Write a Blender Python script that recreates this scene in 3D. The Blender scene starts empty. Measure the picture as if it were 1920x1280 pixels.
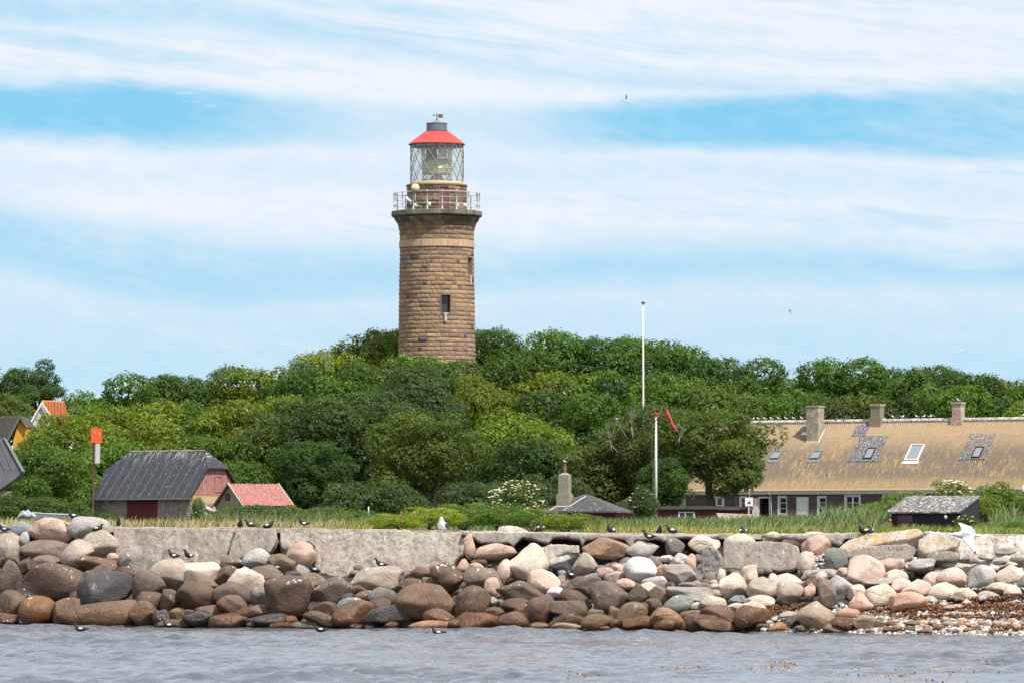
import bpy, math, random
import numpy as np
from mathutils import Vector, Matrix, noise
R = math.radians
random.seed(7)
rng = np.random.default_rng(7)
SC = bpy.context.scene
COL = SC.collection

# ------------------------------------------------------------ camera, sky, sun, exposure
EYE, HOR, F = 2.1, 1020.0, 9000.0        # eye height (m), horizon row, focal length in photo pixels
cd = bpy.data.cameras.new('camera'); cam = bpy.data.objects.new('camera', cd); COL.objects.link(cam)
cam.location = (0, 0, EYE); cam.rotation_euler = (R(90), 0, 0)
cd.sensor_width = 36; cd.lens = 36 * F / 1920; cd.shift_y = (HOR - 640) / 1920
cd.clip_start = 1; cd.clip_end = 20000
SC.camera = cam
SUN_EL, SUN_AZ = 57, 40                   # azimuth: degrees to the right of straight behind the camera
sl = bpy.data.lights.new('sun', 'SUN'); sl.energy = 5.0; sl.angle = R(0.5); sl.color = (1, .955, .88)
so = bpy.data.objects.new('sun', sl); COL.objects.link(so)
sd = Vector((math.sin(R(SUN_AZ)) * math.cos(R(SUN_EL)), -math.cos(R(SUN_AZ)) * math.cos(R(SUN_EL)), math.sin(R(SUN_EL))))
so.rotation_euler = sd.to_track_quat('Z', 'Y').to_euler(); so.location = (60, -60, 90)
SC.view_settings.view_transform = 'Standard'; SC.view_settings.look = 'None'
SC.view_settings.gamma = 1; SC.view_settings.exposure = 0.3
SC.cycles.max_bounces = 6; SC.cycles.diffuse_bounces = 3; SC.cycles.glossy_bounces = 3
SC.cycles.transmission_bounces = 4; SC.cycles.transparent_max_bounces = 8
SC.cycles.use_denoising = True

class NT:
    """small helper to write node trees"""
    def __init__(s, nt): s.nt = nt; s.N = nt.nodes; s.L = nt.links
    def n(s, t, **kw):
        o = s.N.new(t)
        for k, v in kw.items(): setattr(o, k, v)
        return o
    def put(s, sock, v):
        if isinstance(v, bpy.types.NodeSocket): s.L.new(v, sock)
        elif isinstance(v, (tuple, list)) and len(v) == 3 and sock.type == 'RGBA': sock.default_value = (*v, 1)
        else: sock.default_value = v
    def m(s, op, a, b=None, c=None, clamp=False):
        o = s.n('ShaderNodeMath', operation=op, use_clamp=clamp)
        for i, v in enumerate((a, b, c)):
            if v is not None: s.put(o.inputs[i], v)
        return o.outputs[0]
    def mix(s, f, a, b, mode='MIX'):
        o = s.n('ShaderNodeMix', data_type='RGBA', blend_type=mode)
        s.put(o.inputs[0], f); s.put(o.inputs[6], a); s.put(o.inputs[7], b)
        return o.outputs[2]
    def noise(s, vec, scale, detail=4, rough=.55, dist=0, out=0):
        o = s.n('ShaderNodeTexNoise'); 
        if vec is not None: s.put(o.inputs['Vector'], vec)
        o.inputs['Scale'].default_value = scale; o.inputs['Detail'].default_value = detail
        o.inputs['Roughness'].default_value = rough; o.inputs['Distortion'].default_value = dist
        return o.outputs[out]
    def vor(s, vec, scale, feature='F1', out='Distance'):
        o = s.n('ShaderNodeTexVoronoi', feature=feature)
        if vec is not None: s.put(o.inputs['Vector'], vec)
        o.inputs['Scale'].default_value = scale
        return o.outputs[out]
    def ss(s, v, lo, hi, a=0., b=1.):
        o = s.n('ShaderNodeMapRange', interpolation_type='SMOOTHSTEP')
        s.put(o.inputs[0], v); s.put(o.inputs[1], lo); s.put(o.inputs[2], hi); s.put(o.inputs[3], a); s.put(o.inputs[4], b)
        return o.outputs[0]
    def scale(s, vec, sc, rot=(0, 0, 0), loc=(0, 0, 0)):
        o = s.n('ShaderNodeMapping'); s.put(o.inputs[0], vec)
        o.inputs['Scale'].default_value = sc; o.inputs['Rotation'].default_value = rot; o.inputs['Location'].default_value = loc
        return o.outputs[0]
    def xyz(s, vec):
        o = s.n('ShaderNodeSeparateXYZ'); s.put(o.inputs[0], vec); return o.outputs
    def comb(s, x, y, z):
        o = s.n('ShaderNodeCombineXYZ')
        for i, v in enumerate((x, y, z)): s.put(o.inputs[i], v)
        return o.outputs[0]

W = bpy.data.worlds.new('World'); SC.world = W; W.use_nodes = True
w = NT(W.node_tree); w.N.clear()
sky = w.n('ShaderNodeTexSky', sky_type='NISHITA', sun_disc=False)
sky.sun_elevation = R(SUN_EL); sky.sun_rotation = R(180 - SUN_AZ); sky.altitude = 0; sky.air_density = 1.0; sky.dust_density = .6; sky.ozone_density = 2.0
tc = w.n('ShaderNodeTexCoord').outputs['Generated']
X, Y, Z = w.xyz(tc)
r = w.m('SQRT', w.m('ADD', w.m('MULTIPLY', X, X), w.m('MULTIPLY', Y, Y)))
el = w.m('MULTIPLY', w.m('ARCTAN2', Z, r), 57.2958)          # elevation in degrees
az = w.m('MULTIPLY', w.m('ARCTAN2', X, Y), 57.2958)          # bearing in degrees
sv = w.comb(w.m('MULTIPLY', az, .10), w.m('MULTIPLY', el, .42), 0.)
nA = w.noise(sv, 1.1, 6, .6, .4); nB = w.noise(w.comb(w.m('ADD', w.m('MULTIPLY', az, .42), w.m('MULTIPLY', el, .5)), w.m('ADD', w.m('MULTIPLY', el, 1.55), w.m('MULTIPLY', az, .20)), 3.), 1.5, 10, .64, .5)
elw = w.m('ADD', el, w.m('ADD', w.m('MULTIPLY', w.m('SUBTRACT', nA, .5), .7), w.m('MULTIPLY', w.m('SUBTRACT', nB, .5), .34)))
def curve(pts, v):           # piecewise curve of bearing (-8..8) -> elevation (0..8)
    o = w.n('ShaderNodeFloatCurve'); c = o.mapping.curves[0]
    P = [((a + 8) / 16, e / 8) for a, e in pts]
    c.points[0].location = P[0]; c.points[1].location = P[-1]
    for p in P[1:-1]: c.points.new(*p)
    o.mapping.update(); w.put(o.inputs[1], w.m('DIVIDE', w.m('ADD', v, 8.), 16., clamp=True))
    return w.m('MULTIPLY', o.outputs[0], 8.)
px2a = lambda x: math.degrees(math.atan((x - 960) / F)); py2e = lambda y: math.degrees(math.atan((HOR - y) / F))
def band(pts, wid, soft, amt, am=None):
    cx = curve([(px2a(x), py2e(y)) for x, y in pts], az)
    hw = curve([(px2a(x), h / F * 57.3 * 10) for x, h in wid], az)     # half-width x10
    d = w.m('ABSOLUTE', w.m('SUBTRACT', elw, cx))
    hw = w.m('DIVIDE', hw, 10.)
    if am: amt = w.m('MULTIPLY', curve([(px2a(x), h) for x, h in am], az), amt)
    return w.m('MULTIPLY', w.ss(d, w.m('SUBTRACT', hw, soft * .5), w.m('ADD', hw, soft), 1., 0.), amt)
b1 = band([(-300, 10), (300, 24), (500, 50), (800, 95), (1000, 125), (1300, 160), (2200, 220)], [(-300, 38), (300, 24), (700, 10), (1200, 3), (2200, 0)], .28, .55)
b2 = band([(-300, 200), (0, 208), (300, 218), (600, 235), (960, 240), (1400, 238), (1920, 245), (2300, 250)], [(-300, 55), (0, 48), (350, 45), (700, 30), (960, 26), (1200, 38), (1500, 46), (1920, 60), (2300, 60)], .24, 1., [(-300, 1), (0, 1), (350, .95), (560, .6), (760, .38), (950, .45), (1120, .8), (1400, 1.), (1700, .9), (2300, .8)])
b3 = band([(-300, 440), (0, 462), (300, 520), (700, 520), (960, 505), (1400, 500), (1920, 520), (2300, 520)], [(-300, 40), (0, 46), (400, 50), (700, 36), (1000, 26), (1400, 26), (1920, 25), (2300, 25)], .5, 1.)
b4 = band([(-300, 330), (900, 320), (1300, 330), (1920, 372), (2300, 380)], [(-300, 0), (700, 3), (1000, 14), (1500, 16), (2300, 20)], .4, .35)
blue = w.m('MAXIMUM', w.m('MAXIMUM', b1, b2), w.m('MAXIMUM', b3, b4))
veil = w.ss(w.noise(w.comb(w.m('ADD', w.m('MULTIPLY', az, .16), w.m('MULTIPLY', el, .4)), w.m('ADD', w.m('MULTIPLY', el, 1.3), w.m('MULTIPLY', az, .12)), 7.), 1.8, 8, .64, .7), .43, .76, 0., .62)
low = w.ss(el, 1.7, 4.3, .95, 0.)                              # clear pale air low down
blue = w.m('MAXIMUM', w.m('MAXIMUM', blue, low), veil)
wisp = w.ss(nB, .48, .80, 0., .34)
small = w.m('MULTIPLY', w.ss(w.noise(w.comb(w.m('MULTIPLY', az, 1.2), w.m('MULTIPLY', el, 6.), 9.), 1.3, 4, .5), .63, .70), w.m('MULTIPLY', w.ss(az, -3.2, -4.2), w.ss(w.m('ABSOLUTE', w.m('SUBTRACT', el, 5.3)), .25, .05)))
blue = w.m('MULTIPLY', blue, w.m('SUBTRACT', 1., w.m('MAXIMUM', wisp, small)))
hi = w.ss(el, 8., 14.)                                         # away from the framed strip: added cloud, tuned to brighten water and shade
gen = w.ss(w.noise(w.comb(w.m('MULTIPLY', az, .03), w.m('MULTIPLY', el, .08), 5.), 1., 5), .50, .9)
nC = w.noise(w.comb(w.m('MULTIPLY', az, 1.1), w.m('ADD', w.m('MULTIPLY', el, 2.6), w.m('MULTIPLY', az, .3)), 1.), 1.7, 9, .62, .4)
blue = w.m('ADD', blue, w.m('MULTIPLY', w.m('SUBTRACT', nC, .5), .55), clamp=True)
front = w.m('MULTIPLY', w.ss(w.m('ABSOLUTE', az), 12., 8.), w.m('SUBTRACT', 1., hi))
blueF = w.m('ADD', w.m('MULTIPLY', blue, front), w.m('MULTIPLY', gen, w.m('SUBTRACT', 1., front)))
zen = w.mix(1., sky.outputs[0], (.80, .98, 1.12), 'MULTIPLY')
g1_ = w.mix(w.ss(el, .3, 3.2), (5.2, 6.75, 7.7), (3.7, 6.0, 7.6))
g2_ = w.mix(w.ss(el, 3.2, 5.2), g1_, (2.1, 5.2, 7.4))
skyc = w.mix(w.ss(el, 7., 16.), g2_, zen)
cloudc = w.mix(w.noise(sv, 3., 4), (6.5, 7.1, 7.9), (7.4, 7.7, 8.2))
cl = w.mix(blueF, cloudc, skyc)
bg = w.n('ShaderNodeBackground'); bg.inputs[1].default_value = .1
w.put(bg.inputs[0], cl); w.L.new(bg.outputs[0], w.n('ShaderNodeOutputWorld').inputs[0])

# ------------------------------------------------------------ pixel geometry
def P(px, py, D): return Vector(((px - 960) / F * D, D, EYE + (HOR - py) / F * D))
def yw(px): return 1172 + 18 * px / 1920
def Dw(px): return EYE * F / (yw(px) - HOR)
KS = .03
def bank(px, py):                        # the boulder bank behind the waterline
    s = yw(px) - py
    return P(px, py, Dw(px) + KS * s)
def Dwall(px): return Dw(px) + 4.3 + .9 * px / 1920
TOPY = [(-400, 986), (215, 987.5), (500, 988.5), (830, 994), (1100, 998), (1400, 1000.5), (1700, 998), (1920, 1002), (2400, 1003)]
def topy(px): return float(np.interp(px, [a for a, b in TOPY], [b for a, b in TOPY]))
def pxof(x, y): return 960 + F * x / y

# ------------------------------------------------------------ object helpers
def setp(o, label=None, cat=None, group=None, kind=None):
    if label: o['label'] = label
    if cat: o['category'] = cat
    if group: o['group'] = group
    if kind: o['kind'] = kind
    return o
def empty(name, loc=(0, 0, 0), rz=0, label=None, cat=None, group=None, parent=None):
    o = bpy.data.objects.new(name, None); COL.objects.link(o); o.location = loc; o.rotation_euler = (0, 0, rz); o.empty_display_size = .2
    if parent: o.parent = parent
    return setp(o, label, cat, group)
def npmesh(name, V, Fa, mats, smooth=False, midx=None, attr=None):
    me = bpy.data.meshes.new(name)
    V = np.asarray(V, dtype=np.float32)
    if isinstance(Fa, np.ndarray):
        k = Fa.shape[1]; n = len(Fa)
        me.vertices.add(len(V)); me.vertices.foreach_set('co', V.ravel())
        me.loops.add(n * k); me.loops.foreach_set('vertex_index', Fa.astype(np.int32).ravel())
        me.polygons.add(n); me.polygons.foreach_set('loop_start', np.arange(0, n * k, k, dtype=np.int32))
        me.update(calc_edges=True)
    else:
        me.from_pydata([tuple(v) for v in V], [], Fa); me.update()
    for m in (mats if isinstance(mats, (list, tuple)) else [mats]): me.materials.append(m)
    if midx is not None: me.polygons.foreach_set('material_index', np.asarray(midx, dtype=np.int32))
    if smooth: me.polygons.foreach_set('use_smooth', np.ones(len(me.polygons), dtype=bool))
    if attr is not None:
        for an, dom, vals in attr:
            if vals.ndim == 1:
                a = me.attributes.new(an, 'FLOAT', dom); a.data.foreach_set('value', vals.astype(np.float32))
            else:
                a = me.attributes.new(an, 'FLOAT_COLOR', dom); a.data.foreach_set('color', np.c_[vals, np.ones(len(vals))].astype(np.float32).ravel())
    return me
def link(name, me, parent=None, loc=(0, 0, 0), rz=0):
    o = bpy.data.objects.new(name, me); COL.objects.link(o); o.location = loc; o.rotation_euler = (0, 0, rz)
    if parent: o.parent = parent
    return o
class MB:
    def __init__(s): s.v = []; s.f = []; s.mi = []
    def add(s, vs, fs, mi=0):
        b = len(s.v); s.v += [tuple(v) for v in vs]; s.f += [tuple(i + b for i in f) for f in fs]; s.mi += [mi] * len(fs); return s
    def box(s, x0, x1, y0, y1, z0, z1, mi=0):
        return s.add([(x0, y0, z0), (x1, y0, z0), (x1, y1, z0), (x0, y1, z0), (x0, y0, z1), (x1, y0, z1), (x1, y1, z1), (x0, y1, z1)],
                     [(0, 3, 2, 1), (4, 5, 6, 7), (0, 1, 5, 4), (1, 2, 6, 5), (2, 3, 7, 6), (3, 0, 4, 7)], mi)
    def prism(s, pts, vec, mi=0):          # polygon (list of 3D points) pushed along vec
        n = len(pts); a = [Vector(p) for p in pts]; b = [p + Vector(vec) for p in a]
        return s.add(a + b, [tuple(range(n)), tuple(range(2 * n - 1, n - 1, -1))] + [(i, i + n, (i + 1) % n + n, (i + 1) % n) for i in range(n)], mi)
    def tube(s, path, rad, seg=8, mi=0, cap=True):
        path = [Vector(p) for p in path]; rad = rad if isinstance(rad, (list, tuple)) else [rad] * len(path)
        vs = []; fs = []
        for i, p in enumerate(path):
            t = (path[min(i + 1, len(path) - 1)] - path[max(i - 1, 0)]).normalized()
            u = t.cross(Vector((0, 0, 1)) if abs(t.z) < .9 else Vector((0, 1, 0))).normalized(); q = t.cross(u)
            for k in range(seg):
                a = 2 * math.pi * k / seg; vs.append(p + (u * math.cos(a) + q * math.sin(a)) * rad[i])
        for i in range(len(path) - 1):
            for k in range(seg):
                fs.append((i * seg + k, i * seg + (k + 1) % seg, (i + 1) * seg + (k + 1) % seg, (i + 1) * seg + k))
        if cap: fs += [tuple(range(seg - 1, -1, -1)), tuple(range((len(path) - 1) * seg, len(path) * seg))]
        return s.add(vs, fs, mi)
    def lathe(s, prof, seg=48, c=(0, 0), mi=0, closed=False):
        vs = []; fs = []
        for r_, z in prof:
            for k in range(seg):
                a = 2 * math.pi * k / seg; vs.append((c[0] + r_ * math.cos(a), c[1] + r_ * math.sin(a), z))
        n = len(prof)
        for i in range(n - (0 if closed else 1)):
            j = (i + 1) % n
            for k in range(seg):
                fs.append((i * seg + k, i * seg + (k + 1) % seg, j * seg + (k + 1) % seg, j * seg + k))
        return s.add(vs, fs, mi)
    def ico(s, c, r3, sub=1, mi=0, rot=0):
        V, Fc = ICO[sub]; cs, sn = math.cos(rot), math.sin(rot)
        vs = [(c[0] + (v[0] * r3[0]) * cs - (v[1] * r3[1]) * sn, c[1] + (v[0] * r3[0]) * sn + (v[1] * r3[1]) * cs, c[2] + v[2] * r3[2]) for v in V]
        return s.add(vs, [tuple(f) for f in Fc], mi)
    def build(s, name, mats, parent=None, smooth=False, loc=(0, 0, 0), rz=0):
        me = npmesh(name, s.v, s.f, mats, smooth, s.mi)
        o = link(name, me, parent, loc, rz)
        return o
def make_ico(n):
    import bmesh
    bm = bmesh.new(); bmesh.ops.create_icosphere(bm, subdivisions=n, radius=1)
    V = np.array([v.co[:] for v in bm.verts]); Fc = np.array([[q.index for q in f.verts] for f in bm.faces]); bm.free()
    return V, Fc
ICO = {k: make_ico(k) for k in (1, 2, 3, 4, 5)}
def smooth_by_angle(o, deg=35):
    me = o.data; me.polygons.foreach_set('use_smooth', np.ones(len(me.polygons), dtype=bool))
    me.set_sharp_from_angle(angle=R(deg))
def bake(o):                              # apply modifiers
    dg = bpy.context.evaluated_depsgraph_get(); me = bpy.data.meshes.new_from_object(o.evaluated_get(dg)); old = o.data
    o.modifiers.clear(); o.data = me; bpy.data.meshes.remove(old)

# ------------------------------------------------------------ materials
def newmat(name):
    m = bpy.data.materials.new(name); m.use_nodes = True; t = NT(m.node_tree); t.N.clear()
    out = t.n('ShaderNodeOutputMaterial'); b = t.n('ShaderNodeBsdfPrincipled'); t.L.new(b.outputs[0], out.inputs[0])
    return m, t, b, out
def obc(t): return t.n('ShaderNodeTexCoord').outputs['Object']
def bump(t, b, h, dist=.02, st=1.):
    o = t.n('ShaderNodeBump'); o.inputs['Distance'].default_value = dist; o.inputs['Strength'].default_value = st
    t.put(o.inputs['Height'], h); t.L.new(o.outputs[0], b.inputs['Normal'])
def plain(name, c1, c2=None, scale=6, rough=.7, metal=0, bd=.005, streak=None, spots=None):
    """paint, metal, plaster: two tones by noise, optional vertical streaks and pale droppings"""
    m, t, b, out = newmat(name); v = obc(t)
    c2 = c2 or tuple(x * .75 for x in c1)
    n = t.noise(v, scale, 6, .65)
    c = t.mix(t.ss(n, .35, .65), c1, c2)
    if streak: c = t.mix(t.ss(t.noise(t.scale(v, (14, 14, .8)), 1.2, 4), .5, .72, 0., .8), c, streak)
    if spots: c = t.mix(t.ss(t.noise(v, spots[1], 3, .5), spots[2], spots[2] + .05, 0., spots[3] if len(spots) > 3 else .9), c, spots[0])
    t.put(b.inputs['Base Color'], c); b.inputs['Roughness'].default_value = rough; b.inputs['Metallic'].default_value = metal
    bump(t, b, n, bd)
    return m
# ------------------------------------------------------------ ground, water
GX = [-8, 130, 200, 300, 345, 362, 385, 420, 470, 560, 680, 760]
GZ = [0, 0, .2, .66, 1.05, 1.3, 3.4, 6.6, 7.4, 5.0, .5, -2]
def wtop(px):
    D = Dwall(px); return EYE + (HOR - topy(px)) / F * D
def ground(x, y):
    px = pxof(x, y); pc = min(max(px, -600), 2600); d = y - Dw(pc); dl = Dwall(pc) - Dw(pc)
    t = min(max(pc, 0), 1920) / 1920
    if d < dl + .3:
        s = d / KS; zb = EYE - (152 + 18 * pc / 1920 - s) / F * y
        low = .38 if pc < 1480 else (.38 if s > 85 else .38 + (.04 - .38) * min(1, (pc - 1480) / 60) * min(1, (85 - s) / 12))
        if d < 0: return max(-2.5, .35 * d - low * .7)
        return zb - low
    z0 = wtop(pc) - .12
    gh = float(np.interp(y, GX, GZ)); sd_ = min(1, max(0, (abs(x) - 62) / 40)); z = z0 + gh - max(0, gh - 1.) * sd_
    if abs(x) > 120: z -= (abs(x) - 120) * .05
    if y > 150: z += .25 * math.sin(x * .09 + y * .021) * min(1, (y - 150) / 100)
    return z
ys = np.concatenate([np.arange(98, 140, .25), np.arange(140, 200, 1.5), np.arange(200, 770, 5)])
xs = np.concatenate([np.arange(-260, -40, 8), np.arange(-40, -16, 2), np.arange(-16, 18, .25), np.arange(18, 60, 2), np.arange(60, 270, 8)])
def gridmesh(name, xs, ys, fz, mat):
    V = np.array([(x, y, fz(x, y)) for y in ys for x in xs]); nx, ny = len(xs), len(ys)
    a = (np.arange(ny - 1)[:, None] * nx + np.arange(nx - 1)[None]).ravel()
    return link(name, npmesh(name, V, np.c_[a, a + 1, a + nx + 1, a + nx], mat, True))
m, t, b, out = newmat('ground_soil')
v = obc(t); n = t.noise(v, 1.2, 6, .6); 
c = t.mix(t.ss(n, .35, .65), (.06, .05, .03), (.035, .045, .018)); yy = t.xyz(v)[1]
c = t.mix(t.ss(yy, 131, 126.5), c, t.mix(t.ss(t.noise(v, 5, 4), .4, .6), (.07, .055, .045), (.03, .025, .02)))
t.put(b.inputs['Base Color'], c); b.inputs['Roughness'].default_value = .95; bump(t, b, t.noise(v, 9, 5), .06)
setp(gridmesh('ground', xs, ys, ground, m), kind='structure')

m, t, b, out = newmat('sea_water')
b.inputs['Base Color'].default_value = (.095, .105, .125, 1); b.inputs['Roughness'].default_value = .06; b.inputs['IOR'].default_value = 1.333
v = obc(t); h = t.m('ADD', t.noise(t.scale(v, (1, .7, 1)), 3.2, 3, .5), t.m('MULTIPLY', t.noise(t.scale(v, (1, .8, 1)), 11, 3, .5), .28))
bump(t, b, h, .09, 1.)
WATER = m
wr = np.random.default_rng(11)
NW = 70
wlam = np.exp(wr.uniform(math.log(.35), math.log(5.0), NW)); wth = wr.normal(-1.9, .62, NW); wkk = 2 * math.pi / wlam
wamp =   .0066 * wlam ** .85; wamp[wlam > 1.8] *= .6; wamp[wlam < 1.] *= 1.2; wph = wr.uniform(0, 6.28, NW)
def seaxy(x, y):
    z = np.zeros_like(x); dx = np.zeros_like(x); dy = np.zeros_like(x)
    for i in range(NW):
        kx, ky = math.cos(wth[i]), math.sin(wth[i]); p = wkk[i] * (kx * x + ky * y) + wph[i]
        c_, s_ = np.cos(p), np.sin(p); z += wamp[i] * c_; dx -= .85 * wamp[i] * kx * s_; dy -= .85 * wamp[i] * ky * s_
    g = .65 + .5 * np.sin(x * .31 + 1.7 * np.sin(y * .13)) * np.sin(y * .23 + x * .07)
    return x + dx * g, y + dy * g, z * g
yy_ = np.concatenate([np.arange(2, 62, 1.5), np.arange(62, 92, .1), np.arange(92, 128, .09)])
xx_ = np.concatenate([np.arange(-120, -17, 1.5), np.arange(-17, 17, .075), np.arange(17, 120, 1.5)])
GXm, GYm = np.meshgrid(xx_, yy_); wx, wy, wz = seaxy(GXm, GYm)
edge = np.clip((128 - GYm) / 3, 0, 1) * np.clip((120 - abs(GXm)) / 8, 0, 1) * np.clip((GYm - 2) / 6, 0, 1)
shore = np.where(abs(GXm) < 17, 1.0, 1.0)
Vw = np.c_[(GXm + (wx - GXm) * edge).ravel(), (GYm + (wy - GYm) * edge).ravel(), (wz * edge).ravel()]
nx, ny = len(xx_), len(yy_); a = (np.arange(ny - 1)[:, None] * nx + np.arange(nx - 1)[None]).ravel()
Fw = np.c_[a, a + 1, a + nx + 1, a + nx]
# far water joins the near sheet edge to edge
base = len(Vw); B0, B1, B2 = 120, 128, 9000
ring = np.array([(-B2, -B2, 0), (B2, -B2, 0), (B2, B2, 0), (-B2, B2, 0), (xx_[0], 2, 0), (xx_[-1], 2, 0), (xx_[-1], yy_[-1], 0), (xx_[0], yy_[-1], 0)])
Vw = np.r_[Vw, ring]; q = base
Fw = np.r_[Fw, [[q, q + 1, q + 5, q + 4], [q + 1, q + 2, q + 6, q + 5], [q + 2, q + 3, q + 7, q + 6], [q + 3, q, q + 4, q + 7]]]
setp(link('sea_water', npmesh('sea_water', Vw, Fw, WATER, True)), kind='structure')

# ------------------------------------------------------------ boulders
CC = dict(br=(0.125, 0.081, 0.056), ob=(.17, .102, .062), oc=(.20, .10, .04), dg=(0.068, 0.066, 0.073), gy=(0.206, 0.188, 0.169), lg=(0.451, 0.439, 0.427), tn=(0.201, 0.155, 0.121),
          lt=(0.428, 0.369, 0.311), cr=(0.686, 0.581, 0.488), pk=(0.543, 0.380, 0.310), pw=(0.672, 0.517, 0.444), op=(.55, .34, .26), rb=(.155, .092, .070), bl=(0.231, 0.259, 0.286), gn=(.22, .245, .22),
          wh=(0.735, 0.724, 0.714), kh=(0.220, 0.171, 0.110), dk=(0.033, 0.031, 0.031), cc=(0.363, 0.330, 0.303), orr=(.37, .24, .16), rp=(.46, .29, .26), tb=(0.144, 0.110, 0.085))  # dk: black stones, and one painted dark for the shadow it lies in
m, t, b, out = newmat('boulder_stone')
v = obc(t); oi = t.n('ShaderNodeObjectInfo'); col = oi.outputs['Color']; rnd = oi.outputs['Random']
vv = t.n('ShaderNodeVectorMath', operation='ADD'); t.put(vv.inputs[0], v); t.L.new(t.comb(t.m('MULTIPLY', rnd, 53.), t.m('MULTIPLY', rnd, 91.), 0.), vv.inputs[1]); vv = vv.outputs[0]
n1 = t.noise(vv, 1.6, 5, .6, .6); n2 = t.noise(vv, 9, 6, .7); n3 = t.noise(vv, 42, 3, .6)
c = t.mix(t.ss(n1, .3, .7), t.mix(1., col, (.72, .68, .64), 'MULTIPLY'), t.mix(1., col, (1.18, 1.14, 1.1), 'MULTIPLY'))
c = t.mix(t.ss(n2, .3, .7, .0, .55), c, t.mix(1., col, (.60, .57, .55), 'MULTIPLY'))
c = t.mix(t.ss(n3, .56, .72, 0., .35), c, t.mix(1., col, (1.5, 1.45, 1.4), 'MULTIPLY'))
vein = t.ss(t.m('ABSOLUTE', t.m('SUBTRACT', t.noise(vv, .45, 2, .5, .2), .5)), .0035, .0)
c = t.mix(t.m('MULTIPLY', vein, .35), c, t.mix(1., col, (.45, .42, .4), 'MULTIPLY'))
g = t.n('ShaderNodeNewGeometry'); pz = t.xyz(g.outputs['Position'])[2]; nz = t.xyz(g.outputs['Normal'])[2]
gu = t.m('MULTIPLY', t.ss(t.noise(t.scale(vv, (5.5, 5.5, 1.1)), 1.5, 4, .6, .3), .60, .66), t.ss(nz, .1, .5))
gu = t.m('MULTIPLY', gu, t.m('MULTIPLY', t.ss(pz, .45, .8), t.ss(t.m('FRACT', t.m('MULTIPLY', rnd, 7.)), .35, .5)))
sp = t.m('MULTIPLY', t.ss(t.noise(vv, 15, 2, .5), .735, .76), t.ss(pz, .4, .7))
c = t.mix(t.m('MAXIMUM', t.m('MULTIPLY', gu, .75), t.m('MULTIPLY', sp, .8)), c, (.72, .71, .69))
zw = t.m('ADD', pz, t.m('MULTIPLY', t.m('SUBTRACT', n1, .5), .5))
wet = t.ss(zw, .80, .30)
c = t.mix(wet, c, t.mix(1., c, (.76, .62, .48), 'MULTIPLY'))
c = t.mix(t.ss(zw, .22, .0, 0., .85), c, t.mix(1., c, (.32, .24, .14), 'MULTIPLY'))
t.put(b.inputs['Base Color'], c)
rg = t.m('ADD', t.m('MULTIPLY', wet, -.5), t.m('ADD', .66, t.m('MULTIPLY', t.m('SUBTRACT', n2, .5), .3))); t.put(b.inputs['Roughness'], rg)
bump(t, b, t.m('ADD', t.m('MULTIPLY', n2, .7), t.m('ADD', t.m('MULTIPLY', n3, .18), t.m('MULTIPLY', vein, -.18))), .07, .85)
STONE = m
def blob(seed, lumpy=.07, cuts=3, sub=4, aspect=None):
    r_ = np.random.default_rng(seed); V, Fc = ICO[sub]; V = V.copy()
    e = r_.uniform(1.9, 2.35); V = V / (np.sum(np.abs(V) ** e, axis=1) ** (1 / e))[:, None]
    tp, tq = r_.uniform(-.05, .38), r_.uniform(-.22, .22); V[:, 0] *= 1 - tp * V[:, 2]; V[:, 2] *= 1 + tq * V[:, 0]; V[:, 0] += r_.uniform(-.16, .16) * (V[:, 2] ** 2)
    for _ in range(cuts):
        d = r_.normal(size=3); d /= np.linalg.norm(d); h = r_.uniform(.60, .90)
        over = np.maximum(0, V @ d - h); V -= np.outer(over * .88, d)
    f = np.zeros(len(V))
    for fr, am in ((1.5, 1.), (2.6, .55), (5., .22), (9., .10)):
        for _ in range(4):
            k = r_.normal(size=3) * fr; f += am * np.sin(V @ k + r_.uniform(0, 6.28)) * .45
    V *= (1 + lumpy * f)[:, None]
    return V, Fc
def boulder_mesh(name, seed, w_, h_, rot, ang, sub=4, depth=None):
    V, Fc = blob(seed, .13 if ang else .07, 14 if ang else 8, sub)
    for ax in range(3): V[:, ax] -= (V[:, ax].max() + V[:, ax].min()) / 2; V[:, ax] /= (V[:, ax].max() - V[:, ax].min()) / 2
    dp = depth or (min(w_, h_) * .6 + max(w_, h_) * .25)
    V *= np.array([w_ / 2, dp / 2, h_ / 2]); c_, s_ = math.cos(R(rot)), math.sin(R(rot))
    V = np.c_[V[:, 0] * c_ - V[:, 2] * s_, V[:, 1], V[:, 0] * s_ + V[:, 2] * c_]
    return npmesh(name, V, Fc, STONE, True), dp
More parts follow.
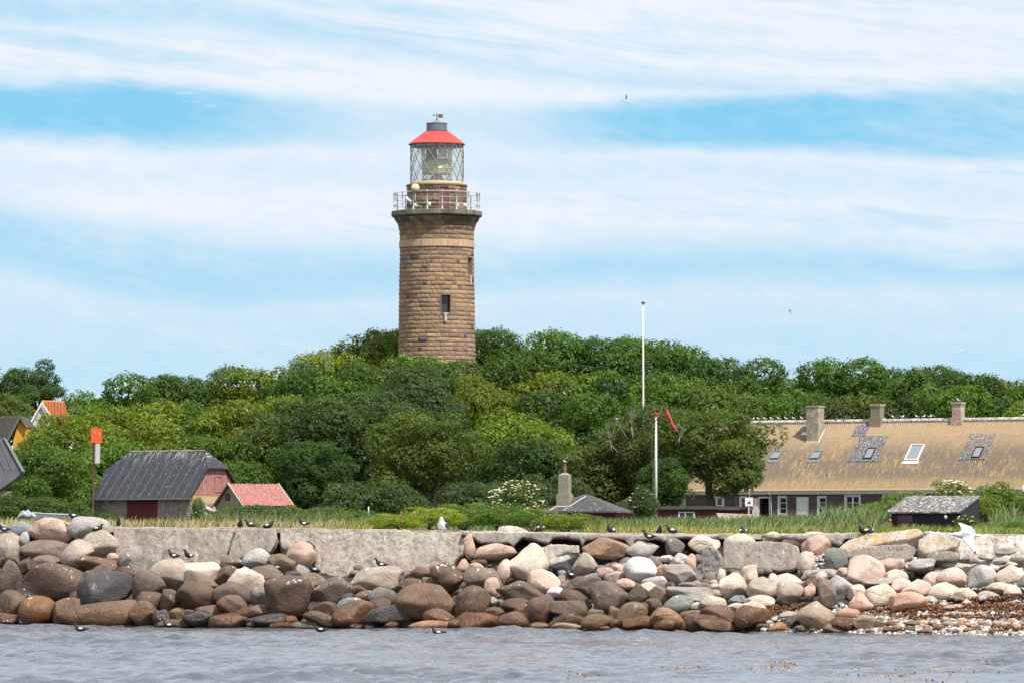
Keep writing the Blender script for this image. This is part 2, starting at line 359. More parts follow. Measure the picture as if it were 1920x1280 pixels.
# crop | x y w h rot colour[a] , traced in eight 240-px strips of the shore (strip px / 5.8167)
BD = """0|568 145 480 270 -3 pka *big flat pink rock on the bank top;965 130 430 270 0 lg *big pale grey rock on the bank top;220 140 300 190 0 bl;265 225 105 140 0 lg;90 320 340 330 0 lt *large mottled pale boulder by the photo's edge;1095 300 400 310 20 lt;540 365 580 230 -3 tn *saddle-shaped taupe boulder;840 390 360 280 15 lt *egg-shaped taupe boulder;165 460 240 200 -20 tn;95 640 260 345 0 tb;490 490 360 160 10 tn;300 530 210 160 0 br;575 690 740 380 -4 br *huge dark brown overhanging boulder;1090 520 490 170 -5 ob;1130 600 290 160 0 br;1010 680 240 200 0 br;1150 790 610 400 10 dga *big charcoal angular boulder;110 960 280 320 -30 br;80 1120 240 160 0 ob;425 1020 410 320 0 oc *ochre algae-stained boulder;730 1035 330 290 20 ob *orange brown boulder on the waterline;1145 1070 940 290 4 ob *very long ochre waterline boulder;850 870 190 140 0 br;250 870 280 180 0 dk;1230 430 130 90 0 pka;1350 480 160 180 0 gy;20 490 90 120 0 br;0 95 100 100 0 lg;1360 665 200 260 0 br;500 1180 200 45 0 dk
1|165 530 330 260 0 gy;440 620 410 350 -10 lt *large taupe boulder with a pale flat face;215 735 350 340 15 tb;795 580 450 230 -10 pw;1150 500 270 170 0 tna;1420 465 340 250 0 lg;1090 640 250 230 0 br;1310 700 410 310 0 cra *cream streaked craggy rock;800 715 380 200 -15 tn;757 860 455 320 -8 br *big round brown boulder with a white streak;1130 825 420 250 5 tb *wedge-shaped taupe boulder;1140 965 335 230 0 rb;455 905 190 240 0 br;275 925 380 220 -10 br;180 1050 310 270 0 ob;370 1090 190 180 0 dka;530 1055 190 140 0 kh;885 1025 300 140 0 ob;765 1095 320 170 0 dga;680 1030 150 60 0 gy;515 1160 420 110 3 ob;1000 1110 170 100 0 rb;1100 1140 410 190 6 ob *pointed orange boulder in the wash;1370 1035 350 150 8 ob;1345 1115 140 55 0 dg;1350 1165 120 65 0 rb;1430 865 200 210 0 gy
2|290 500 310 200 -15 kh;490 410 310 290 5 pka *glossy pinkish boulder under the cracked slab;170 630 440 200 -25 tn;400 630 150 100 0 dg;505 570 150 115 0 cca;250 760 210 140 0 br;375 865 510 450 8 bra *huge brown boulder in a dark hollow;620 695 280 180 0 tn;810 790 410 270 0 tb;1320 665 530 280 -4 lt *long grey boulder under the great slab;1105 800 230 160 0 br;1190 855 215 120 0 ob;1000 880 140 120 0 dg;1010 945 280 140 20 bl;1390 845 310 170 0 gy;1345 940 270 120 0 br;760 1000 240 170 0 br;1060 1045 430 250 15 ob *tilted tan boulder in the wash;60 1020 220 130 0 ob;190 1115 410 140 0 dg;750 1115 440 140 -17 tb;620 1175 440 95 -5 bl;290 1175 270 75 0 oc;390 1110 130 90 0 oc;1105 1185 160 55 0 rb;1440 1070 530 220 12 dg *long wet charcoal boulder with a pale sheen
3|310 725 260 130 0 br;490 710 180 120 0 tn;440 915 650 380 -5 ob *huge ochre boulder with white streaks;690 650 340 320 0 br;390 610 310 140 0 rb;170 685 90 100 0 br;870 530 130 155 0 pk;1010 580 210 170 0 pk;935 310 125 270 0 pk *upright pink stone at the great slab's end;1210 370 430 170 5 pk;1100 680 430 250 -20 tn *humped taupe boulder beside a pink egg stone;1180 770 165 225 0 pk;1320 590 170 260 0 pw;950 930 410 340 20 br *large round taupe boulder leaning on its neighbours;880 745 95 85 0 pk;830 815 130 70 0 br;870 645 80 90 0 rb;1205 1040 220 130 0 ob;610 1095 350 190 -20 ob;785 1160 160 110 0 ob;930 1100 270 140 0 br;1050 1130 425 185 3 oc *glistening orange boulder on the waterline;560 1170 530 110 0 pk;1280 925 95 85 0 gy;1190 920 130 115 0 cca;1330 1185 150 65 0 oc;80 1165 150 70 0 br
4|190 485 440 400 -15 cr *big cream boulder below the wall's hollow;560 460 360 150 17 lg *green-grey stone carrying a concrete crust;800 512 262 250 0 lt;1045 338 505 220 -5 orr *big orange ellipsoid boulder under the cap;360 700 350 250 -8 pw *cream boulder with a dark wet patch;560 540 230 120 0 dk;570 605 140 70 0 gn;560 670 140 120 0 lt;605 735 180 110 0 tn;780 770 450 250 0 tb *domed brown boulder with a white stripe;685 930 350 250 -20 br;470 815 190 115 0 wha *bright white quartz block;315 1000 290 340 -22 rb *tall reddish brown boulder;620 1010 390 240 -10 tb;1045 890 400 375 -15 tb *large streaky taupe boulder;990 562 150 85 0 gy;1020 605 205 120 0 rp *small rose red stone;900 645 210 80 0 lg;1150 552 160 95 0 pk;1130 512 130 55 0 gy;1130 645 220 120 0 lt;1240 725 220 125 0 pk;1200 590 120 120 0 pk;90 805 490 220 -5 tb;30 965 330 165 0 br;40 1115 375 185 0 rb *wet red brown boulder;1310 1045 320 240 0 kh;1120 1045 120 160 0 tn;935 1045 220 120 0 gy;940 1135 345 175 0 kh *grey green wet boulder with a notch;615 1125 410 180 10 tb;600 1185 310 100 0 lt;310 1185 220 90 0 tn;120 1020 195 160 0 ob;90 935 230 120 0 rb;1130 1155 130 110 0 rb;850 1210 140 45 0 orr;1020 1202 130 45 0 tn
5|0 590 340 305 0 wh *dazzling white boulder;-10 835 250 230 0 tb;5 1150 365 165 0 oc *rounded orange boulder wet with wash;30 360 330 210 8 lg *grey boulder with a guillemot on it;385 315 195 180 0 gy *stone hanging in the wall's hollow;700 290 320 200 0 cr;630 445 100 95 0 gy;135 495 180 150 0 gya;290 445 155 75 0 cr;440 470 175 165 0 lga;545 500 125 205 0 pka;235 580 150 125 0 orr;430 615 340 240 -32 cca *broken concrete lump with a ragged edge;165 715 280 150 0 lg;90 765 230 130 0 cr;330 745 100 85 0 rb;600 750 340 95 0 gy;590 845 570 175 -3 cca *layered grey slab rock;210 860 245 215 -10 kh;140 965 200 160 0 br;25 1005 130 160 0 br;405 950 340 195 10 gn *blue-green boulder;620 965 140 90 0 lg;800 935 270 160 0 cr;1070 895 195 95 0 bl *small slate blue stone;1010 740 285 262 0 cr *pale boulder under the upright rubble column;1190 620 175 200 0 cr;890 640 95 160 0 cr;1340 780 320 240 0 lt;1300 915 310 140 0 pw;1220 1000 310 170 0 cr;1040 975 200 90 0 cr;865 1065 400 215 -8 rb *red brown boulder with a flat right end;1230 1075 385 260 12 ob *round olive-ochre boulder;570 1065 250 110 0 tn;300 1100 360 215 -12 orr *peach topped brown boulder;270 1175 235 135 0 ob;690 1150 385 190 0 br;830 1170 420 160 -3 ob *smooth wet brown boulder with a crack;430 1240 130 35 0 pk;1340 1185 140 65 0 gy;490 1185 70 85 0 pk;1090 250 310 150 0 cr
6|50 230 200 150 0 cr;280 262 230 130 0 pw;535 300 315 215 0 pk *round pink boulder with a yellow lichen rim;505 190 195 75 0 pw;410 480 185 215 0 cr *peach stone at the clean slab's end;740 450 235 235 0 gn *pale green-grey boulder;1080 590 400 320 -22 pw *big pink pear-shaped boulder;830 605 160 120 0 pk;210 690 300 160 0 cr;60 665 110 115 0 wh;240 808 275 232 0 lt *round tan boulder with a rebar loop;480 710 140 140 0 rb;570 650 160 130 0 pw;640 830 175 320 17 tn *leaning striped oval stone;780 770 270 270 0 lga *angular pale grey boulder;860 690 160 110 0 lg;970 812 195 165 0 pw;1000 950 260 220 20 pk *curved pink boulder;880 1045 270 120 0 pk;1230 855 320 275 -10 cr *large cream egg boulder;450 800 120 180 0 pka;545 1085 425 310 -14 lt *large two-toned tan boulder with dark base;245 1055 235 75 0 lg;250 1142 195 135 0 dg;110 1205 245 130 0 op;370 1212 150 95 0 bl;830 1180 330 185 0 oba *square-edged ochre boulder;775 1215 325 125 0 gy;1050 1145 260 170 0 lt;1230 512 200 100 0 pk;1345 520 225 155 0 pka;1400 630 230 125 0 cr;1240 1098 105 50 0 wha;1220 1162 140 75 0 gy;1350 1152 120 70 0 pk;1340 1222 180 65 0 tn;1115 1243 115 40 0 dg;570 625 380 120 4 cca;1290 700 480 95 3 cca
7|135 925 385 225 0 op *salmon pink boulder on the weed line;50 505 90 115 0 pk;280 512 275 135 0 lg;515 422 340 120 0 gy *long lavender grey boulder;770 462 190 70 0 gy;222 775 300 195 0 pw *pink boulder with a white vein;60 745 210 165 0 pw;445 692 292 192 0 pw;620 665 355 240 0 pw *large pinkish tan boulder;520 803 325 190 0 cr *yellowish cream boulder;740 835 275 135 0 cr;950 645 320 245 0 lg *grey boulder under the crumbling slope;1245 622 295 205 0 cr *big cream boulder under the slope;1110 763 245 115 0 cr;1272 793 185 125 0 cr;1010 845 225 95 0 lt;360 895 185 95 0 lg;645 978 225 65 0 pk;770 925 95 65 0 cr;1390 700 130 135 0 gn;330 1235 185 65 0 orr;180 1155 145 75 0 gy;20 1210 100 100 0 lt;300 1140 90 60 0 cr;540 1110 90 70 0 pk;560 1150 110 60 0 lg;740 1120 90 50 0 cr;930 1150 80 60 0 pk;1090 1150 80 55 0 cr;1180 1165 110 65 0 lg;1280 1125 75 65 0 cr;1070 1235 95 65 0 gy;800 1225 140 55 0 op;470 1200 130 80 0 gy;810 1050 110 40 0 wh;970 1065 120 40 0 lg;1260 1050 70 60 0 lg;320 1060 110 45 0 wh;30 1060 80 55 0 cr;880 1210 110 60 0 tn;1330 1190 90 60 0 cr;700 1160 120 70 0 lt;400 1140 90 55 0 cr;660 1240 90 50 0 lt;150 1210 110 60 0 gy;900 335 170 65 6 cca;1060 300 210 75 -4 cca;1210 365 240 85 5 cca;1330 305 150 65 -6 lta;1000 425 200 70 -5 lta;1165 470 220 80 4 cca;1340 445 180 85 8 lta;860 470 120 60 0 cca;1120 395 130 60 -8 lta;1260 510 120 55 0 cra;950 880 90 60 0 lg;1350 1060 80 50 0 tn"""
CW = dict(br='brown', ob='ochre brown', oc='orange', dg='charcoal', gy='grey', lg='pale grey', tn='taupe', lt='light taupe', cr='cream', pk='pink', pw='pale pink', op='salmon pink',
          rb='reddish brown', bl='blue-grey', gn='green-grey', wh='white', kh='khaki brown', dk='near-black', cc='concrete grey', orr='peach', rp='rose red', tb='dark taupe')
BL = []
for row in BD.split('\n'):
    k, rest = row.split('|')
    for it in rest.split(';'):
        nm = None
        if '*' in it: it, nm = it.split('*')
        f_ = it.split(); c_ = f_[5]; ang = c_.endswith('a') and c_ not in CC
        if ang: c_ = c_[:-1]
        s = 5.8167
        BL.append(dict(x=int(k) * 240 + float(f_[0]) / s, y=970 + float(f_[1]) / s, w=float(f_[2]) / s * 1.12, h=float(f_[3]) / s * 1.10, rot=float(f_[4]), c=c_, a=ang, nm=nm))
MARKS = [(b_['x'], b_['y'], 'the ' + b_['nm']) for b_ in BL if b_['nm']] + [(1327, 1065, 'the upright rubble column'), (1650, 1012, 'the yellow-lichened slab'), (620, 1050, "the great slab's lower end")]
used = {}
def relate(x, y, marks, tries, mine=None, unit=1.):
    """yield phrases placing a point beside named things one can find in the photo"""
    ms = sorted(marks, key=lambda q_: (q_[0] - x) ** 2 + (1.3 * (q_[1] - y)) ** 2)
    for q_ in ms[:tries]:
        dx, dy = x - q_[0], y - q_[1]
        if abs(dx) > abs(dy) * 1.6: ph_ = 'right of' if dx > 0 else 'left of'
        elif abs(dy) > abs(dx) * 1.6: ph_ = 'below' if dy > 0 else 'above'
        else: ph_ = ('below' if dy > 0 else 'above') + (' and right of' if dx > 0 else ' and left of')
        if math.hypot(dx, dy) < 55 * unit: ph_ = 'just ' + ph_
        yield ph_ + ' ' + q_[2]
def uniq(cands):
    for c_ in cands:
        c_ = ' '.join(c_.split())
        if 4 <= len(c_.split()) <= 16 and c_ not in used: used[c_] = 1; return c_
    raise RuntimeError('no unique label ' + cands[0])
BL.sort(key=lambda q_: -q_['w'] * q_['h'])
for i, q_ in enumerate(BL):
    px, py, wp, hp = q_['x'], q_['y'], q_['w'], q_['h']
    yb = min(py + hp * .5, yw(px) + 3); s_ = max(0, yw(px) - yb)
    D = Dw(px) + KS * s_ + .45 * min(wp, hp) / F * 120
    D = min(D, Dwall(px) + .15)
    if px < 212 and py < 1030: D = Dwall(px) - .2 + (.5 if py < 1000 else 0)
    me, dp = boulder_mesh('boulder', 100 + i, wp / F * D, hp / F * D, q_['rot'], q_['a'], 4 if wp > 28 else 3)
    o = link('boulder', me, None, P(px, py, D)); o.color = (*CC[q_['c']], 1)
    if q_['nm']: lab = uniq([q_['nm'] + ' in the rubble bank' if len(q_['nm'].split()) < 5 else q_['nm']])
    else:
        sz = 'large' if wp * hp > 2400 else 'medium' if wp * hp > 900 else 'small' if wp * hp > 250 else 'tiny'
        if 1.9 * hp < wp: sz += ' long flat'
        elif hp > 1.25 * wp: sz += ' upright'
        elif q_['a']: sz += ' angular'
        wt = ' wet' if py + hp / 2 > yw(px) - 8 and px < 1560 else ''
        noun = 'boulder' if wp * hp > 700 else 'stone'
        R_ = list(relate(px, py, MARKS, 6))
        cands = [f"{sz}{wt} {CW[q_['c']]} {noun} {r_}" for r_ in R_]
        cands += [f"{CW[q_['c']]} {sz} {noun} {r_}" for r_ in R_] + [f"{sz} rounded {CW[q_['c']]} {noun} {r_}" for r_ in R_]
        lab = uniq(cands)
    setp(o, lab, 'boulder', 'boulders of the shore bank')
# small rubble packed between and behind the boulders: far too many pieces to count
rs = random.Random(3); mb = MB(); CV = []
def pebble(px, py, r_, back=0., lift=.4):
    p = bank(px, py); p.y += back; p.z += -r_ * .2 + (0 if back == 0 else -.05)
    mb.ico(p, (r_ * rs.uniform(.9, 1.4), r_ * rs.uniform(.8, 1.2), r_ * rs.uniform(.55, .9)), 2, 0, rs.uniform(0, 6))
    k = rs.choice(PK); f_ = rs.uniform(.75, 1.15); CV.extend([tuple(x * f_ for x in CC[k])] * len(ICO[2][0]))
PK = ['lg', 'cr', 'lt', 'pk', 'gy', 'pw', 'tn', 'wh', 'bl']
for i in range(2600):
    px = rs.uniform(1560, 1940) if i % 6 else rs.uniform(1430, 1560); u = rs.random()
    py = yw(px) + 3 - (u ** 1.1) * (62 + 12 * math.sin(px * .03))
    if px < 1560 and py < 1150: continue
    pebble(px, py, math.exp(rs.uniform(math.log(.025), math.log(.085))))
for i in range(700):                       # shell and cobble pockets by the broken slabs
    px, py = rs.choice([(rs.uniform(1500, 1570), rs.uniform(1035, 1075)), (rs.uniform(1700, 1745), rs.uniform(1030, 1065)), (rs.uniform(1810, 1920), rs.uniform(1080, 1105)), (rs.uniform(1150, 1250), rs.uniform(1055, 1085))])
    pebble(px, py, rs.uniform(.03, .07))
PK = ['br', 'tn', 'gy', 'tb', 'rb']
for i in range(420):
    px = rs.uniform(-60, 1500); py = rs.uniform(1045, yw(px)); pebble(px, py, rs.uniform(.10, .24), .55)
PK = ['lt', 'gy', 'cr', 'pk', 'tn']
for i in range(160):
    px = rs.uniform(1100, 1940); py = rs.uniform(1020, 1110); pebble(px, py, rs.uniform(.10, .2), .5)
m, t, b, out = newmat('small_stones')
at = t.n('ShaderNodeAttribute', attribute_name='col'); nn = t.noise(obc(t), 24, 4, .6)
c = t.mix(t.ss(nn, .35, .7, 0., .5), at.outputs['Color'], (.10, .085, .07)); t.put(b.inputs['Base Color'], c); b.inputs['Roughness'].default_value = .75; bump(t, b, nn, .02)
o = link('pebbles', npmesh('pebbles', mb.v, np.array(mb.f), m, True, None, [('col', 'POINT', np.array(CV))]))
setp(o, 'countless small pebbles and rubble filling the shore between the boulders', 'pebbles', None, 'stuff')
# wrack: rust-brown seaweed heaped along the stony beach
def shreds(name, pts, cols, mat, size, label, cat, flat=.35):
    V = []; Fc = []; C_ = []
    for (p, k) in pts:
        for _ in range(k):
            a = rs.uniform(0, 6.28); l = size * rs.uniform(.6, 1.8); q = Vector(p) + Vector((rs.gauss(0, size), rs.gauss(0, size), abs(rs.gauss(0, size * flat))))
            d = Vector((math.cos(a), math.sin(a), rs.uniform(-.5, .7))) * l; n_ = Vector((-math.sin(a), math.cos(a), rs.uniform(-.4, .4))) * l * .28
            mid = q + d * .5 + Vector((0, 0, l * .25)); b_ = len(V)
            V += [q - n_, q + n_, mid + n_, mid - n_, q + d]; Fc += [(b_, b_ + 1, b_ + 2, b_ + 3), (b_ + 3, b_ + 2, b_ + 4)]
            c_ = rs.choice(cols); f_ = rs.uniform(.6, 1.3); C_ += [tuple(x * f_ for x in c_)] * 5
    o = link(name, npmesh(name, V, Fc, mat, False, None, [('col', 'POINT', np.array(C_))])); return setp(o, label, cat, None, 'stuff')
m, t, b, out = newmat('seaweed'); at = t.n('ShaderNodeAttribute', attribute_name='col'); t.put(b.inputs['Base Color'], at.outputs['Color']); b.inputs['Roughness'].default_value = .45
WEED = m
pts = []
for i in range(800):
    k = rs.random()
    if k < .42: px = rs.uniform(1690, 1940); py = 1141 + rs.gauss(0, 4) + (px - 1800) * -.01
    elif k < .62: px = rs.uniform(1680, 1940); py = 1157 + rs.gauss(0, 2.5)
    elif k < .7: px = rs.uniform(1860, 1940); py = 1178 + rs.gauss(0, 3)
    elif k < .82: px = rs.uniform(1440, 1510); py = 1146 + rs.gauss(0, 6)
    elif k < .92: px = rs.uniform(1610, 1700); py = 1145 + rs.gauss(0, 5)
    else: px = rs.uniform(1790, 1940); py = 1124 + rs.gauss(0, 3)
    pts.append((bank(px, py) + Vector((0, 0, .02)), rs.randint(14, 34)))
shreds('seaweed_wrack', pts, [(.28, .12, .05), (.15, .07, .04), (.42, .15, .04), (.09, .04, .04), (.4, .26, .15)], WEED, .035, 'rust brown seaweed wrack heaped in bands along the stony beach', 'seaweed')
pts = []
for (cx, cy, wx_, k) in ((1468, 1246, 30, 26), (1280, 1255, 48, 34), (1100, 1271, 44, 22), (1450, 1259, 40, 14), (1620, 1243, 26, 8), (1790, 1259, 60, 16), (1850, 1245, 34, 22), (1830, 1235, 20, 8), (1700, 1267, 90, 14), (1900, 1209, 16, 6), (1620, 1257, 70, 12), (1880, 1224, 40, 6), (1720, 1278, 80, 10)):
    for _ in range(k * 2):
        px, py = rs.gauss(cx, wx_ * .6), cy + rs.gauss(0, 1.6); D = EYE * F / (py - HOR)
        x_, y_ = (px - 960) / F * D, D; X1, Y1, Z1 = seaxy(np.array([x_]), np.array([y_])); pts.append(((X1[0], Y1[0], Z1[0] + .01), rs.randint(1, 4)))
shreds('floating_seaweed', pts, [(.42, .20, .06), (.30, .14, .05), (.5, .3, .12), (.14, .07, .04)], WEED, .028, 'orange-brown seaweed drifting in streaks on the water surface', 'seaweed', .5)
# ------------------------------------------------------------ sea wall: core, cap, broken concrete slabs
def concrete(name, base, lichen=0., dark=.5):
    m, t, b, out = newmat(name); v = obc(t)
    n1 = t.noise(v, 1.3, 6, .65, .3); n2 = t.noise(v, 16, 5, .7); n3 = t.vor(v, 26)
    c = t.mix(t.ss(n1, .3, .7), base, tuple(x * .72 for x in base)); c = t.mix(t.ss(n2, .5, .75, 0., dark), c, tuple(x * .4 for x in base))
    c = t.mix(t.ss(t.noise(v, 4.5, 6, .75, .8), .56, .66, 0., .6), c, tuple(x * .55 for x in base)); c = t.mix(t.ss(t.m('ABSOLUTE', t.m('SUBTRACT', t.noise(v, .9, 5, .6, 1.), .5)), .008, .0, 0., .8), c, tuple(x * .15 for x in base)); c = t.mix(t.ss(t.noise(v, 34, 2), .64, .70, 0., .35), c, tuple(min(.75, x * 1.6) for x in base))
    c = t.mix(t.ss(n1, .55, .75, 0., .45), c, (.40, .27, .17))
    c = t.mix(t.ss(t.noise(t.scale(v, (3.2, 3.2, .5)), 1.2, 5, .65, .3), .50, .68, 0., .5), c, tuple(x * k_ for x, k_ in zip(base, (.52, .47, .42))))
    g = t.n('ShaderNodeNewGeometry'); nz = t.xyz(g.outputs['Normal'])[2]
    if lichen:
        c = t.mix(t.m('MULTIPLY', t.ss(t.noise(v, 2.4, 5, .7), .66 - .2 * lichen, .72 - .14 * lichen), t.ss(nz, .0, .3)), c, (.44, .27, .07))
    gu = t.m('MULTIPLY', t.ss(t.noise(t.scale(v, (5, 5, .9)), 1.4, 4, .6, .4), .68, .71), t.ss(n2, .35, .5))
    c = t.mix(t.m('MULTIPLY', gu, .8), c, (.72, .70, .68))
    t.put(b.inputs['Base Color'], c); b.inputs['Roughness'].default_value = .9
    bump(t, b, t.m('ADD', n2, t.m('MULTIPLY', n3, .25)), .03, .7)
    return m
CON = concrete('weathered_concrete', (.40, .345, .295)); CONP = concrete('pale_concrete', (.58, .51, .45), 0, .35)
CONL = concrete('lichened_concrete', (.52, .45, .38), .9, .4); CONS = concrete('shelly_concrete', (.52, .46, .40), 0, .7); CONR = concrete('rubbly_concrete', (.30, .28, .27), 0, .9)
TEX = {}
def cloudtex(s):
    if s not in TEX:
        x_ = bpy.data.textures.new('clouds', 'CLOUDS'); x_.noise_scale = s; x_.noise_depth = 3; TEX[s] = x_
    return TEX[s]
def slab(name, poly, D, thick, tilt, mat, label, cat='concrete slab', vox=.035, rough=.09, yaw=0, group='broken concrete of the sea wall'):
    """polygon outline in photo pixels -> real slab at depth D, leaning back by tilt degrees about its lower edge"""
    pb = max(p_[1] for p_ in poly); o0 = P(sum(p_[0] for p_ in poly) / len(poly), pb, D)
    pts = []; DWM = Dwall(sum(p_[0] for p_ in poly) / len(poly))
    for i in range(len(poly)):
        a_, b_ = poly[i], poly[(i + 1) % len(poly)]; L = math.hypot(b_[0] - a_[0], b_[1] - a_[1]); n_ = max(1, int(L / 9))
        for k in range(n_):
            u = k / n_; jx = noise.noise(Vector((a_[0] + u * 7 + k, a_[1] * .3, D))) * (2.2 if k else 0)
            pts.append((a_[0] + (b_[0] - a_[0]) * u, a_[1] + (b_[1] - a_[1]) * u + (jx if abs(b_[1] - a_[1]) > .12 * abs(b_[0] - a_[0]) or a_[1] > pb - 25 else jx * .25)))
    tt = math.tan(R(tilt)); q = []
    for (px, py) in pts:
        h_ = (pb - py) / F * D; p = P(px, py, D + Dwall(px) - DWM + h_ * tt); q.append(p - o0)
    mb = MB(); nrm = Vector((0, math.cos(R(tilt)), -math.sin(R(tilt)))); mb.prism(q, nrm * thick)
    o = mb.build(name, mat, None, False, o0)
    r_ = o.modifiers.new('r', 'REMESH'); r_.mode = 'VOXEL'; r_.voxel_size = vox; r_.use_smooth_shade = True
    for s_, k in ((.45, rough), (.13, rough * .55), (.05, rough * .16)):
        d = o.modifiers.new('d', 'DISPLACE'); d.texture = cloudtex(s_); d.strength = k; d.mid_level = .5; d.texture_coords = 'GLOBAL'
    bake(o); setp(o, label, cat, group, 'thing')
    return o
# core wall and flat top
mbc = MB(); N_ = 90; PXS = [-500 + i * (3000 / N_) for i in range(N_ + 1)]
def strip(off0, off1, zt0, zt1, name, mat, parent, zbot):
    V = []; Fc = []
    for px in PXS:
        D0 = Dwall(px) + off0; D1 = Dwall(px) + off1; x0 = (px - 960) / F * D0; x1 = (px - 960) / F * D1; zt = wtop(px)
        V += [(x0, D0, zt + zt0), (x1, D1, zt + zt1), (x1, D1, zt + zbot), (x0, D0, zt + zbot)]
    for i in range(len(PXS) - 1):
        for k in range(4): Fc.append((i * 4 + k, i * 4 + (k + 1) % 4, i * 4 + 4 + (k + 1) % 4, i * 4 + 4 + k))
    Fc += [(3, 2, 1, 0), tuple(len(V) - 4 + k for k in range(4))]
    o = link(name, npmesh(name, V, Fc, mat), parent)
    return o
sw = empty('sea_wall', P(960, 1000, Dwall(960)), 0, 'long low grey concrete sea wall above the boulder bank', 'wall'); sw['kind'] = 'thing'
core = strip(.75, 1.5, -.13, -.13, 'wall_core', CONR, None, -2.4); core.parent = sw; core.matrix_parent_inverse = sw.matrix_world.inverted()
def rel(o, par): o.parent = par; o.location = Vector(o.location) - par.location
core.matrix_parent_inverse = Matrix(); core.location = -sw.location
capo = strip(.15, 1.6, 0, 0, 'wall_cap', CONP, sw, -.128); capo.location = -sw.location
r_ = capo.modifiers.new('s', 'SUBSURF'); r_.subdivision_type = 'SIMPLE'; r_.levels = 4
d = capo.modifiers.new('d', 'DISPLACE'); d.texture = cloudtex(.45); d.strength = .05; d.texture_coords = 'GLOBAL'; bake(capo)
DW = lambda px, k=0: Dwall(px) - .62 + k
slab('concrete_slab', [(213, 988), (440, 989), (433, 1012), (427, 1030), (421, 1062), (300, 1066), (218, 1062)], DW(330), .5, 22, CON, 'long intact sea wall face left of the first crack, white streak near its top', rough=.08)
slab('concrete_slab', [(443, 989), (517, 990), (520, 1006), (514, 1022), (505, 1036), (494, 1030), (468, 1042), (452, 1046), (427, 1046), (431, 1028), (437, 1010)], DW(480), .45, 20, CON, 'short cracked wall block between the two cracks', rough=.05)
slab('concrete_slab', [(525, 990), (700, 992), (866, 996), (873, 1012), (868, 1035), (855, 1053), (842, 1066), (800, 1064), (762, 1073), (735, 1077), (700, 1060), (665, 1074), (640, 1082), (600, 1074), (590, 1060), (592, 1040), (590, 1022), (575, 1015), (555, 1016), (540, 1030), (527, 1026)], DW(700) - .15, .55, 36, CON, 'great tilted concrete slab with a ragged lower edge and white scrawl', rough=.13)
slab('concrete_slab', [(866, 995), (1000, 996), (1180, 1001), (1352, 1001), (1345, 1007), (1300, 1008), (1268, 1008), (1246, 1014), (1238, 1010), (1215, 1010), (1190, 1012), (1188, 1026), (1181, 1023), (1172, 1010), (1130, 1008), (1100, 1012), (1092, 1022), (1088, 1010), (1060, 1006), (1036, 1008), (1029, 1019), (1000, 1010), (980, 1006), (963, 1024), (955, 1016), (935, 1018), (900, 1016), (887, 1006), (868, 1004)], DW(1110) + .35, .75, 4, CONS, 'thin undercut concrete cap bridging the dark hollows', rough=.06)
slab('rubble_column', [(1318, 1026), (1330, 1020), (1345, 1030), (1354, 1040), (1357, 1090), (1350, 1108), (1336, 1103), (1320, 1090), (1301, 1084), (1297, 1070), (1312, 1058)], DW(1330) - .5, .6, 12, CONR, 'dark upright column of mortared rubble beside the clean square slab', 'rubble block', rough=.16)
slab('concrete_slab', [(1357, 1012), (1425, 1013), (1480, 1016), (1497, 1024), (1500, 1038), (1498, 1055), (1488, 1068), (1460, 1070), (1440, 1067), (1355, 1066)], DW(1430) - .45, .5, 20, CON, 'clean square pebbly slab right of the rubble column', rough=.05)
slab('concrete_slab', [(1574, 1024), (1590, 1012), (1602, 1007), (1640, 997), (1690, 992), (1722, 989), (1733, 998), (1718, 1005), (1700, 1010), (1640, 1020), (1585, 1035), (1575, 1037)], DW(1650) - .3, .7, 45, CONL, 'tilted slab crusted with bright yellow lichen', rough=.05)
slab('concrete_slab', [(1583, 1043), (1592, 1030), (1640, 1022), (1700, 1018), (1718, 1024), (1712, 1046), (1692, 1054), (1668, 1050), (1640, 1049), (1610, 1054)], DW(1650) - .5, .55, 15, CON, 'grey pebbly slab lying directly under the yellow-lichened slab', rough=.07)
slab('concrete_slab', [(1722, 1010), (1740, 998), (1770, 1000), (1802, 1008), (1792, 1025), (1760, 1031), (1735, 1038), (1722, 1030)], DW(1760) - .35, .6, 35, CONL, 'rounded yellow-flecked slab left of the crumbling slope', rough=.06)
slab('concrete_slab', [(1730, 996), (1830, 1001), (1990, 1003), (1990, 1066), (1925, 1058), (1882, 1060), (1862, 1073), (1840, 1084), (1812, 1078), (1795, 1062), (1765, 1058), (1752, 1048), (1790, 1030)], DW(1850) - .55, .6, 42, CONP, 'broad crumbling pale concrete slope behind the flying gull', rough=.22, vox=.04)
slab('concrete_slab', [(1004, 1028), (1030, 1019), (1086, 1020), (1088, 1036), (1062, 1034), (1042, 1044), (1036, 1056), (1024, 1049)], DW(1040) - .75, .5, 18, CONS, 'crusty concrete piece resting on a green-grey stone', rough=.09)
slab('concrete_slab', [(933, 996), (934, 986), (950, 984), (975, 987), (990, 994), (994, 998)], Dwall(960) + .7, .35, 30, CONP, 'pale broken slab lying on the wall top by the roses', rough=.05, vox=.025)
slab('concrete_slab', [(1426, 999), (1590, 999), (1583, 1012), (1576, 1020), (1560, 1016), (1545, 1010), (1500, 1010), (1470, 1006), (1440, 1008)], DW(1500) + .1, .6, 8, CONS, 'low crumbling wall edge above the round pink boulder', rough=.10)
RUST = plain('rusty_iron', (.10, .045, .03), (.05, .03, .025), 20, .8)
mb = MB(); mb.tube([P(1440 + x / 5.8167, 970 + y / 5.8167, Dw(1480) + 2.9) for x, y in ((172, 720), (180, 670), (205, 610), (245, 565), (300, 547), (345, 562), (366, 605), (368, 680))], .016, 6)
setp(mb.build('rebar_loop', RUST, None, True), 'bent rusty reinforcing bar arching out of a tan boulder', 'rebar')
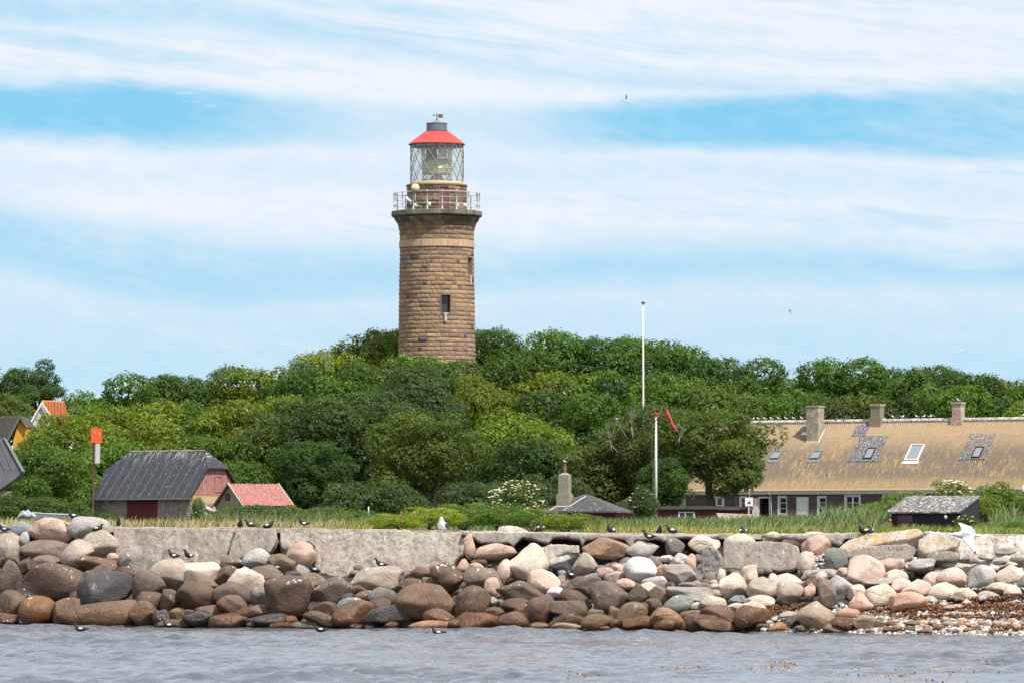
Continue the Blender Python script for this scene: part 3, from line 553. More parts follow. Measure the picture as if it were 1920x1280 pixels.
# ------------------------------------------------------------ trees
def leafmat(name, tr=.36, rough=.55):
    m, t, b, out = newmat(name)
    oi = t.n('ShaderNodeObjectInfo'); a1 = t.n('ShaderNodeAttribute', attribute_name='lv').outputs['Fac']; a2 = t.n('ShaderNodeAttribute', attribute_name='ct').outputs['Fac']
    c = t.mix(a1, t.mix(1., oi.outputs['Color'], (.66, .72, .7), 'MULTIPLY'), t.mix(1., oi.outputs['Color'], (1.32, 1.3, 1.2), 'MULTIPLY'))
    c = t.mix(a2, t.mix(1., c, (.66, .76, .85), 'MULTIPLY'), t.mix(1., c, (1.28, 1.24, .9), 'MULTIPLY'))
    t.put(b.inputs['Base Color'], c); b.inputs['Roughness'].default_value = rough; b.inputs['Specular IOR Level'].default_value = .35
    tl = t.n('ShaderNodeBsdfTranslucent'); t.put(tl.inputs[0], t.mix(1., c, (1.5, 1.6, .6), 'MULTIPLY'))
    mx = t.n('ShaderNodeMixShader'); mx.inputs[0].default_value = tr; t.L.new(b.outputs[0], mx.inputs[1]); t.L.new(tl.outputs[0], mx.inputs[2]); t.L.new(mx.outputs[0], out.inputs[0])
    return m
LEAF = leafmat('leaves')
BARK = plain('bark', (.13, .11, .085), (.06, .05, .04), 5, .9, bd=.03); DEAD = plain('dead_wood', (.34, .31, .27), (.22, .2, .17), 5, .9)
def rndu(r_, n): 
    v = r_.normal(size=(n, 3)); return v / np.linalg.norm(v, axis=1)[:, None]
def leafquads(r_, c, n, size, ct):
    k = len(c); u = np.cross(n, rndu(r_, k)); u /= np.linalg.norm(u, axis=1)[:, None] + 1e-9; w_ = np.cross(n, u)
    s = (size * r_.uniform(.6, 1.35, k))[:, None]
    V = np.stack([c - u * s, c + w_ * s * .55 + n * s * .12, c + u * s, c - w_ * s * .55 + n * s * .12], 1).reshape(-1, 3)
    Fc = np.arange(4 * k).reshape(k, 4); lv = np.repeat(r_.uniform(0, 1, k), 4)
    return V, Fc, lv, np.repeat(ct, 4)
def crown(name, seed, rad, ntuft, ncl, ls, zmin=-.75, cr=.9, tr=.17, per=9, core=.62, flat=.72):
    """overlapping leafy boughs of very unequal size round a rounded body; tufts that would lie inside another bough are left out"""
    r_ = np.random.default_rng(seed); rad = np.array(rad); Cb = []; q = r_.uniform(0, 6.28, 4)
    while len(Cb) < ncl:
        d = rndu(r_, 1)[0]
        if d[2] < zmin: continue
        out_ = 1 + .13 * math.sin(2 * math.atan2(d[1], d[0]) + q[0]) + .10 * math.sin(5 * d[2] + q[1]) + .08 * math.sin(5 * math.atan2(d[1], d[0]) + q[2])
        Cb.append(d * out_ * r_.uniform(.45, .86))
    Cb = np.array(Cb) * rad; Rb = cr * np.exp(r_.normal(0, .30, ncl)); tone = np.clip(r_.normal(.5, .3, ncl), 0, 1)
    ax = np.stack([np.ones(ncl) * 1.1, np.ones(ncl) * 1.1, np.full(ncl, flat) * r_.uniform(.8, 1.25, ncl)], 1)
    w_ = Rb ** 2 / (Rb ** 2).sum(); bi = r_.choice(ncl, ntuft, p=w_); d = rndu(r_, ntuft); d[:, 2] = d[:, 2] * .9 + .12; d /= np.linalg.norm(d, axis=1)[:, None]
    P_ = Cb[bi] + d * ax[bi] * Rb[bi][:, None] * (1 - .22 * r_.uniform(0, 1, ntuft) ** 2)[:, None] * (1 + .10 * np.sin(d[:, 0] * 6 + bi) * np.sin(d[:, 2] * 7 + bi * 2.))[:, None]
    keep = np.ones(ntuft, bool)
    for j in range(ncl):
        q_ = ((P_ - Cb[j]) / (ax[j] * Rb[j])); keep &= ~(((q_ ** 2).sum(1) < .60) & (bi != j))
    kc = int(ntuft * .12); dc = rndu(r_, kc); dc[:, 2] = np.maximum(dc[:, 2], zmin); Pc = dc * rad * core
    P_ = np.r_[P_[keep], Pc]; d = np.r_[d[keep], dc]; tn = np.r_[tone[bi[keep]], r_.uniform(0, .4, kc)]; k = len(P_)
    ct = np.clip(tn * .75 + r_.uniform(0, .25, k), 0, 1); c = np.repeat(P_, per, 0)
    o_ = np.clip(r_.normal(size=(k * per, 3)), -1.7, 1.7) * tr * np.array([1, 1, .6]) * np.repeat(r_.uniform(.6, 1.3, k), per)[:, None]
    n_ = np.repeat(d, per, 0) * .6 + rndu(r_, k * per) * .6 + np.array([0, 0, .5]) + o_ / tr * .12; n_ /= np.linalg.norm(n_, axis=1)[:, None]
    V, Fc, lv, ctt = leafquads(r_, c + o_, n_, ls, np.repeat(ct, per))
    return npmesh(name, V, Fc, LEAF, False, None, [('lv', 'POINT', lv), ('ct', 'POINT', ctt)]), Cb
def limbs_mesh(name, Cs, rz_, n=9, mat=None, th=.09):
    mb = MB(); q = random.Random(len(Cs)); base = Vector((0, 0, -rz_ * .9))
    for c in q.sample(list(map(tuple, Cs)), min(n, len(Cs))):
        c = Vector(c) * .96; mid = base.lerp(c, .5) + Vector((q.uniform(-.3, .3), q.uniform(-.3, .3), -.1 * rz_))
        mb.tube([base, base.lerp(mid, .5) + Vector((q.uniform(-.1, .1), 0, 0)), mid, mid.lerp(c, .6) + Vector((q.uniform(-.2, .2), 0, .1)), c], [th * 1.6, th * 1.2, th * .8, th * .45, th * .15], 6)
        for _ in range(2):
            e = mid.lerp(c, q.uniform(.1, .6)); mb.tube([e, e + Vector((q.uniform(-.9, .9), q.uniform(-.9, .9), q.uniform(.1, .9)))], [th * .4, th * .1], 5)
    return npmesh(name, mb.v, mb.f, mat or BARK, True)
def trunk_mesh():
    mb = MB(); mb.tube([(0, 0, -1.05), (.02, 0, -.9), (.1, .03, -.55), (-.02, .05, -.25), (0, 0, .05)], [.30, .22, .17, .15, .12], 10); return npmesh('trunk', mb.v, mb.f, BARK, True)
TRUNK = trunk_mesh()
PROT = []
for i in range(7):
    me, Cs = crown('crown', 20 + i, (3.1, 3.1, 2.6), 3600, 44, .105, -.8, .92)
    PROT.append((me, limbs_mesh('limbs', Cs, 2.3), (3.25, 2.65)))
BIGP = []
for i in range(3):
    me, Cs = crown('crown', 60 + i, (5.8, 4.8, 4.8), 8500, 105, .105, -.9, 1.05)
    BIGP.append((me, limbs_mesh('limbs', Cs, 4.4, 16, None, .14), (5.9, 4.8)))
OPEN = []
for i in range(2):
    me, Cs = crown('crown', 80 + i, (3.6, 3.4, 3.2), 1500, 24, .105, -.6, .62, .2, 9, .2)
    OPEN.append((me, limbs_mesh('limbs', Cs, 3.0, 26, None, .10), (3.65, 3.45)))
KIND = dict(Y=((.125, .165, .013), 'yellow-green'), G=((.072, .132, .015), 'mid green'), D=((.046, .092, .018), 'dark green'), K=((.056, .09, .026), 'dusky grey-green'), O=((.09, .13, .02), 'olive green'), B=((.085, .105, .025), 'brownish olive'))
def ray(px, py): return Vector(((px - 960) / F, 1, (HOR - py) / F))
TREES = """150 735 112 380 G|215 714 125 385 G|300 696 115 390 G|345 700 90 392 D|402 699 105 395 K|488 693 130 390 Y|568 682 84 386 D|618 666 110 400 Y|682 621 120 415 Y|738 613 84 418 G|903 613 90 425 D|962 628 110 420 G|1036 624 120 425 G|1120 625 120 425 D|1200 627 120 425 G|1276 642 120 420 G|1342 660 120 415 D|1408 683 110 412 G|1458 700 84 415 Y|1520 690 110 410 G|1590 675 112 405 G|1662 680 112 412 D|1738 677 106 406 G|1802 690 110 402 D|1868 702 110 404 Y|1926 712 92 398 G
112 768 100 352 Y|178 768 130 366 Y|265 748 140 370 Y|355 757 140 372 G|448 745 140 370 Y|538 732 150 376 Y|622 702 140 386 G|706 668 160 392 O|770 655 150 394 G|838 678 110 390 G|884 706 64 384 Y|690 690 110 388 G|905 712 90 380 Y|955 686 140 402 G|1040 688 140 400 Y|1116 690 150 402 G|1190 692 150 398 D|1272 698 150 392 G|1352 715 140 388 O|1432 735 130 388 G|1503 722 130 392 G|1572 738 112 386 B|1640 740 104 388 B|1706 725 120 388 D|1780 725 130 384 G|1860 735 130 386 D|1932 742 120 384 Y
80 820 118 312 G|40 905 110 300 G|92 842 135 322 G|215 826 140 350 G|305 800 150 352 Y|392 812 150 352 G|478 792 160 356 Y|452 858 120 346 G|560 796 170 358 G|966 768 150 350 Y|1000 818 120 338 D|1052 745 150 378 D|1112 752 160 374 G|1190 770 140 368 D|960 838 150 344 D|1090 830 110 345 D"""
TM = [(818, 600, 'the lighthouse'), (1206, 660, 'the tall flagpole'), (1527, 770, 'the biggest chimney'), (1645, 765, 'the middle chimney'), (1797, 765, 'the brick chimney'), (181, 815, 'the red square beacon'),
      (318, 850, 'the dark-roofed barn'), (93, 755, 'the orange roof'), (1250, 780, 'the windsock'), (487, 910, 'the red corrugated roof'), (1058, 880, 'the pipe-topped chimney'), (1420, 900, 'the long roof')]
def rel_tree(x, y):
    yield from relate(x, y, TM, 7, unit=1.6)
def put_tree(protos, i, px, ytop, ybot, wpx, D, color, label, rz, name='tree', cat='tree', group='trees of the grove', depth=None):
    me, li, (ex, ez) = protos[i % len(protos)]
    hm = (ybot - ytop) / F * D; wm = wpx / F * D; c = P(px, (ytop + ybot) / 2, D); gz = ground(c.x, c.y)
    sx = wm / 2 / ex; sz = hm / 2 / ez; root = empty(name, (c.x, c.y, gz), 0, label, cat, group)
    co = link('crown', me, root); co.location = (0, 0, c.z - gz); co.scale = (sx, sx if depth is None else depth, sz); co.rotation_euler = (0, 0, rz); co.color = (*color, 1)
    lo = link('limbs', li, root); lo.location = co.location; lo.scale = co.scale; lo.rotation_euler = co.rotation_euler
    h_ = max(.5, c.z - gz - hm * .38); to = link('trunk', TRUNK, root); to.location = (0, 0, h_); to.scale = (max(.8, wm * .2),) * 2 + (h_,)
    return root
rt = random.Random(5)
for ri, row in enumerate(TREES.split('\n')):
    for j, it in enumerate(row.split('|')):
        a_ = it.split(); px, yt, wp, D = map(float, a_[:4]); k = a_[4]
        hp = wp * (1.15 if ri < 2 else 1.0) + (34 if ri < 2 else 22); fb = rt.uniform(.82, 1.18); cc = tuple(x * fb * rt.uniform(.95, 1.05) for x in KIND[k][0])
        where = ('skyline', 'middle row', 'front row')[ri]
        cd_ = [f"{KIND[k][1]} {where} tree {r_}" for r_ in rel_tree(px, yt + 20)]
        cd_ += ['bushy ' + q_ for q_ in cd_] + ['leafy ' + q_ for q_ in cd_]
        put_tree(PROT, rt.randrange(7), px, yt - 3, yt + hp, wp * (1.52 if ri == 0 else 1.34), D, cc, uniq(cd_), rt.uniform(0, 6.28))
# single trees that read on their own
put_tree(BIGP, 0, 640, 706, 950, 300, 356, KIND['K'][0], 'big dusky grey-green tree spreading below the lighthouse', .5)
put_tree(BIGP, 2, 780, 685, 930, 250, 362, KIND['K'][0], 'dusky grey-green tree directly under the lighthouse, behind the olive shrub tree', 2.1)
put_tree(BIGP, 1, 586, 815, 958, 170, 345, KIND['D'][0], 'dark green tree right of the small red-roofed shed', 1.)
put_tree(BIGP, 1, 800, 757, 958, 236, 330, KIND['O'][0], 'light olive shrubby tree in front of the dark trees at mid picture', .2, depth=.6)
put_tree(BIGP, 0, 1330, 747, 915, 235, 326, KIND['O'][0], 'wind-bent spreading tree overlapping the long roof, right of the windsock', 3., depth=.55)
put_tree(BIGP, 2, 1222, 757, 968, 230, 331, KIND['B'][0], 'brownish olive tree with bare upper twigs behind the windsock pole', 4., depth=.55)
put_tree(PROT, 3, 1130, 822, 962, 160, 332, KIND['B'][0], 'low brownish olive tree behind the hipped black roof', 2.)
put_tree(PROT, 4, 1238, 850, 962, 105, 323, KIND['D'][0], 'small dark tree behind the low red cabin', 2.6)
put_tree(PROT, 2, 1378, 815, 938, 120, 324, KIND['O'][0], 'dark drooping branch-tree in front of the long roof eave', 1.6)
put_tree(OPEN, 0, 72, 655, 800, 128, 388, KIND['D'][0], 'open dark windswept tree with visible branches in the top left of the grove', .4)
put_tree(OPEN, 1, 10, 676, 820, 130, 384, KIND['D'][0], 'dark open tree cut by the edge of the photo, above the yellow gable', 2.)
put_tree(PROT, 5, 16, 735, 850, 110, 380, KIND['O'][0], 'olive tree between the yellow gable and the windswept trees', 1.)
def twigs(name, px, py, D, n, h, label, lean=0, group='bare dead branches in the canopy'):
    mb = MB(); q = random.Random(int(px)); b0 = Vector((0, 0, 0))
    def grow(p, d, l, r_, k):
        e = p + d * l; mb.tube([p, p.lerp(e, .5) + Vector((q.uniform(-.04, .04), 0, q.uniform(-.04, .04))), e], [r_ * .6, r_ * .5, r_ * .3], 5)
        if k: 
            for _ in range(q.choice((2, 2, 3))): grow(e, (d + Vector((q.uniform(-.7, .7), q.uniform(-.5, .5), q.uniform(-.2, .5)))).normalized(), l * q.uniform(.55, .8), r_ * .6, k - 1)
    for _ in range(n): grow(b0 + Vector((q.uniform(-.5, .5), 0, -1.2)), Vector((q.uniform(-.5, .5) + lean, 0, 1)).normalized(), h * q.uniform(.6, 1), .045, 3)
    o = mb.build(name, DEAD, None, True, P(px, py, D)); return setp(o, label, 'branch', group)
twigs('bare_branch', 612, 668, 384, 3, .9, 'cluster of bare grey twigs above the canopy left of the lighthouse', -.2)
twigs('bare_branch', 541, 684, 384, 2, .8, 'thin bare twig sticking up from the dark tree left of the lighthouse', -.3)
twigs('bare_branch', 1180, 790, 325, 3, 1.1, 'bare pale twigs left of the windsock pole', -.5)
twigs('bare_branch', 1278, 800, 321, 2, .9, 'bare pale twigs just below the windsock', .3)
twigs('bare_branch', 1160, 815, 324, 2, 1., 'forked bare branch above the hipped black roof', -.6)

# ------------------------------------------------------------ bushes
BUSH = []
for i in range(4):
    me, Cs = crown('foliage', 140 + i, (1.2, .95, .92), 1500, 34, .036, -.3, .32, .07); BUSH.append((me, limbs_mesh('stems', Cs, .75, 8, None, .02)))
FARB = []
for i in range(3):
    me, Cs = crown('foliage', 160 + i, (1.75, 1.4, 1.3), 1300, 30, .07, -.3, .48, .12); FARB.append((me, limbs_mesh('stems', Cs, 1.1, 8, None, .03)))
PINK = plain('rose_petals', (.62, .06, .26), (.5, .04, .2), 9, .6); CREAM = plain('cream_blossom', (.74, .70, .50), (.6, .58, .38), 9, .7)
def bush(px, ytop, ybot, wpx, D, color, label, flowers=None, name='bush', far=False, cat='bush', group='low bushes in front of the buildings'):
    lst, (ex, ez) = (FARB, (1.8, 1.35)) if far else (BUSH, (1.22, .95))
    me, st = lst[int(px) % len(lst)]; c = P(px, (ytop + ybot) / 2, D); gz = ground(c.x, c.y); hm = max(.3, (ybot - ytop) / F * D); wm = wpx / F * D
    root = empty(name, (c.x, c.y, gz), 0, label, cat, group)
    top = c.z + hm / 2 - gz; s_ = (wm / 2 / ex, wm / 2 / ex * .9, top / 2 / ez * 1.02)
    for nm_, me_ in (('foliage', me), ('stems', st)):
        o = link(nm_, me_, root); o.location = (0, 0, top / 2); o.scale = s_; o.rotation_euler = (0, 0, px); o.color = (*color, 1)
    if flowers:
        mat, n_, r_ = flowers; mb = MB(); q = random.Random(int(px))
        for _ in range(n_):
            th_ = q.uniform(-1.5, 1.5); ph_ = q.uniform(-.1, 1.3); d = Vector((math.sin(th_) * math.cos(ph_), -math.cos(th_) * math.cos(ph_), math.sin(ph_)))
            p = Vector((d.x * wm * .47, d.y * wm * .42, top / 2 + d.z * top * .5)); k = r_ * q.uniform(.6, 1.3)
            if mat is CREAM: mb.ico(p, (k * 1.5, k * 1.5, k * .6), 1)
            else: mb.ico(p, (k, k, k * .7), 1)
        mb.build('blossoms', mat, root, True)
    return root
RG, RY_, NG = (.10, .18, .022), (.23, .27, .02), (.14, .20, .045)
bush(752, 962, 996, 117, 146, RY_, 'yellowish low rose bush at the left end of the rose hedge', (PINK, 8, .03), 'rose_bush')
bush(806, 948, 996, 143, 156, RY_, 'yellow-topped rose bush behind the big white gull', (PINK, 12, .03), 'rose_bush')
bush(872, 944, 996, 143, 176, RG, 'green rose bush with pink flowers right of the big white gull', (PINK, 18, .035), 'rose_bush')
bush(940, 941, 998, 156, 160, RG, 'tall green rose bush with pink flowers below the white elder', (PINK, 18, .035), 'rose_bush')
bush(1002, 951, 1000, 130, 152, RG, 'green rose bush with pink flowers behind the broken slab on the wall', (PINK, 16, .035), 'rose_bush')
bush(1056, 962, 1000, 130, 148, tuple((a + b_) / 2 for a, b_ in zip(RG, RY_)), 'bright green rose bush at the right end of the rose hedge', (PINK, 14, .035), 'rose_bush')
bush(700, 971, 994, 104, 150, RY_, 'tiny yellow flowering bush on the wall edge left of the rose hedge', (PINK, 5, .03), 'rose_bush')
bush(972, 898, 960, 112, 262, (.09, .13, .03), 'elder bush covered in cream blossom left of the pipe-topped chimney', (CREAM, 90, .06), 'elder_bush', True)
bush(928, 915, 950, 50, 268, (.09, .13, .03), 'small elder with cream blossom before the low concrete building', (CREAM, 24, .07), 'elder_bush', True)
bush(1785, 898, 960, 92, 262, (.13, .16, .03), 'cream flowering elder behind the black shed', (CREAM, 80, .06), 'elder_bush', True)
bush(1868, 906, 985, 120, 258, (.115, .17, .03), 'large grassy green bush right of the black shed', None, 'bush', True)
bush(1905, 918, 985, 100, 262, (.10, .15, .03), 'second green bush, between the large grassy bush and the photo edge', None, 'bush', True)
bush(1848, 925, 985, 70, 252, (.13, .18, .03), 'yellowish small bush touching the black shed gable', None, 'bush', True)
bush(1950, 925, 985, 110, 250, (.09, .14, .03), 'dark bush at the right edge of the photo', None, 'bush', True)
bush(1700, 922, 975, 120, 285, NG, 'feathery bush left of and behind the black shed', None, 'bush', True)
bush(1630, 948, 978, 120, 285, NG, 'low feathery bush in front of the french window', None, 'bush', True)
bush(1812, 965, 992, 62, 215, (.06, .11, .025), 'dark leafy bush against the right end of the black shed', (CREAM, 10, .04), 'bush')
bush(1850, 978, 998, 80, 180, (.10, .18, .03), 'bright green weeds on the wall right of the shed', None, 'bush')
bush(1900, 976, 1000, 90, 178, (.09, .17, .03), 'bright green weeds at the far right wall top', None, 'bush')
bush(480, 944, 990, 110, 262, (.085, .12, .035), 'grey-green bush in front of the red corrugated roof', None, 'bush', True)
bush(545, 948, 990, 100, 258, (.10, .14, .04), 'bush right of the red corrugated roof', None, 'bush', True)
bush(612, 948, 985, 110, 262, (.11, .15, .05), 'grassy bush left of the white peg', None, 'bush', True)
bush(672, 955, 990, 100, 250, (.095, .16, .03), 'fresh green bush at the white peg', None, 'bush', True)
bush(425, 952, 985, 60, 268, (.10, .14, .03), 'small bush left of the red-roofed shed bushes', None, 'bush', True)
bush(372, 930, 968, 36, 292, (.08, .13, .03), 'climbing shrub at the barn corner above the dry stone wall', None, 'bush', True)
for px, yt, w_, lb in ((15, 925, 110, 'nettle bush under the grey roof at the left edge'), (78, 930, 110, 'nettle bush behind the small boat'), (140, 940, 90, 'nettle bush left of the beacon post'), (200, 962, 60, 'low nettles at the beacon post')):
    bush(px, yt, 972, w_, 292, (.075, .12, .03), lb, None, 'bush', True)
for px, yt, w_, lb in ((930, 900, 120, 'dark undergrowth right of the olive shrub tree'), (1000, 900, 120, 'dark undergrowth above the elder bush'), (1075, 905, 110, 'dark undergrowth between hut chimney and olive tree'), (660, 900, 130, 'dark undergrowth beneath the big dusky tree'), (740, 905, 130, 'dark undergrowth left of the olive shrub tree trunk'), (870, 900, 120, 'dark undergrowth right behind the olive shrub tree'), (715, 942, 100, 'dark undergrowth bush below the olive shrub tree'), (840, 935, 110, 'dark bush before the low concrete building'), (1185, 935, 70, 'shady bush right of the hipped black roof'), (1205, 912, 60, 'pale green shrub at the foot of the windsock pole')):
    bush(px, yt, 968, w_, 296, (.06, .095, .03), lb, (CREAM, 14, .06) if px == 1205 else None, 'bush', True)

# ------------------------------------------------------------ grass
GM, t, b, out = newmat('grass_blades'); at = t.n('ShaderNodeAttribute', attribute_name='col'); t.put(b.inputs['Base Color'], at.outputs['Color']); b.inputs['Roughness'].default_value = .6
tl = t.n('ShaderNodeBsdfTranslucent'); t.L.new(at.outputs['Color'], tl.inputs[0]); mx = t.n('ShaderNodeMixShader'); mx.inputs[0].default_value = .3
t.L.new(b.outputs[0], mx.inputs[1]); t.L.new(tl.outputs[0], mx.inputs[2]); t.L.new(mx.outputs[0], out.inputs[0])
def grass(name, label, n, pxr, Dr, hr, cols, wd, seed, dense=None):
    r_ = np.random.default_rng(seed); k = 0; P0 = []
    D = r_.uniform(Dr[0], Dr[1], n) if dense is None else Dr[0] + (Dr[1] - Dr[0]) * r_.uniform(0, 1, n) ** dense
    px = r_.uniform(pxr[0], pxr[1], n); x = (px - 960) / F * D
    D = np.maximum(D, np.array([Dwall(p_) + 1.55 for p_ in px])); x = (px - 960) / F * D
    h0 = np.where((px > 695) & (px < 1100) & (D < 200), .3, 1.) * np.where((px > 1655) & (px < 1860) & (D > 200), .3, 1.)
    z = np.array([ground(a_, b_) for a_, b_ in zip(x, D)])
    tuft = .55 + .9 * np.abs(np.sin(x * 1.3 + np.sin(D * .5) * 2) * np.sin(D * .37 + x * .41 + 1.))
    h = r_.uniform(hr[0], hr[1], n) * tuft * h0; a = r_.uniform(0, 6.28, n); le = h * r_.uniform(.15, .65, n)
    dx, dy = np.cos(a) * le + .12 * h, np.sin(a) * le; wv = wd * r_.uniform(.6, 1.5, n); sx = np.ones(n) * wv; 
    B0 = np.c_[x - sx, D, z - .03]; B1 = np.c_[x + sx, D, z - .03]; M0 = np.c_[x - sx * .8 + dx * .3, D + dy * .3, z + h * .62]; M1 = np.c_[x + sx * .8 + dx * .3, D + dy * .3, z + h * .62]; T = np.c_[x + dx, D + dy, z + h]
    V = np.stack([B0, B1, M1, M0, T, T + np.c_[sx * .3, 0 * sx, 0 * sx]], 1).reshape(-1, 3); i = np.arange(n) * 6
    Fc = np.r_[np.c_[i, i + 1, i + 2, i + 3], np.c_[i + 3, i + 2, i + 5, i + 4]]
    ci = r_.integers(0, len(cols), n); patch = .5 + .5 * np.sin(x * .5 + D * .11) * np.sin(D * .23 - x * .2); C_ = np.array(cols)[ci] * r_.uniform(.7, 1.25, n)[:, None] * (.8 + .35 * patch)[:, None]
    o = link(name, npmesh(name, V, Fc, GM, False, None, [('col', 'POINT', np.repeat(C_, 6, 0))])); return setp(o, label, 'grass', None, 'stuff')
DRY = [(.46, .38, .17), (.38, .32, .13), (.54, .45, .24), (.28, .27, .09)]; YEL = [(.36, .31, .07), (.44, .35, .09), (.28, .28, .06), (.17, .22, .05)]; GRN = [(.12, .19, .045), (.16, .23, .06), (.10, .16, .04), (.21, .25, .09)]
grass('dry_grass', 'pale dry grass between the barn and the sea wall', 58000, (-260, 640), (130, 300), (.14, .34), DRY, .011, 1, 1.3)
grass('meadow_grass', 'yellow-green meadow grass along the top of the sea wall', 80000, (600, 1980), (130, 215), (.15, .32), YEL, .010, 2)
grass('tall_grass', 'tall green grass and nettles in front of the long house', 60000, (540, 1980), (215, 318), (.34, .72), GRN, .020, 3)
grass('green_verge', 'green weeds in front of the nettles on the left', 14000, (-40, 560), (265, 312), (.2, .5), GRN, .018, 4)
grass('rough_grass', 'rough taller grass standing around the bushes and huts at the right', 16000, (1540, 1980), (242, 300), (.5, 1.1), GRN, .02, 7)
grass('bush_grass', 'long grass standing around the low bushes left of the roses', 14000, (380, 740), (238, 275), (.45, .95), [(.14, .19, .06), (.18, .21, .08), (.10, .16, .04)], .02, 8)
grass('wall_top_weeds', 'bright green weeds right behind the wall at the right', 9000, (1380, 1980), (129, 150), (.12, .3), [(.12, .22, .03), (.18, .26, .04)], .012, 5)
# ------------------------------------------------------------ buildings
def hit(px, py, loc, rz, p0, nrm):
    """where the sight line of a photo pixel meets a plane given in a building's own frame"""
    Rm = Matrix.Rotation(-rz, 3, 'Z'); o_ = Rm @ (Vector((0, 0, EYE)) - Vector(loc)); d_ = Rm @ ray(px, py); nrm = Vector(nrm)
    return o_ + d_ * ((Vector(p0) - o_).dot(nrm) / d_.dot(nrm))
def fieldstone(name, cols, mortar, sc):
    m, t, b, out = newmat(name); v = obc(t); vz = t.scale(v, (1, 1, 1.5))
    vd = t.n('ShaderNodeTexVoronoi'); t.put(vd.inputs[0], vz); vd.inputs['Scale'].default_value = sc; ed = t.vor(vz, sc, 'DISTANCE_TO_EDGE')
    rr = t.n('ShaderNodeValToRGB'); t.L.new(t.xyz(vd.outputs['Color'])[0], rr.inputs[0]); e_ = rr.color_ramp.elements
    e_[0].color = (*cols[0], 1); e_[1].color = (*cols[-1], 1)
    for i, c_ in enumerate(cols[1:-1]): x_ = e_.new((i + 1) / (len(cols) - 1)); x_.color = (*c_, 1)
    n = t.noise(v, 14, 5, .6); c = t.mix(t.ss(n, .3, .7, 0., .5), rr.outputs[0], t.mix(1., rr.outputs[0], (.6, .58, .56), 'MULTIPLY'))
    e2 = t.ss(ed, .02, .07); c = t.mix(e2, mortar, c); t.put(b.inputs['Base Color'], c); b.inputs['Roughness'].default_value = .85
    bump(t, b, t.m('ADD', e2, t.m('MULTIPLY', n, .3)), .04); return m
def blockwall(name, c1, c2, mortar, bw, bh, msz=.012, st=None):
    m, t, b, out = newmat(name); v = obc(t); x_, y_, z_ = t.xyz(v)
    br = t.n('ShaderNodeTexBrick'); t.put(br.inputs['Vector'], t.comb(t.m('ADD', x_, y_), z_, 0.)); br.inputs['Scale'].default_value = 1; br.inputs['Brick Width'].default_value = bw; br.inputs['Row Height'].default_value = bh
    br.inputs['Mortar Size'].default_value = msz; br.inputs['Color1'].default_value = (*c1, 1); br.inputs['Color2'].default_value = (*c2, 1); br.inputs['Mortar'].default_value = (*mortar, 1); br.inputs['Bias'].default_value = 0
    n = t.noise(v, 5, 6, .65); c = t.mix(t.ss(n, .3, .72, 0., .55), br.outputs[0], t.mix(1., br.outputs[0], (.6, .57, .55), 'MULTIPLY'))
    if st: c = t.mix(t.ss(t.noise(v, 2.2, 4), .5, .62, 0., .75), c, st)
    t.put(b.inputs['Base Color'], c); b.inputs['Roughness'].default_value = .88; bump(t, b, t.m('SUBTRACT', t.m('MULTIPLY', n, .5), br.outputs['Fac']), .02); return m
GLASS, t, b, out = newmat('window_glass'); b.inputs['Base Color'].default_value = (.03, .04, .05, 1); b.inputs['Roughness'].default_value = .08
WHITE = plain('white_paint', (.74, .73, .70), (.62, .61, .57), 8, .6); DARKIN = plain('dark_interior', (.035, .03, .025), (.02, .02, .02), 8, .9)  # dark_interior: near-black paint stands in for unlit insides
DROP = (.66, .65, .63)
def box3(mb, p0, p1, mi=0): mb.box(min(p0[0], p1[0]), max(p0[0], p1[0]), min(p0[1], p1[1]), max(p0[1], p1[1]), min(p0[2], p1[2]), max(p0[2], p1[2]), mi)

# --- stone barn with half-hipped dark roof
th = R(35); D0 = 318.; lc = P(357, 978, D0); base = lc.z - .4; loc = Vector((lc.x, D0, base)); rz = -th
barn = empty('stone_barn', loc, rz, 'fieldstone barn with a half-hipped dark roof and dark red double doors', 'barn')
ev = P(357, 928, D0).z - base; Wd = 100 / F * D0 / math.sin(th); L_ = 181 / F * D0 / math.cos(th); Hr = P(380, 848, D0 + 2.5).z - base; hw = Wd / 2
s1, c1_ = math.sin(th), math.cos(th); L_ = (F * lc.x - (178 - 960) * D0) / ((178 - 960) * s1 + F * c1_); Wd = ((450 - 960) * D0 - F * lc.x) / (F * s1 - (450 - 960) * c1_); hw = Wd / 2
kz = ev + (Hr - ev) * .60
ki = hw * (kz - ev) / (Hr - ev); insr = 1.0
STN = fieldstone('barn_fieldstone', [(.27, .22, .19), (.36, .30, .26), (.19, .165, .15), (.42, .34, .29), (.31, .26, .22)], (.42, .38, .33), 2.6)
door0 = hit(237, 930, loc, rz, (0, 0, 0), (0, 1, 0)).x; door1 = hit(295.5, 930, loc, rz, (0, 0, 0), (0, 1, 0)).x
mb = MB(); tk = .4; dh = ev - .02
mb.box(-L_, door0, 0, tk, -.5, ev); mb.box(door1, 0, 0, tk, -.5, ev); mb.box(-L_, 0, Wd - tk, Wd, -.5, ev); mb.box(-L_, -L_ + tk, tk, Wd - tk, -.5, ev); mb.box(-tk, 0, tk, Wd - tk, -.5, ev - .5)
mb.build('wall', STN, barn)
mb = MB(); mb.box(-tk, .004, .02, Wd - .02, ev - .5, ev - .02); mb.build('plaster_band', plain('ochre_plaster', (.50, .36, .13), (.42, .33, .2), 3, .85), barn)
WR = plain('weathered_red_boards', (.42, .19, .17), (.28, .11, .10), 4, .8, streak=(.52, .40, .37))
for s_ in (0, 1):
    mb = MB(); xg = -.14 if s_ == 0 else -L_ + .03; pts = [(xg, .05, ev), (xg, Wd - .05, ev), (xg, Wd - ki, kz), (xg, ki, kz)]
    mb.prism(pts, (.12, 0, 0))
    if s_ == 1: mb.build('gable_boards', WR, barn)
    else: mb_r = mb
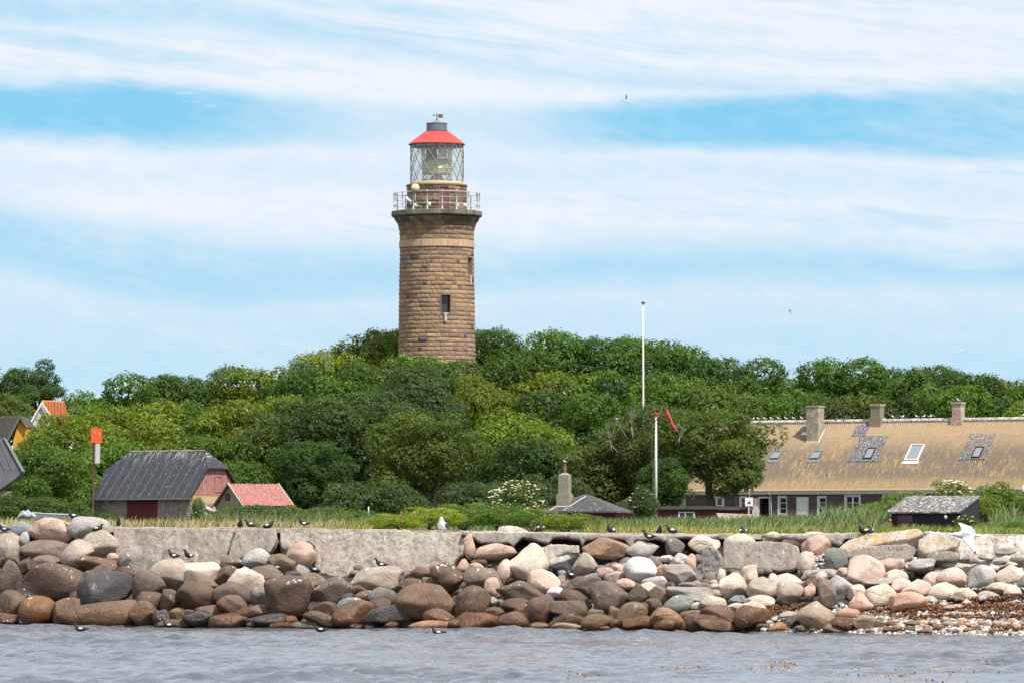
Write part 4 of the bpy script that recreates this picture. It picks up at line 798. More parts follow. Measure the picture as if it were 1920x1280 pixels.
mb = mb_r; nb = 22
for i in range(nb):                        # board joints of the right gable
    y0 = .1 + (Wd - .2) * i / nb; top = min(kz, ev + (Hr - ev) * min(y0, Wd - y0) / hw) - .06
    if top > ev + .1: mb.box(-.02, .012, y0, y0 + .03, ev + .02, top)
mb.box(-.02, .03, Wd * .5 - .1, Wd * .5 + .7, ev + .25, ev + .29); mb.box(-.02, .03, Wd * .5 - .1, Wd * .5 + .7, kz - .45, kz - .41); mb.box(-.02, .03, Wd * .5 - .1, Wd * .5 - .06, ev + .29, kz - .45); mb.box(-.02, .03, Wd * .5 + .66, Wd * .5 + .7, ev + .29, kz - .45)
mb.build('gable_boards', WR, barn)
m, t, b, out = newmat('dark_sheet_roof'); v = obc(t); n = t.noise(v, 2.5, 6, .65); c = t.mix(t.ss(n, .3, .7), (.033, .035, .047), (.020, .021, .028))
zr = t.xyz(v)[2]; st = t.m('MULTIPLY', t.ss(t.noise(t.scale(v, (6, .7, .7)), 1.5, 4, .6), .5, .72), t.ss(zr, Hr - 1.1, Hr - .1, .05, .8)); c = t.mix(st, c, (.42, .40, .36))
c = t.mix(t.ss(t.noise(v, 11, 2, .5), .70, .74, 0., .85), c, DROP); t.put(b.inputs['Base Color'], c); b.inputs['Roughness'].default_value = .6; bump(t, b, n, .01); ROOFD = m
ov = .25; sl_ = (Hr - ev) / hw; e0 = -.18; ze = ev + .03 - ov * sl_
mb = MB(); xr, xl = .22, -L_ - .22; rr_, rl = -insr + .1, -L_ + insr
F0 = [(xl, -ov, ze), (xr, -ov, ze), (xr, ki, kz + .03), (rr_, hw, Hr + .03), (rl, hw, Hr + .03), (xl, ki, kz + .03)]
nf = Vector((0, -sl_, 1)).normalized() * .10
mb.prism(F0, nf); mb.prism([(x, Wd - y, z) for x, y, z in F0][::-1], Vector((0, sl_, 1)).normalized() * .10)
for a_, b_ in ((xr, rr_), (xl, rl)):
    tri = [(a_, ki - .04, kz + .03), (a_, Wd - ki + .04, kz + .03), (b_, hw, Hr + .12)]; mb.prism(tri, (0, 0, .11))
roof = mb.build('roof', ROOFD, barn)
mb = MB(); U = Vector((0, hw + ov, Hr - ze)).normalized(); x_ = xl + .7
while x_ < xr - .1:
    ztop = Hr if rl < x_ < rr_ else (kz + (Hr - kz) * ((x_ - xl) / (rl - xl) if x_ < rl else (xr - x_) / (xr - rr_)))
    a_ = Vector((x_, -ov, ze)) + nf * 1.1; l_ = (ztop - ze) / U.z; mb.tube([a_, a_ + U * (l_ - .05)], .02, 4); x_ += .72
mb.build('roof_battens', plain('grey_battens', (.045, .047, .057), (.03, .03, .038), 9, .6), roof)
mb = MB(); mb.tube([(rl, hw, Hr + .14), (rr_, hw, Hr + .14)], .07, 6); mb.build('ridge', plain('ridge_cap', (.13, .13, .14), (.4, .4, .38), 6, .7), roof)
mb = MB(); mb.box(xl, xr, -ov - .1, -ov + .02, ze - .03, ze + .07); mb.build('gutter', plain('grey_zinc', (.28, .29, .31), (.2, .21, .22), 9, .5, .3), barn)
DR = plain('dark_red_doors', (.16, .018, .022), (.11, .013, .016), 3, .65)
xm = (door0 + door1) / 2
for a_, b_ in ((door0 + .02, xm - .015), (xm + .015, door1 - .02)):
    mb = MB(); mb.box(a_, b_, .08, .14, -.3, dh - .03); k = int((b_ - a_) / .16)
    for i in range(1, k): x_ = a_ + (b_ - a_) * i / k; mb.box(x_ - .012, x_ + .012, .066, .09, -.3, dh - .04)
    mb.build('door', DR, barn)
mb = MB(); mb.box(-L_ + tk + .01, -tk - .01, tk + .05, tk + .1, -.4, ev - .1); mb.build('dark_inner_wall', DARKIN, barn)  # near-black sheet puts the barn's indoor shade into colour

# --- small shed with red corrugated roof
D1 = 312.; lc = P(460, 978, D1); base = lc.z - .3; loc = Vector((lc.x, D1, base)); rz = R(32)
shed = empty('small_shed', loc, rz, 'small plastered shed with a faded red corrugated roof', 'shed')
ev = P(460, 946, D1).z - base; Wd = 62 / F * D1 / math.sin(rz); L_ = ((547 - 960) * D1 - F * lc.x) / (F * math.cos(rz) - (547 - 960) * math.sin(rz)); Hr = P(430, 908, D1 + 1.2).z - base; hw = Wd / 2
PL = plain('ochre_grey_plaster', (.33, .27, .18), (.24, .21, .15), 2.2, .9, bd=.01)
mb = MB(); mb.box(.0, L_, 0, .2, -.4, ev); mb.box(0, L_, Wd - .2, Wd, -.4, ev)
for x_ in (0, L_ - .2): mb.prism([(x_, .2, -.4), (x_, .2, ev), (x_, hw, Hr), (x_, Wd - .2, ev), (x_, Wd - .2, -.4)], (.2, 0, 0)); mb.prism([(x_ + .002, 0, ev), (x_ + .002, .2, ev), (x_ + .002, .2, ev + .2 * (Hr - ev) / hw)], (.196, 0, 0)); mb.prism([(x_ + .002, Wd, ev), (x_ + .002, Wd - .2, ev + .2 * (Hr - ev) / hw), (x_ + .002, Wd - .2, ev)], (.196, 0, 0))
mb.build('wall', PL, shed)
q = hit(427, 931, loc, rz, (0, 0, 0), (1, 0, 0)); mb = MB(); mb.box(-.03, .02, q.y - .28, q.y + .28, q.z - .24, q.z + .24)
wn = mb.build('window', DARKIN, shed); mb = MB(); mb.box(-.05, -.035, q.y - .02, q.y + .02, q.z - .24, q.z + .24); mb.build('frame', PL, wn)
RED = plain('faded_red_sheet', (.33, .095, .08), (.22, .07, .06), 3, .6, streak=(.62, .48, .45), spots=((.62, .58, .56), 7, .68, .8))
def corrugated(name, x0, x1, a, b_, mat, parent, pitch=.18, amp_=.03, th_=.05, rows=2):
    """sheet running from eave point a=(y,z) to ridge point b=(y,z), waves along x"""
    n = int((x1 - x0) / pitch * 6); V = []; Fc = []; a = Vector((0, *a)); b_ = Vector((0, *b_)); up = (b_ - a).normalized(); nn = Vector((0, -up.z, up.y)) * (1 if up.y > 0 else -1)
    for i in range(n + 1):
        x_ = x0 + (x1 - x0) * i / n; o_ = amp_ * math.sin(2 * math.pi * (x_ - x0) / pitch)
        for k in range(rows): p = a.lerp(b_, k / (rows - 1)); V.append(p + nn * (o_ + th_) + Vector((x_, 0, 0)))
        for k in range(rows): p = a.lerp(b_, k / (rows - 1)); V.append(p + nn * (o_ - .0) + Vector((x_, 0, 0)))
    w_ = 2 * rows
    for i in range(n):
        for k in range(rows - 1):
            for o_ in (0, rows): Fc.append((i * w_ + o_ + k, i * w_ + o_ + k + 1, (i + 1) * w_ + o_ + k + 1, (i + 1) * w_ + o_ + k))
        for k in (0, rows - 1): Fc.append((i * w_ + k, i * w_ + rows + k, (i + 1) * w_ + rows + k, (i + 1) * w_ + k))
    Fc += [(0, rows - 1, 2 * rows - 1, rows), tuple(n * w_ + k for k in (0, rows - 1, 2 * rows - 1, rows))]
    o = link(name, npmesh(name, V, Fc, mat), parent); smooth_by_angle(o, 60); return o
sl_ = (Hr - ev) / hw
roof = empty('roof', parent=shed)
corrugated('roof_sheet', -.12, L_ + .12, (-.15, ev - .15 * sl_ + .03), (hw, Hr + .03), RED, roof, .25, .025)
corrugated('roof_sheet', -.12, L_ + .12, (Wd + .15, ev - .15 * sl_ + .03), (hw, Hr + .03), RED, roof, .25, .025)
mb = MB(); 
for x_ in (-.2, L_ + .13):
    for s_ in (-.18, Wd + .18): mb.tube([(x_ + .03, s_, ev - .12), (x_ + .03, hw, Hr + .1)], .065, 4)
mb.build('verge_board', plain('cream_verge', (.50, .42, .33), (.36, .3, .24), 6, .8), roof)
# dry stone pile
mb = MB(); q = random.Random(9); C_ = []
for i in range(120):
    px = q.uniform(367, 404); py = q.uniform(952 + abs(px - 388) * .3, 980); p = P(px, py, 300 + q.uniform(-.3, .8)); r_ = q.uniform(.08, .17)
    mb.ico(p - P(385, 975, 300), (r_ * 1.4, r_, r_ * .8), 2); k = q.choice([CC['cr'], CC['lt'], CC['orr'], CC['gy'], CC['pk']]); C_ += [k] * len(ICO[2][0])
o = link('stone_pile', npmesh('stone_pile', mb.v, np.array(mb.f), bpy.data.materials['small_stones'], True, None, [('col', 'POINT', np.array(C_))]), None, P(385, 975, 300)); setp(o, 'heap of dry field stones between barn and small red shed', 'stone wall')

# --- long house
D2 = 350.; th = R(29); cpx = 1912; lc = P(cpx, 966, D2); base = lc.z - .4; loc = Vector((lc.x, D2, base)); rz = -th
house = empty('long_house', loc, rz, 'long granite house with a huge lichen-yellow corrugated roof and three chimneys', 'house')
ev = P(cpx, 911, D2).z - base; L_ = 27.3; Wd = 11.2; hw = 5.6; Hr = P(1920, 785.5, D2 + 4.4).z - base; sl_ = (Hr - ev) / hw
GRAN = blockwall('brown_granite', (.115, .082, .070), (.080, .060, .055), (.16, .13, .12), .62, .36)
def W2(px, py, y=0): return hit(px, py, loc, rz, (0, y, 0), (0, 1, 0))
def RF(px, py, off=0): return hit(px, py, loc, rz, (0, -.3, ev - .3 * sl_ + off), (0, -sl_, 1))
OPN = [('window', 1331, 1355, 932, 948), ('window', 1389, 1399, 932, 952), ('doorway', 1424, 1442, 933, 966), ('window', 1461, 1475, 931.5, 963), ('door', 1492, 1516, 930, 966), ('window', 1535, 1549, 931.5, 961), ('window', 1586, 1611, 929, 967), ('window', 1657, 1682, 928.5, 947), ('window', 1720, 1735, 927, 945)]
mb = MB(); xs_ = [-L_]; ops = []
for kd, a_, b_, y0, y1 in OPN: p0 = W2(a_, y1); p1 = W2(b_, y0); ops.append((kd, p0.x, p1.x, max(p0.z, 0.05), p1.z))
cur = -L_
for kd, x0, x1, z0, z1 in ops:
    mb.box(cur, x0, 0, .4, -.6, ev); mb.box(x0, x1, 0, .4, z1, ev); mb.box(x0, x1, 0, .4, -.6, z0); cur = x1
mb.box(cur, 0, 0, .4, -.6, ev); mb.box(-L_, 0, Wd - .4, Wd, -.6, ev)
for x_ in (-L_, -.4): mb.prism([(x_, .4, -.6), (x_, .4, ev + .4 * sl_ - .15), (x_, hw, Hr - .15), (x_, Wd - .4, ev + .4 * sl_ - .15), (x_, Wd - .4, -.6)], (.4, 0, 0))
mb.build('wall', GRAN, house)
mb = MB(); mb.box(-L_ + .45, -.45, .9, .95, -.4, ev); mb.build('dark_inner_wall', DARKIN, house)  # near-black sheet paints the shade behind doorway and windows
for kd, x0, x1, z0, z1 in ops:
    if kd == 'door':
        mb = MB(); mb.box(x0 + .02, x1 - .02, .06, .12, z0, z1 - .02); mb.box(x0 + .1, x1 - .1, .045, .058, z0 + .1, z1 - .15); d_ = mb.build('door', WHITE, house); mb = MB(); mb.tube([(x1 - .15, .02, z0 + 1.), (x1 - .15, .058, z0 + 1.)], .03, 6); mb.build('handle', RUST, d_); continue
    if kd == 'doorway':
        mb = MB(); mb.box(x0 - .10, x0, -.02, .1, z0 - .3, z1 + .1); mb.box(x1, x1 + .1, -.02, .1, z0 - .3, z1 + .1); mb.box(x0, x1, -.02, .1, z1, z1 + .1); mb.build('door_frame', WHITE, house)
        p0 = W2(1411, 962); mb = MB(); mb.box(p0.x, x0 - .12, -.07, -.025, z0 - .3, z1); mb.build('open_door', WHITE, house); continue
    wdt = x1 - x0; n = 2 if wdt > .75 else 1; mb = MB(); e_ = .07
    mb.box(x0, x0 + e_, .05, .12, z0, z1); mb.box(x1 - e_, x1, .05, .12, z0, z1); mb.box(x0 + e_, x1 - e_, .05, .12, z1 - e_, z1); mb.box(x0 + e_, x1 - e_, .05, .12, z0, z0 + e_)
    if n == 2: mb.box((x0 + x1) / 2 - .06, (x0 + x1) / 2 + .06, .045, .12, z0 + e_, z1 - e_)
    nb = max(1, round((z1 - z0) / .45))
    for i in range(1, nb): z_ = z0 + (z1 - z0) * i / nb; mb.box(x0 + e_, x1 - e_, .055, .11, z_ - .02, z_ + .02)
    wn = mb.build('window', WHITE, house); mb = MB(); mb.box(x0 + .03, x1 - .03, .09, .1, z0 + .03, z1 - .03); mb.build('pane', GLASS, wn)
    mb = MB(); mb.box(x0 - .12, x0, -.015, .02, z0 - .05, z1 + .1); mb.box(x1, x1 + .12 if wdt > .75 else x1 + .03, -.015, .02, z0 - .05, z1 + .1); mb.box(x0, x1, -.015, .02, z1, z1 + .1); mb.box(x0 - .1, x1 + .1, -.06, .04, z0 - .11, z0 - .05); mb.build('frame', WHITE, wn)
mb = MB(); mb.box(-L_ - .15, .18, -.22, -.001, ev - .42, ev - .10); mb.box(-L_ - .15, .18, -.12, -.002, ev - .50, ev - .42); mb.build('cornice', WHITE, house)
m, t, b, out = newmat('lichened_corrugated_roof'); v = obc(t)
n1 = t.noise(v, .35, 6, .62, .5); n2 = t.noise(t.scale(v, (5, .8, .8)), 1.6, 6, .7); n3 = t.noise(v, 12, 4, .7); zr = t.xyz(v)[2]
c = t.mix(t.ss(n2, .3, .7), (.31, .21, .10), (.21, .15, .085)); c = t.mix(t.ss(n3, .55, .72, 0., .5), c, (.44, .34, .20))
mid = t.m('MULTIPLY', t.ss(zr, ev + .1, ev + 1.), t.ss(zr, Hr - .8, Hr - 2.6)); dk = t.m('MULTIPLY', t.ss(t.m('ADD', t.m('MULTIPLY', n2, .65), t.m('MULTIPLY', n1, .45)), .43, .56), mid)
c = t.mix(t.m('MULTIPLY', dk, .75), c, (.10, .085, .075)); c = t.mix(t.m('MULTIPLY', t.ss(zr, Hr - 3, Hr - .6, .0, .3), 1.), c, (.40, .30, .22))
c = t.mix(t.ss(t.noise(v, 9, 2, .5), .72, .76, 0., .8), c, DROP); fr = t.m('FRACT', t.m('DIVIDE', t.m('SUBTRACT', zr, ev), (Hr - ev) / 4.)); c = t.mix(t.ss(fr, .035, .0, 0., .6), c, (.13, .10, .07))
t.put(b.inputs['Base Color'], c); b.inputs['Roughness'].default_value = .9; bump(t, b, n3, .015); ROOFY = m
roof = empty('roof', parent=house); ea = ev - .3 * sl_
corrugated('front_slope', -L_ - .3, .3, (-.3, ea), (hw, Hr), ROOFY, roof, .178, .035, .03)
corrugated('rear_slope', -L_ - .3, .3, (Wd + .3, ea), (hw, Hr), ROOFY, roof, .178, .035, .03)
RDG = plain('ridge_tiles', (.42, .38, .36), (.30, .26, .23), 3, .85, spots=((.7, .68, .66), 5, .55, .8)); mb = MB(); k = int((L_ + .6) / .5)
for i in range(k): x_ = -L_ - .3 + i * .5; mb.tube([(x_, hw, Hr + .03), (x_ + .49, hw, Hr + .035)], [.2, .19], 10)
mb.build('ridge', RDG, roof)
mb = MB()
for s_ in (-1, 1): 
    a_ = Vector((.32, hw, Hr - .15)); b_ = Vector((.32, hw + s_ * (hw + .3), ea - .15)); mb.prism([a_, b_, b_ + Vector((0, 0, .28)), a_ + Vector((0, 0, .28))], (.05, 0, 0))
mb.build('bargeboard', WHITE, roof)
U_ = Vector((0, 1, sl_)).normalized(); NR = Vector((0, -sl_, 1)).normalized()
def roofquad(mb, pxy, off, th_, mi=0): mb.prism([RF(x, y) + NR * off for x, y in pxy], NR * th_, mi)
PATCH = plain('dark_patched_sheets', (.06, .058, .07), (.035, .035, .045), 4, .7, spots=((.48, .47, .48), 14, .545, .75))
for pq in ([(1591, 866), (1642, 866), (1668, 818), (1618, 818)], [(1798, 862), (1846, 862), (1875, 814), (1826, 814)], [(1597, 818), (1622, 818), (1632, 797), (1608, 797)]):
    x0 = RF(*pq[0]); x1 = RF(*pq[1]); a_ = RF(*pq[0]); b_ = RF(*pq[3]); corrugated('patched_sheet', x0.x, x1.x, (a_.y - .02, a_.z + .02), (b_.y, b_.z + .02), PATCH, roof, .178, .035, .045)
SKF = plain('grey_skylight_frame', (.30, .31, .32), (.2, .2, .21), 8, .4, .4); SKD = plain('black_skylight_frame', (.04, .04, .045), (.03, .03, .03), 8, .5)
SKG, t, b, out = newmat('skylight_glass'); b.inputs['Base Color'].default_value = (.22, .25, .26, 1); b.inputs['Roughness'].default_value = .12
for (x0, x1, y0, y1), fm in (((1444, 1460, 847, 861), SKF), ((1518, 1535, 847, 861), SKF), ((1618, 1634, 841, 861), SKD), ((1696, 1721, 835, 864), WHITE), ((1821, 1837, 839, 859), SKD)):
    a_ = RF(x0, y1); b_ = RF(x1, y1); c_ = RF(x0 + (y1 - y0) * .58, y0); l_ = (c_ - a_).length; w_ = (b_ - a_).length
    def pt(u, v_, o_): return a_ + Vector((1, 0, 0)) * u + U_ * v_ + NR * o_
    mb = MB(); f_ = .07
    for (u0, u1, v0, v1) in ((0, w_, 0, f_), (0, w_, l_ - f_, l_), (0, f_, f_, l_ - f_), (w_ - f_, w_, f_, l_ - f_)): mb.prism([pt(u0, v0, .0), pt(u1, v0, .0), pt(u1, v1, .0), pt(u0, v1, .0)], NR * .17)
    sk = mb.build('skylight', fm, house); mb = MB(); mb.prism([pt(f_, f_, .08), pt(w_ - f_, f_, .08), pt(w_ - f_, l_ - f_, .08), pt(f_, l_ - f_, .08)], NR * .03); mb.build('pane', SKG, sk)
    mb = MB(); mb.prism([pt(-.12, -.35 if fm is not SKD else -.1, .045), pt(w_ + .12, -.35 if fm is not SKD else -.1, .045), pt(w_ + .12, 0, .045), pt(-.12, 0, .045)], NR * .02); mb.build('flashing', SKF if fm is not WHITE else WHITE, sk)
BR1 = blockwall('chimney_brick', (.40, .33, .26), (.30, .22, .18), (.42, .39, .33), .22, .075, .012, (.50, .44, .30)); BR2 = blockwall('red_white_brick', (.42, .16, .11), (.52, .40, .35), (.55, .50, .46), .22, .085, .014, (.55, .50, .47)); BR3 = plain('lichened_render', (.26, .22, .15), (.2, .17, .12), 5, .9)
def chimney(x, y, w_, d_, z0, z1, mat, cap=.12, capz=.22, name='chimney', foot=None, zm=None):
    mb = MB(); mb.box(x - w_ / 2, x + w_ / 2, y - d_ / 2, y + d_ / 2, z0, z1 - capz)
    if zm: mb.box(x - w_ / 2 - .1, x + w_ / 2 + .1, y - d_ / 2 - .1, y + d_ / 2 + .1, z0, zm)
    c_ = mb.build(name, mat, house)
    mb = MB(); mb.box(x - w_ / 2 - cap * .5, x + w_ / 2 + cap * .5, y - d_ / 2 - cap * .5, y + d_ / 2 + cap * .5, z1 - capz, z1 - capz / 2); mb.box(x - w_ / 2 - cap, x + w_ / 2 + cap, y - d_ / 2 - cap, y + d_ / 2 + cap, z1 - capz / 2, z1); mb.build('chimney_cap', plain('chimney_cap', (.42, .38, .30), (.3, .26, .18), 6, .9), c_); return c_
HL_, HZ_ = loc.copy(), rz
PH = lambda px, py, y: hit(px, py, HL_, HZ_, (0, y, 0), (0, 1, 0))
p_ = PH(1527, 760, 4.2); c1 = chimney(p_.x, 4.35, .98, 1.05, ea + 4. * sl_, p_.z, BR1, .05, .16)
mb = MB(); q = ea + .3 * sl_; mb.box(p_.x - .52, p_.x + .52, 3.79, 3.83, q + 3.6 * sl_, q + 4.0 * sl_); mb.prism([(p_.x + .495, 3.83, q + 3.65 * sl_), (p_.x + .495, 4.88, q + 4.75 * sl_), (p_.x + .495, 4.88, q + 5.0 * sl_), (p_.x + .495, 3.83, q + 3.95 * sl_)], (.03, 0, 0)); mb.prism([RF(1502, 816) + NR * .04, RF(1532, 816) + NR * .04, RF(1536, 811) + NR * .04, RF(1506, 811) + NR * .04], NR * .03); mb.build('flashing', WHITE, c1)
p_ = PH(1645, 757, hw); chimney(p_.x, hw, .78, .78, Hr - .5, p_.z, BR3, .07, .22, 'chimney', None, Hr + .35)
p_ = PH(1797, 753, hw); chimney(p_.x, hw, .72, .72, Hr - .6, p_.z, BR2, .07, .26, 'chimney', None, Hr + .25)
for px in (1569, 1584, 1894): p_ = PH(px, 784, hw); mb = MB(); mb.tube([(p_.x, hw - .1, Hr), (p_.x, hw - .1, p_.z)], .09, 10); mb.build('vent_pipe', SKF, house)
for px in (1447, 1693):
    p_ = W2(px, 920); mb = MB(); mb.tube([(p_.x - .1, -.35, ev - .35), (p_.x - .08, -.30, ev - .45), (p_.x, -.10, ev - .65), (p_.x, -.08, -.1)], .05, 8); mb.build('downpipe', plain('grey_pvc', (.42, .43, .44), (.33, .33, .34), 9, .4), house)
for px in (1430, 1503): p_ = W2(px, 922); mb = MB(); mb.ico((p_.x, -.12, p_.z), (.11, .1, .1), 2); mb.tube([(p_.x, 0, p_.z + .05), (p_.x, -.12, p_.z + .05)], .03, 6); mb.build('outdoor_lamp', SKD, house)

loc_h = loc.copy()
# --- hipped black-roofed hut with pipe-topped chimney
D3 = 288.; lc = P(1100, 985, D3); base = lc.z - .2; hut = empty('hipped_hut', (lc.x, D3, base), R(-20), 'low hut with a black hipped felt roof, only roof above the grass', 'hut')
z0 = P(1100, 958, D3).z - base; z1 = P(1091, 926, D3).z - base; a_ = 2.35
mb = MB(); mb.box(-a_ + .15, a_ - .1, -1.3, 1.3, -.3, z0 - .001); mb.build('wall', plain('dark_red_planks', (.11, .02, .02), (.07, .015, .015), 4, .8), hut)
FELT = plain('black_felt', (.05, .05, .055), (.075, .07, .07), 3, .85, spots=((.6, .6, .58), 8, .66, .85))
mb = MB(); q = [(-a_ - .1, -1.6, z0), (a_ + .05, -1.6, z0), (a_ + .05, 1.6, z0), (-a_ - .1, 1.6, z0), (-.25, 0, z1), (.1, 0, z1)]; mb.add(q + [(x, y, z - .1) for x, y, z in q[:4]], [(0, 1, 5, 4), (1, 2, 5), (2, 3, 4, 5), (3, 0, 4), (6, 9, 8, 7), (0, 6, 7, 1), (1, 7, 8, 2), (2, 8, 9, 3), (3, 9, 6, 0)]); mb.build('roof', FELT, hut)
GCH = blockwall('grey_brick', (.34, .29, .23), (.28, .25, .21), (.36, .33, .29), .24, .09); px_ = hit(1059, 940, (lc.x, D3, base), R(-20), (0, -.7, 0), (0, 1, 0)).x
zt = P(1059, 890, D3).z - base; zm = P(1059, 926, D3).z - base; zb = P(1059, 950, D3).z - base
mb = MB(); mb.box(px_ - .40, px_ + .40, -1.1, -.3, zb - .35, zm); mb.box(px_ - .31, px_ + .31, -1.0, -.4, zm, zt); mb.box(px_ - .35, px_ + .35, -1.04, -.36, zm, zm + .05)
mb.add([(px_ - .31, -1.0, zt), (px_ + .31, -1.0, zt), (px_ + .31, -.4, zt), (px_ - .31, -.4, zt), (px_ - .12, -.8, zt + .13), (px_ + .12, -.8, zt + .13), (px_ + .12, -.6, zt + .13), (px_ - .12, -.6, zt + .13)], [(0, 1, 5, 4), (1, 2, 6, 5), (2, 3, 7, 6), (3, 0, 4, 7), (4, 5, 6, 7)])
ch = mb.build('chimney', GCH, hut); mb = MB(); mb.lathe([(.11, zt + .1), (.10, zt + .35), (.075, zt + .62), (.085, zt + .63), (.085, zt + .68), (.0, zt + .68)], 12, (px_, -.7)); mb.build('clay_pipe', plain('brown_clay', (.20, .11, .09), (.15, .08, .07), 9, .7), ch)
hutpx = (px_, zt + .68); hutloc = Vector((lc.x, D3, base))
mb = MB(); mb.tube([(px_ + .42, -1.14, z0 + .28), (px_ + 1.25, -.45, z1 - .12)], .03, 5); mb.tube([(px_ - .62, -1.5, z0 + .08), (px_ - .40, -1.13, z0 + .3), (px_ + .42, -1.14, z0 + .28), (px_ + .2, -1.5, z0 + .06)], .025, 5); mb.build('white_flashing', WHITE, hut)

# --- long low concrete building behind the elder
D4 = 312.; lo_ = P(950, 985, D4); base = lo_.z - .3; lowb = empty('low_building', (lo_.x, D4, base), 0, 'long low concrete building with a black fascia behind the elder bush', 'building')
X = lambda px: (px - 950) / F * D4
Zz = lambda py: P(950, py, D4).z - base
mb = MB(); mb.box(X(838), X(1048), .3, 4, -.4, Zz(928)); mb.build('wall', plain('grey_concrete_wall', (.22, .20, .175), (.16, .145, .13), 2, .9), lowb)
mb = MB(); mb.box(X(834), X(1022), .1, 4.2, Zz(928), Zz(914.8)); mb.prism([(X(1022) + .002, .1, Zz(914.8)), (X(1022) + .002, .1, Zz(928)), (X(1052), .1, Zz(934)), (X(1052), .1, Zz(922))], (0, 4.1, 0)); fa = mb.build('fascia', FELT, lowb)
mb = MB(); mb.box(X(834), X(1022), .04, .098, Zz(915.4), Zz(913.6)); mb.tube([(X(1022), .06, Zz(914.8)), (X(1052), .06, Zz(922))], .03, 4); mb.build('roof_edge', SKF, fa)
mb = MB(); mb.box(X(911), X(914.5), .27, .31, Zz(938), Zz(931)); mb.build('slot', DARKIN, lowb)

# --- low dark red cabin
D5 = 302.; lo_ = P(1320, 985, D5); base = lo_.z - .3; cab = empty('red_cabin', (lo_.x, D5, base), 0, 'low dark red cabin with a flat black roof sunk in the grass', 'cabin')
X = lambda px: (px - 1320) / F * D5
Zz = lambda py: P(1320, py, D5).z - base
mb = MB(); mb.box(X(1234), X(1404), .25, 3.5, -.3, Zz(955)); mb.build('wall', plain('dark_red_paint', (.12, .018, .02), (.08, .012, .015), 4, .7), cab)
mb = MB(); mb.box(X(1228), X(1345), 0, 3.8, Zz(954), Zz(948)); mb.box(X(1345) + .002, X(1412), -.05, 3.8, Zz(955), Zz(949)); mb.build('roof', FELT, cab)
mb = MB()
for a_, b_, c_, d_ in ((1272, 1303, 958.5, 960.5), (1272, 1274.5, 960.5, 970), (1284, 1286, 960.5, 970), (1300.5, 1303, 960.5, 970)): mb.box(X(a_), X(b_), .15, .24, Zz(d_), Zz(c_))
wn = mb.build('window', WHITE, cab); mb = MB(); mb.box(X(1274), X(1301), .20, .22, Zz(972), Zz(960)); mb.build('pane', GLASS, wn)
mb = MB(); mb.prism([(0, 0, 0), (2.7, -.1, -.1), (2.6, -.2, -.6), (.2, -.3, -.6)], (0, .8, .04)); o = mb.build('tarpaulin', plain('cream_canvas', (.42, .38, .27), (.34, .31, .22), 3, .8), None, False, P(1344, 962, D5 - 1.)); setp(o, 'cream canvas cover lying slanted at the red cabin', 'tarpaulin')
sg = empty('ship_sign', P(1404, 960, D5 - .4), 0, 'small white sign with a sailing ship and a tiny flag on top', 'sign')
k = D5 / F
mb = MB(); mb.box(-7 * k, 8 * k, 0, .04, 12 * k, 28 * k); mb.tube([(0, .06, -.4), (0, .06, 12 * k)], .03, 6); bd = mb.build('board', WHITE, sg)
mb = MB(); mb.box(8 * k, 9 * k, -.01, .05, 10 * k, 29 * k); mb.build('red_edge', plain('red_trim', (.45, .04, .04), (.4, .03, .03), 9, .6), bd)
mb = MB(); mb.prism([(-2 * k, -.006, 16 * k), (3 * k, -.006, 16 * k), (4 * k, -.006, 18 * k), (-3 * k, -.006, 18 * k)], (0, .004, 0)); mb.prism([(-2 * k, -.006, 18.4 * k), (0, -.006, 18.4 * k), (0, -.006, 22 * k)], (0, .004, 0)); mb.prism([(.6 * k, -.006, 18.4 * k), (3.4 * k, -.006, 18.4 * k), (.8 * k, -.006, 24 * k)], (0, .004, 0)); mb.build('ship_picture', SKD, bd)
mb = MB(); mb.tube([(1 * k, 0, 28 * k), (1 * k, 0, 40 * k)], .012, 5); mb.prism([(1 * k, 0, 34 * k), (4.5 * k, 0, 31 * k), (4 * k, 0, 35 * k), (1 * k, 0, 39 * k)], (0, .01, 0), 1); mb.build('flag', [WHITE, bpy.data.materials['red_trim']], sg)

# --- black tarred shed
D6 = 238.; lc = P(1800, 990, D6); base = lc.z - .25; loc6 = Vector((lc.x, D6, base)); rz6 = R(-25); tar = empty('tarred_shed', loc6, rz6, 'black tarred plank shed with a sloping felt roof and red framed window', 'shed')
H6 = lambda px, py, y=0: hit(px, py, loc6, rz6, (0, y, 0), (0, 1, 0))
zl = H6(1800, 959).z; xl = H6(1668, 960).x; dpt = 45 / F * D6 / math.sin(R(25)); zh = P(1845, 932, D6 + dpt * .9).z - base
TAR = plain('tarred_planks', (.018, .018, .023), (.010, .010, .013), 4, .7)
mb = MB(); mb.box(xl + .12, -.05, 0, .12, -.4, zl - .02); k = 30
for i in range(k): x_ = xl + .15 + (-.05 - xl - .2) * i / k; mb.box(x_, x_ + .035, -.02, 0, -.4, zl - .02)
mb.prism([(-.12, .12, -.4), (-.12, dpt, -.4), (-.12, dpt, zh - .05), (-.12, .12, zl)], (.10, 0, 0)); mb.prism([(xl + .12, .12, -.4), (xl + .12, dpt, -.4), (xl + .12, dpt, zh - .05), (xl + .12, .12, zl)], (.10, 0, 0)); mb.box(xl + .12, -.02, dpt + .002, dpt + .1, -.4, zh - .05)
for z_ in (.35, .6, .85): mb.box(-.018, .012, .14, dpt - .02, z_, z_ + .03)
mb.build('wall', TAR, tar)
FE2 = plain('streaked_felt', (.15, .14, .135), (.07, .065, .065), 5, .9, spots=((.55, .52, .50), 6, .55, .7))
mb = MB(); mb.prism([(xl - .15, -.2, zl - .06), (.05, -.2, zl - .06), (.05, dpt + .2, zh + .03), (xl - .15, dpt + .2, zh + .03)], (0, 0, .07)); mb.build('roof', FE2, tar)
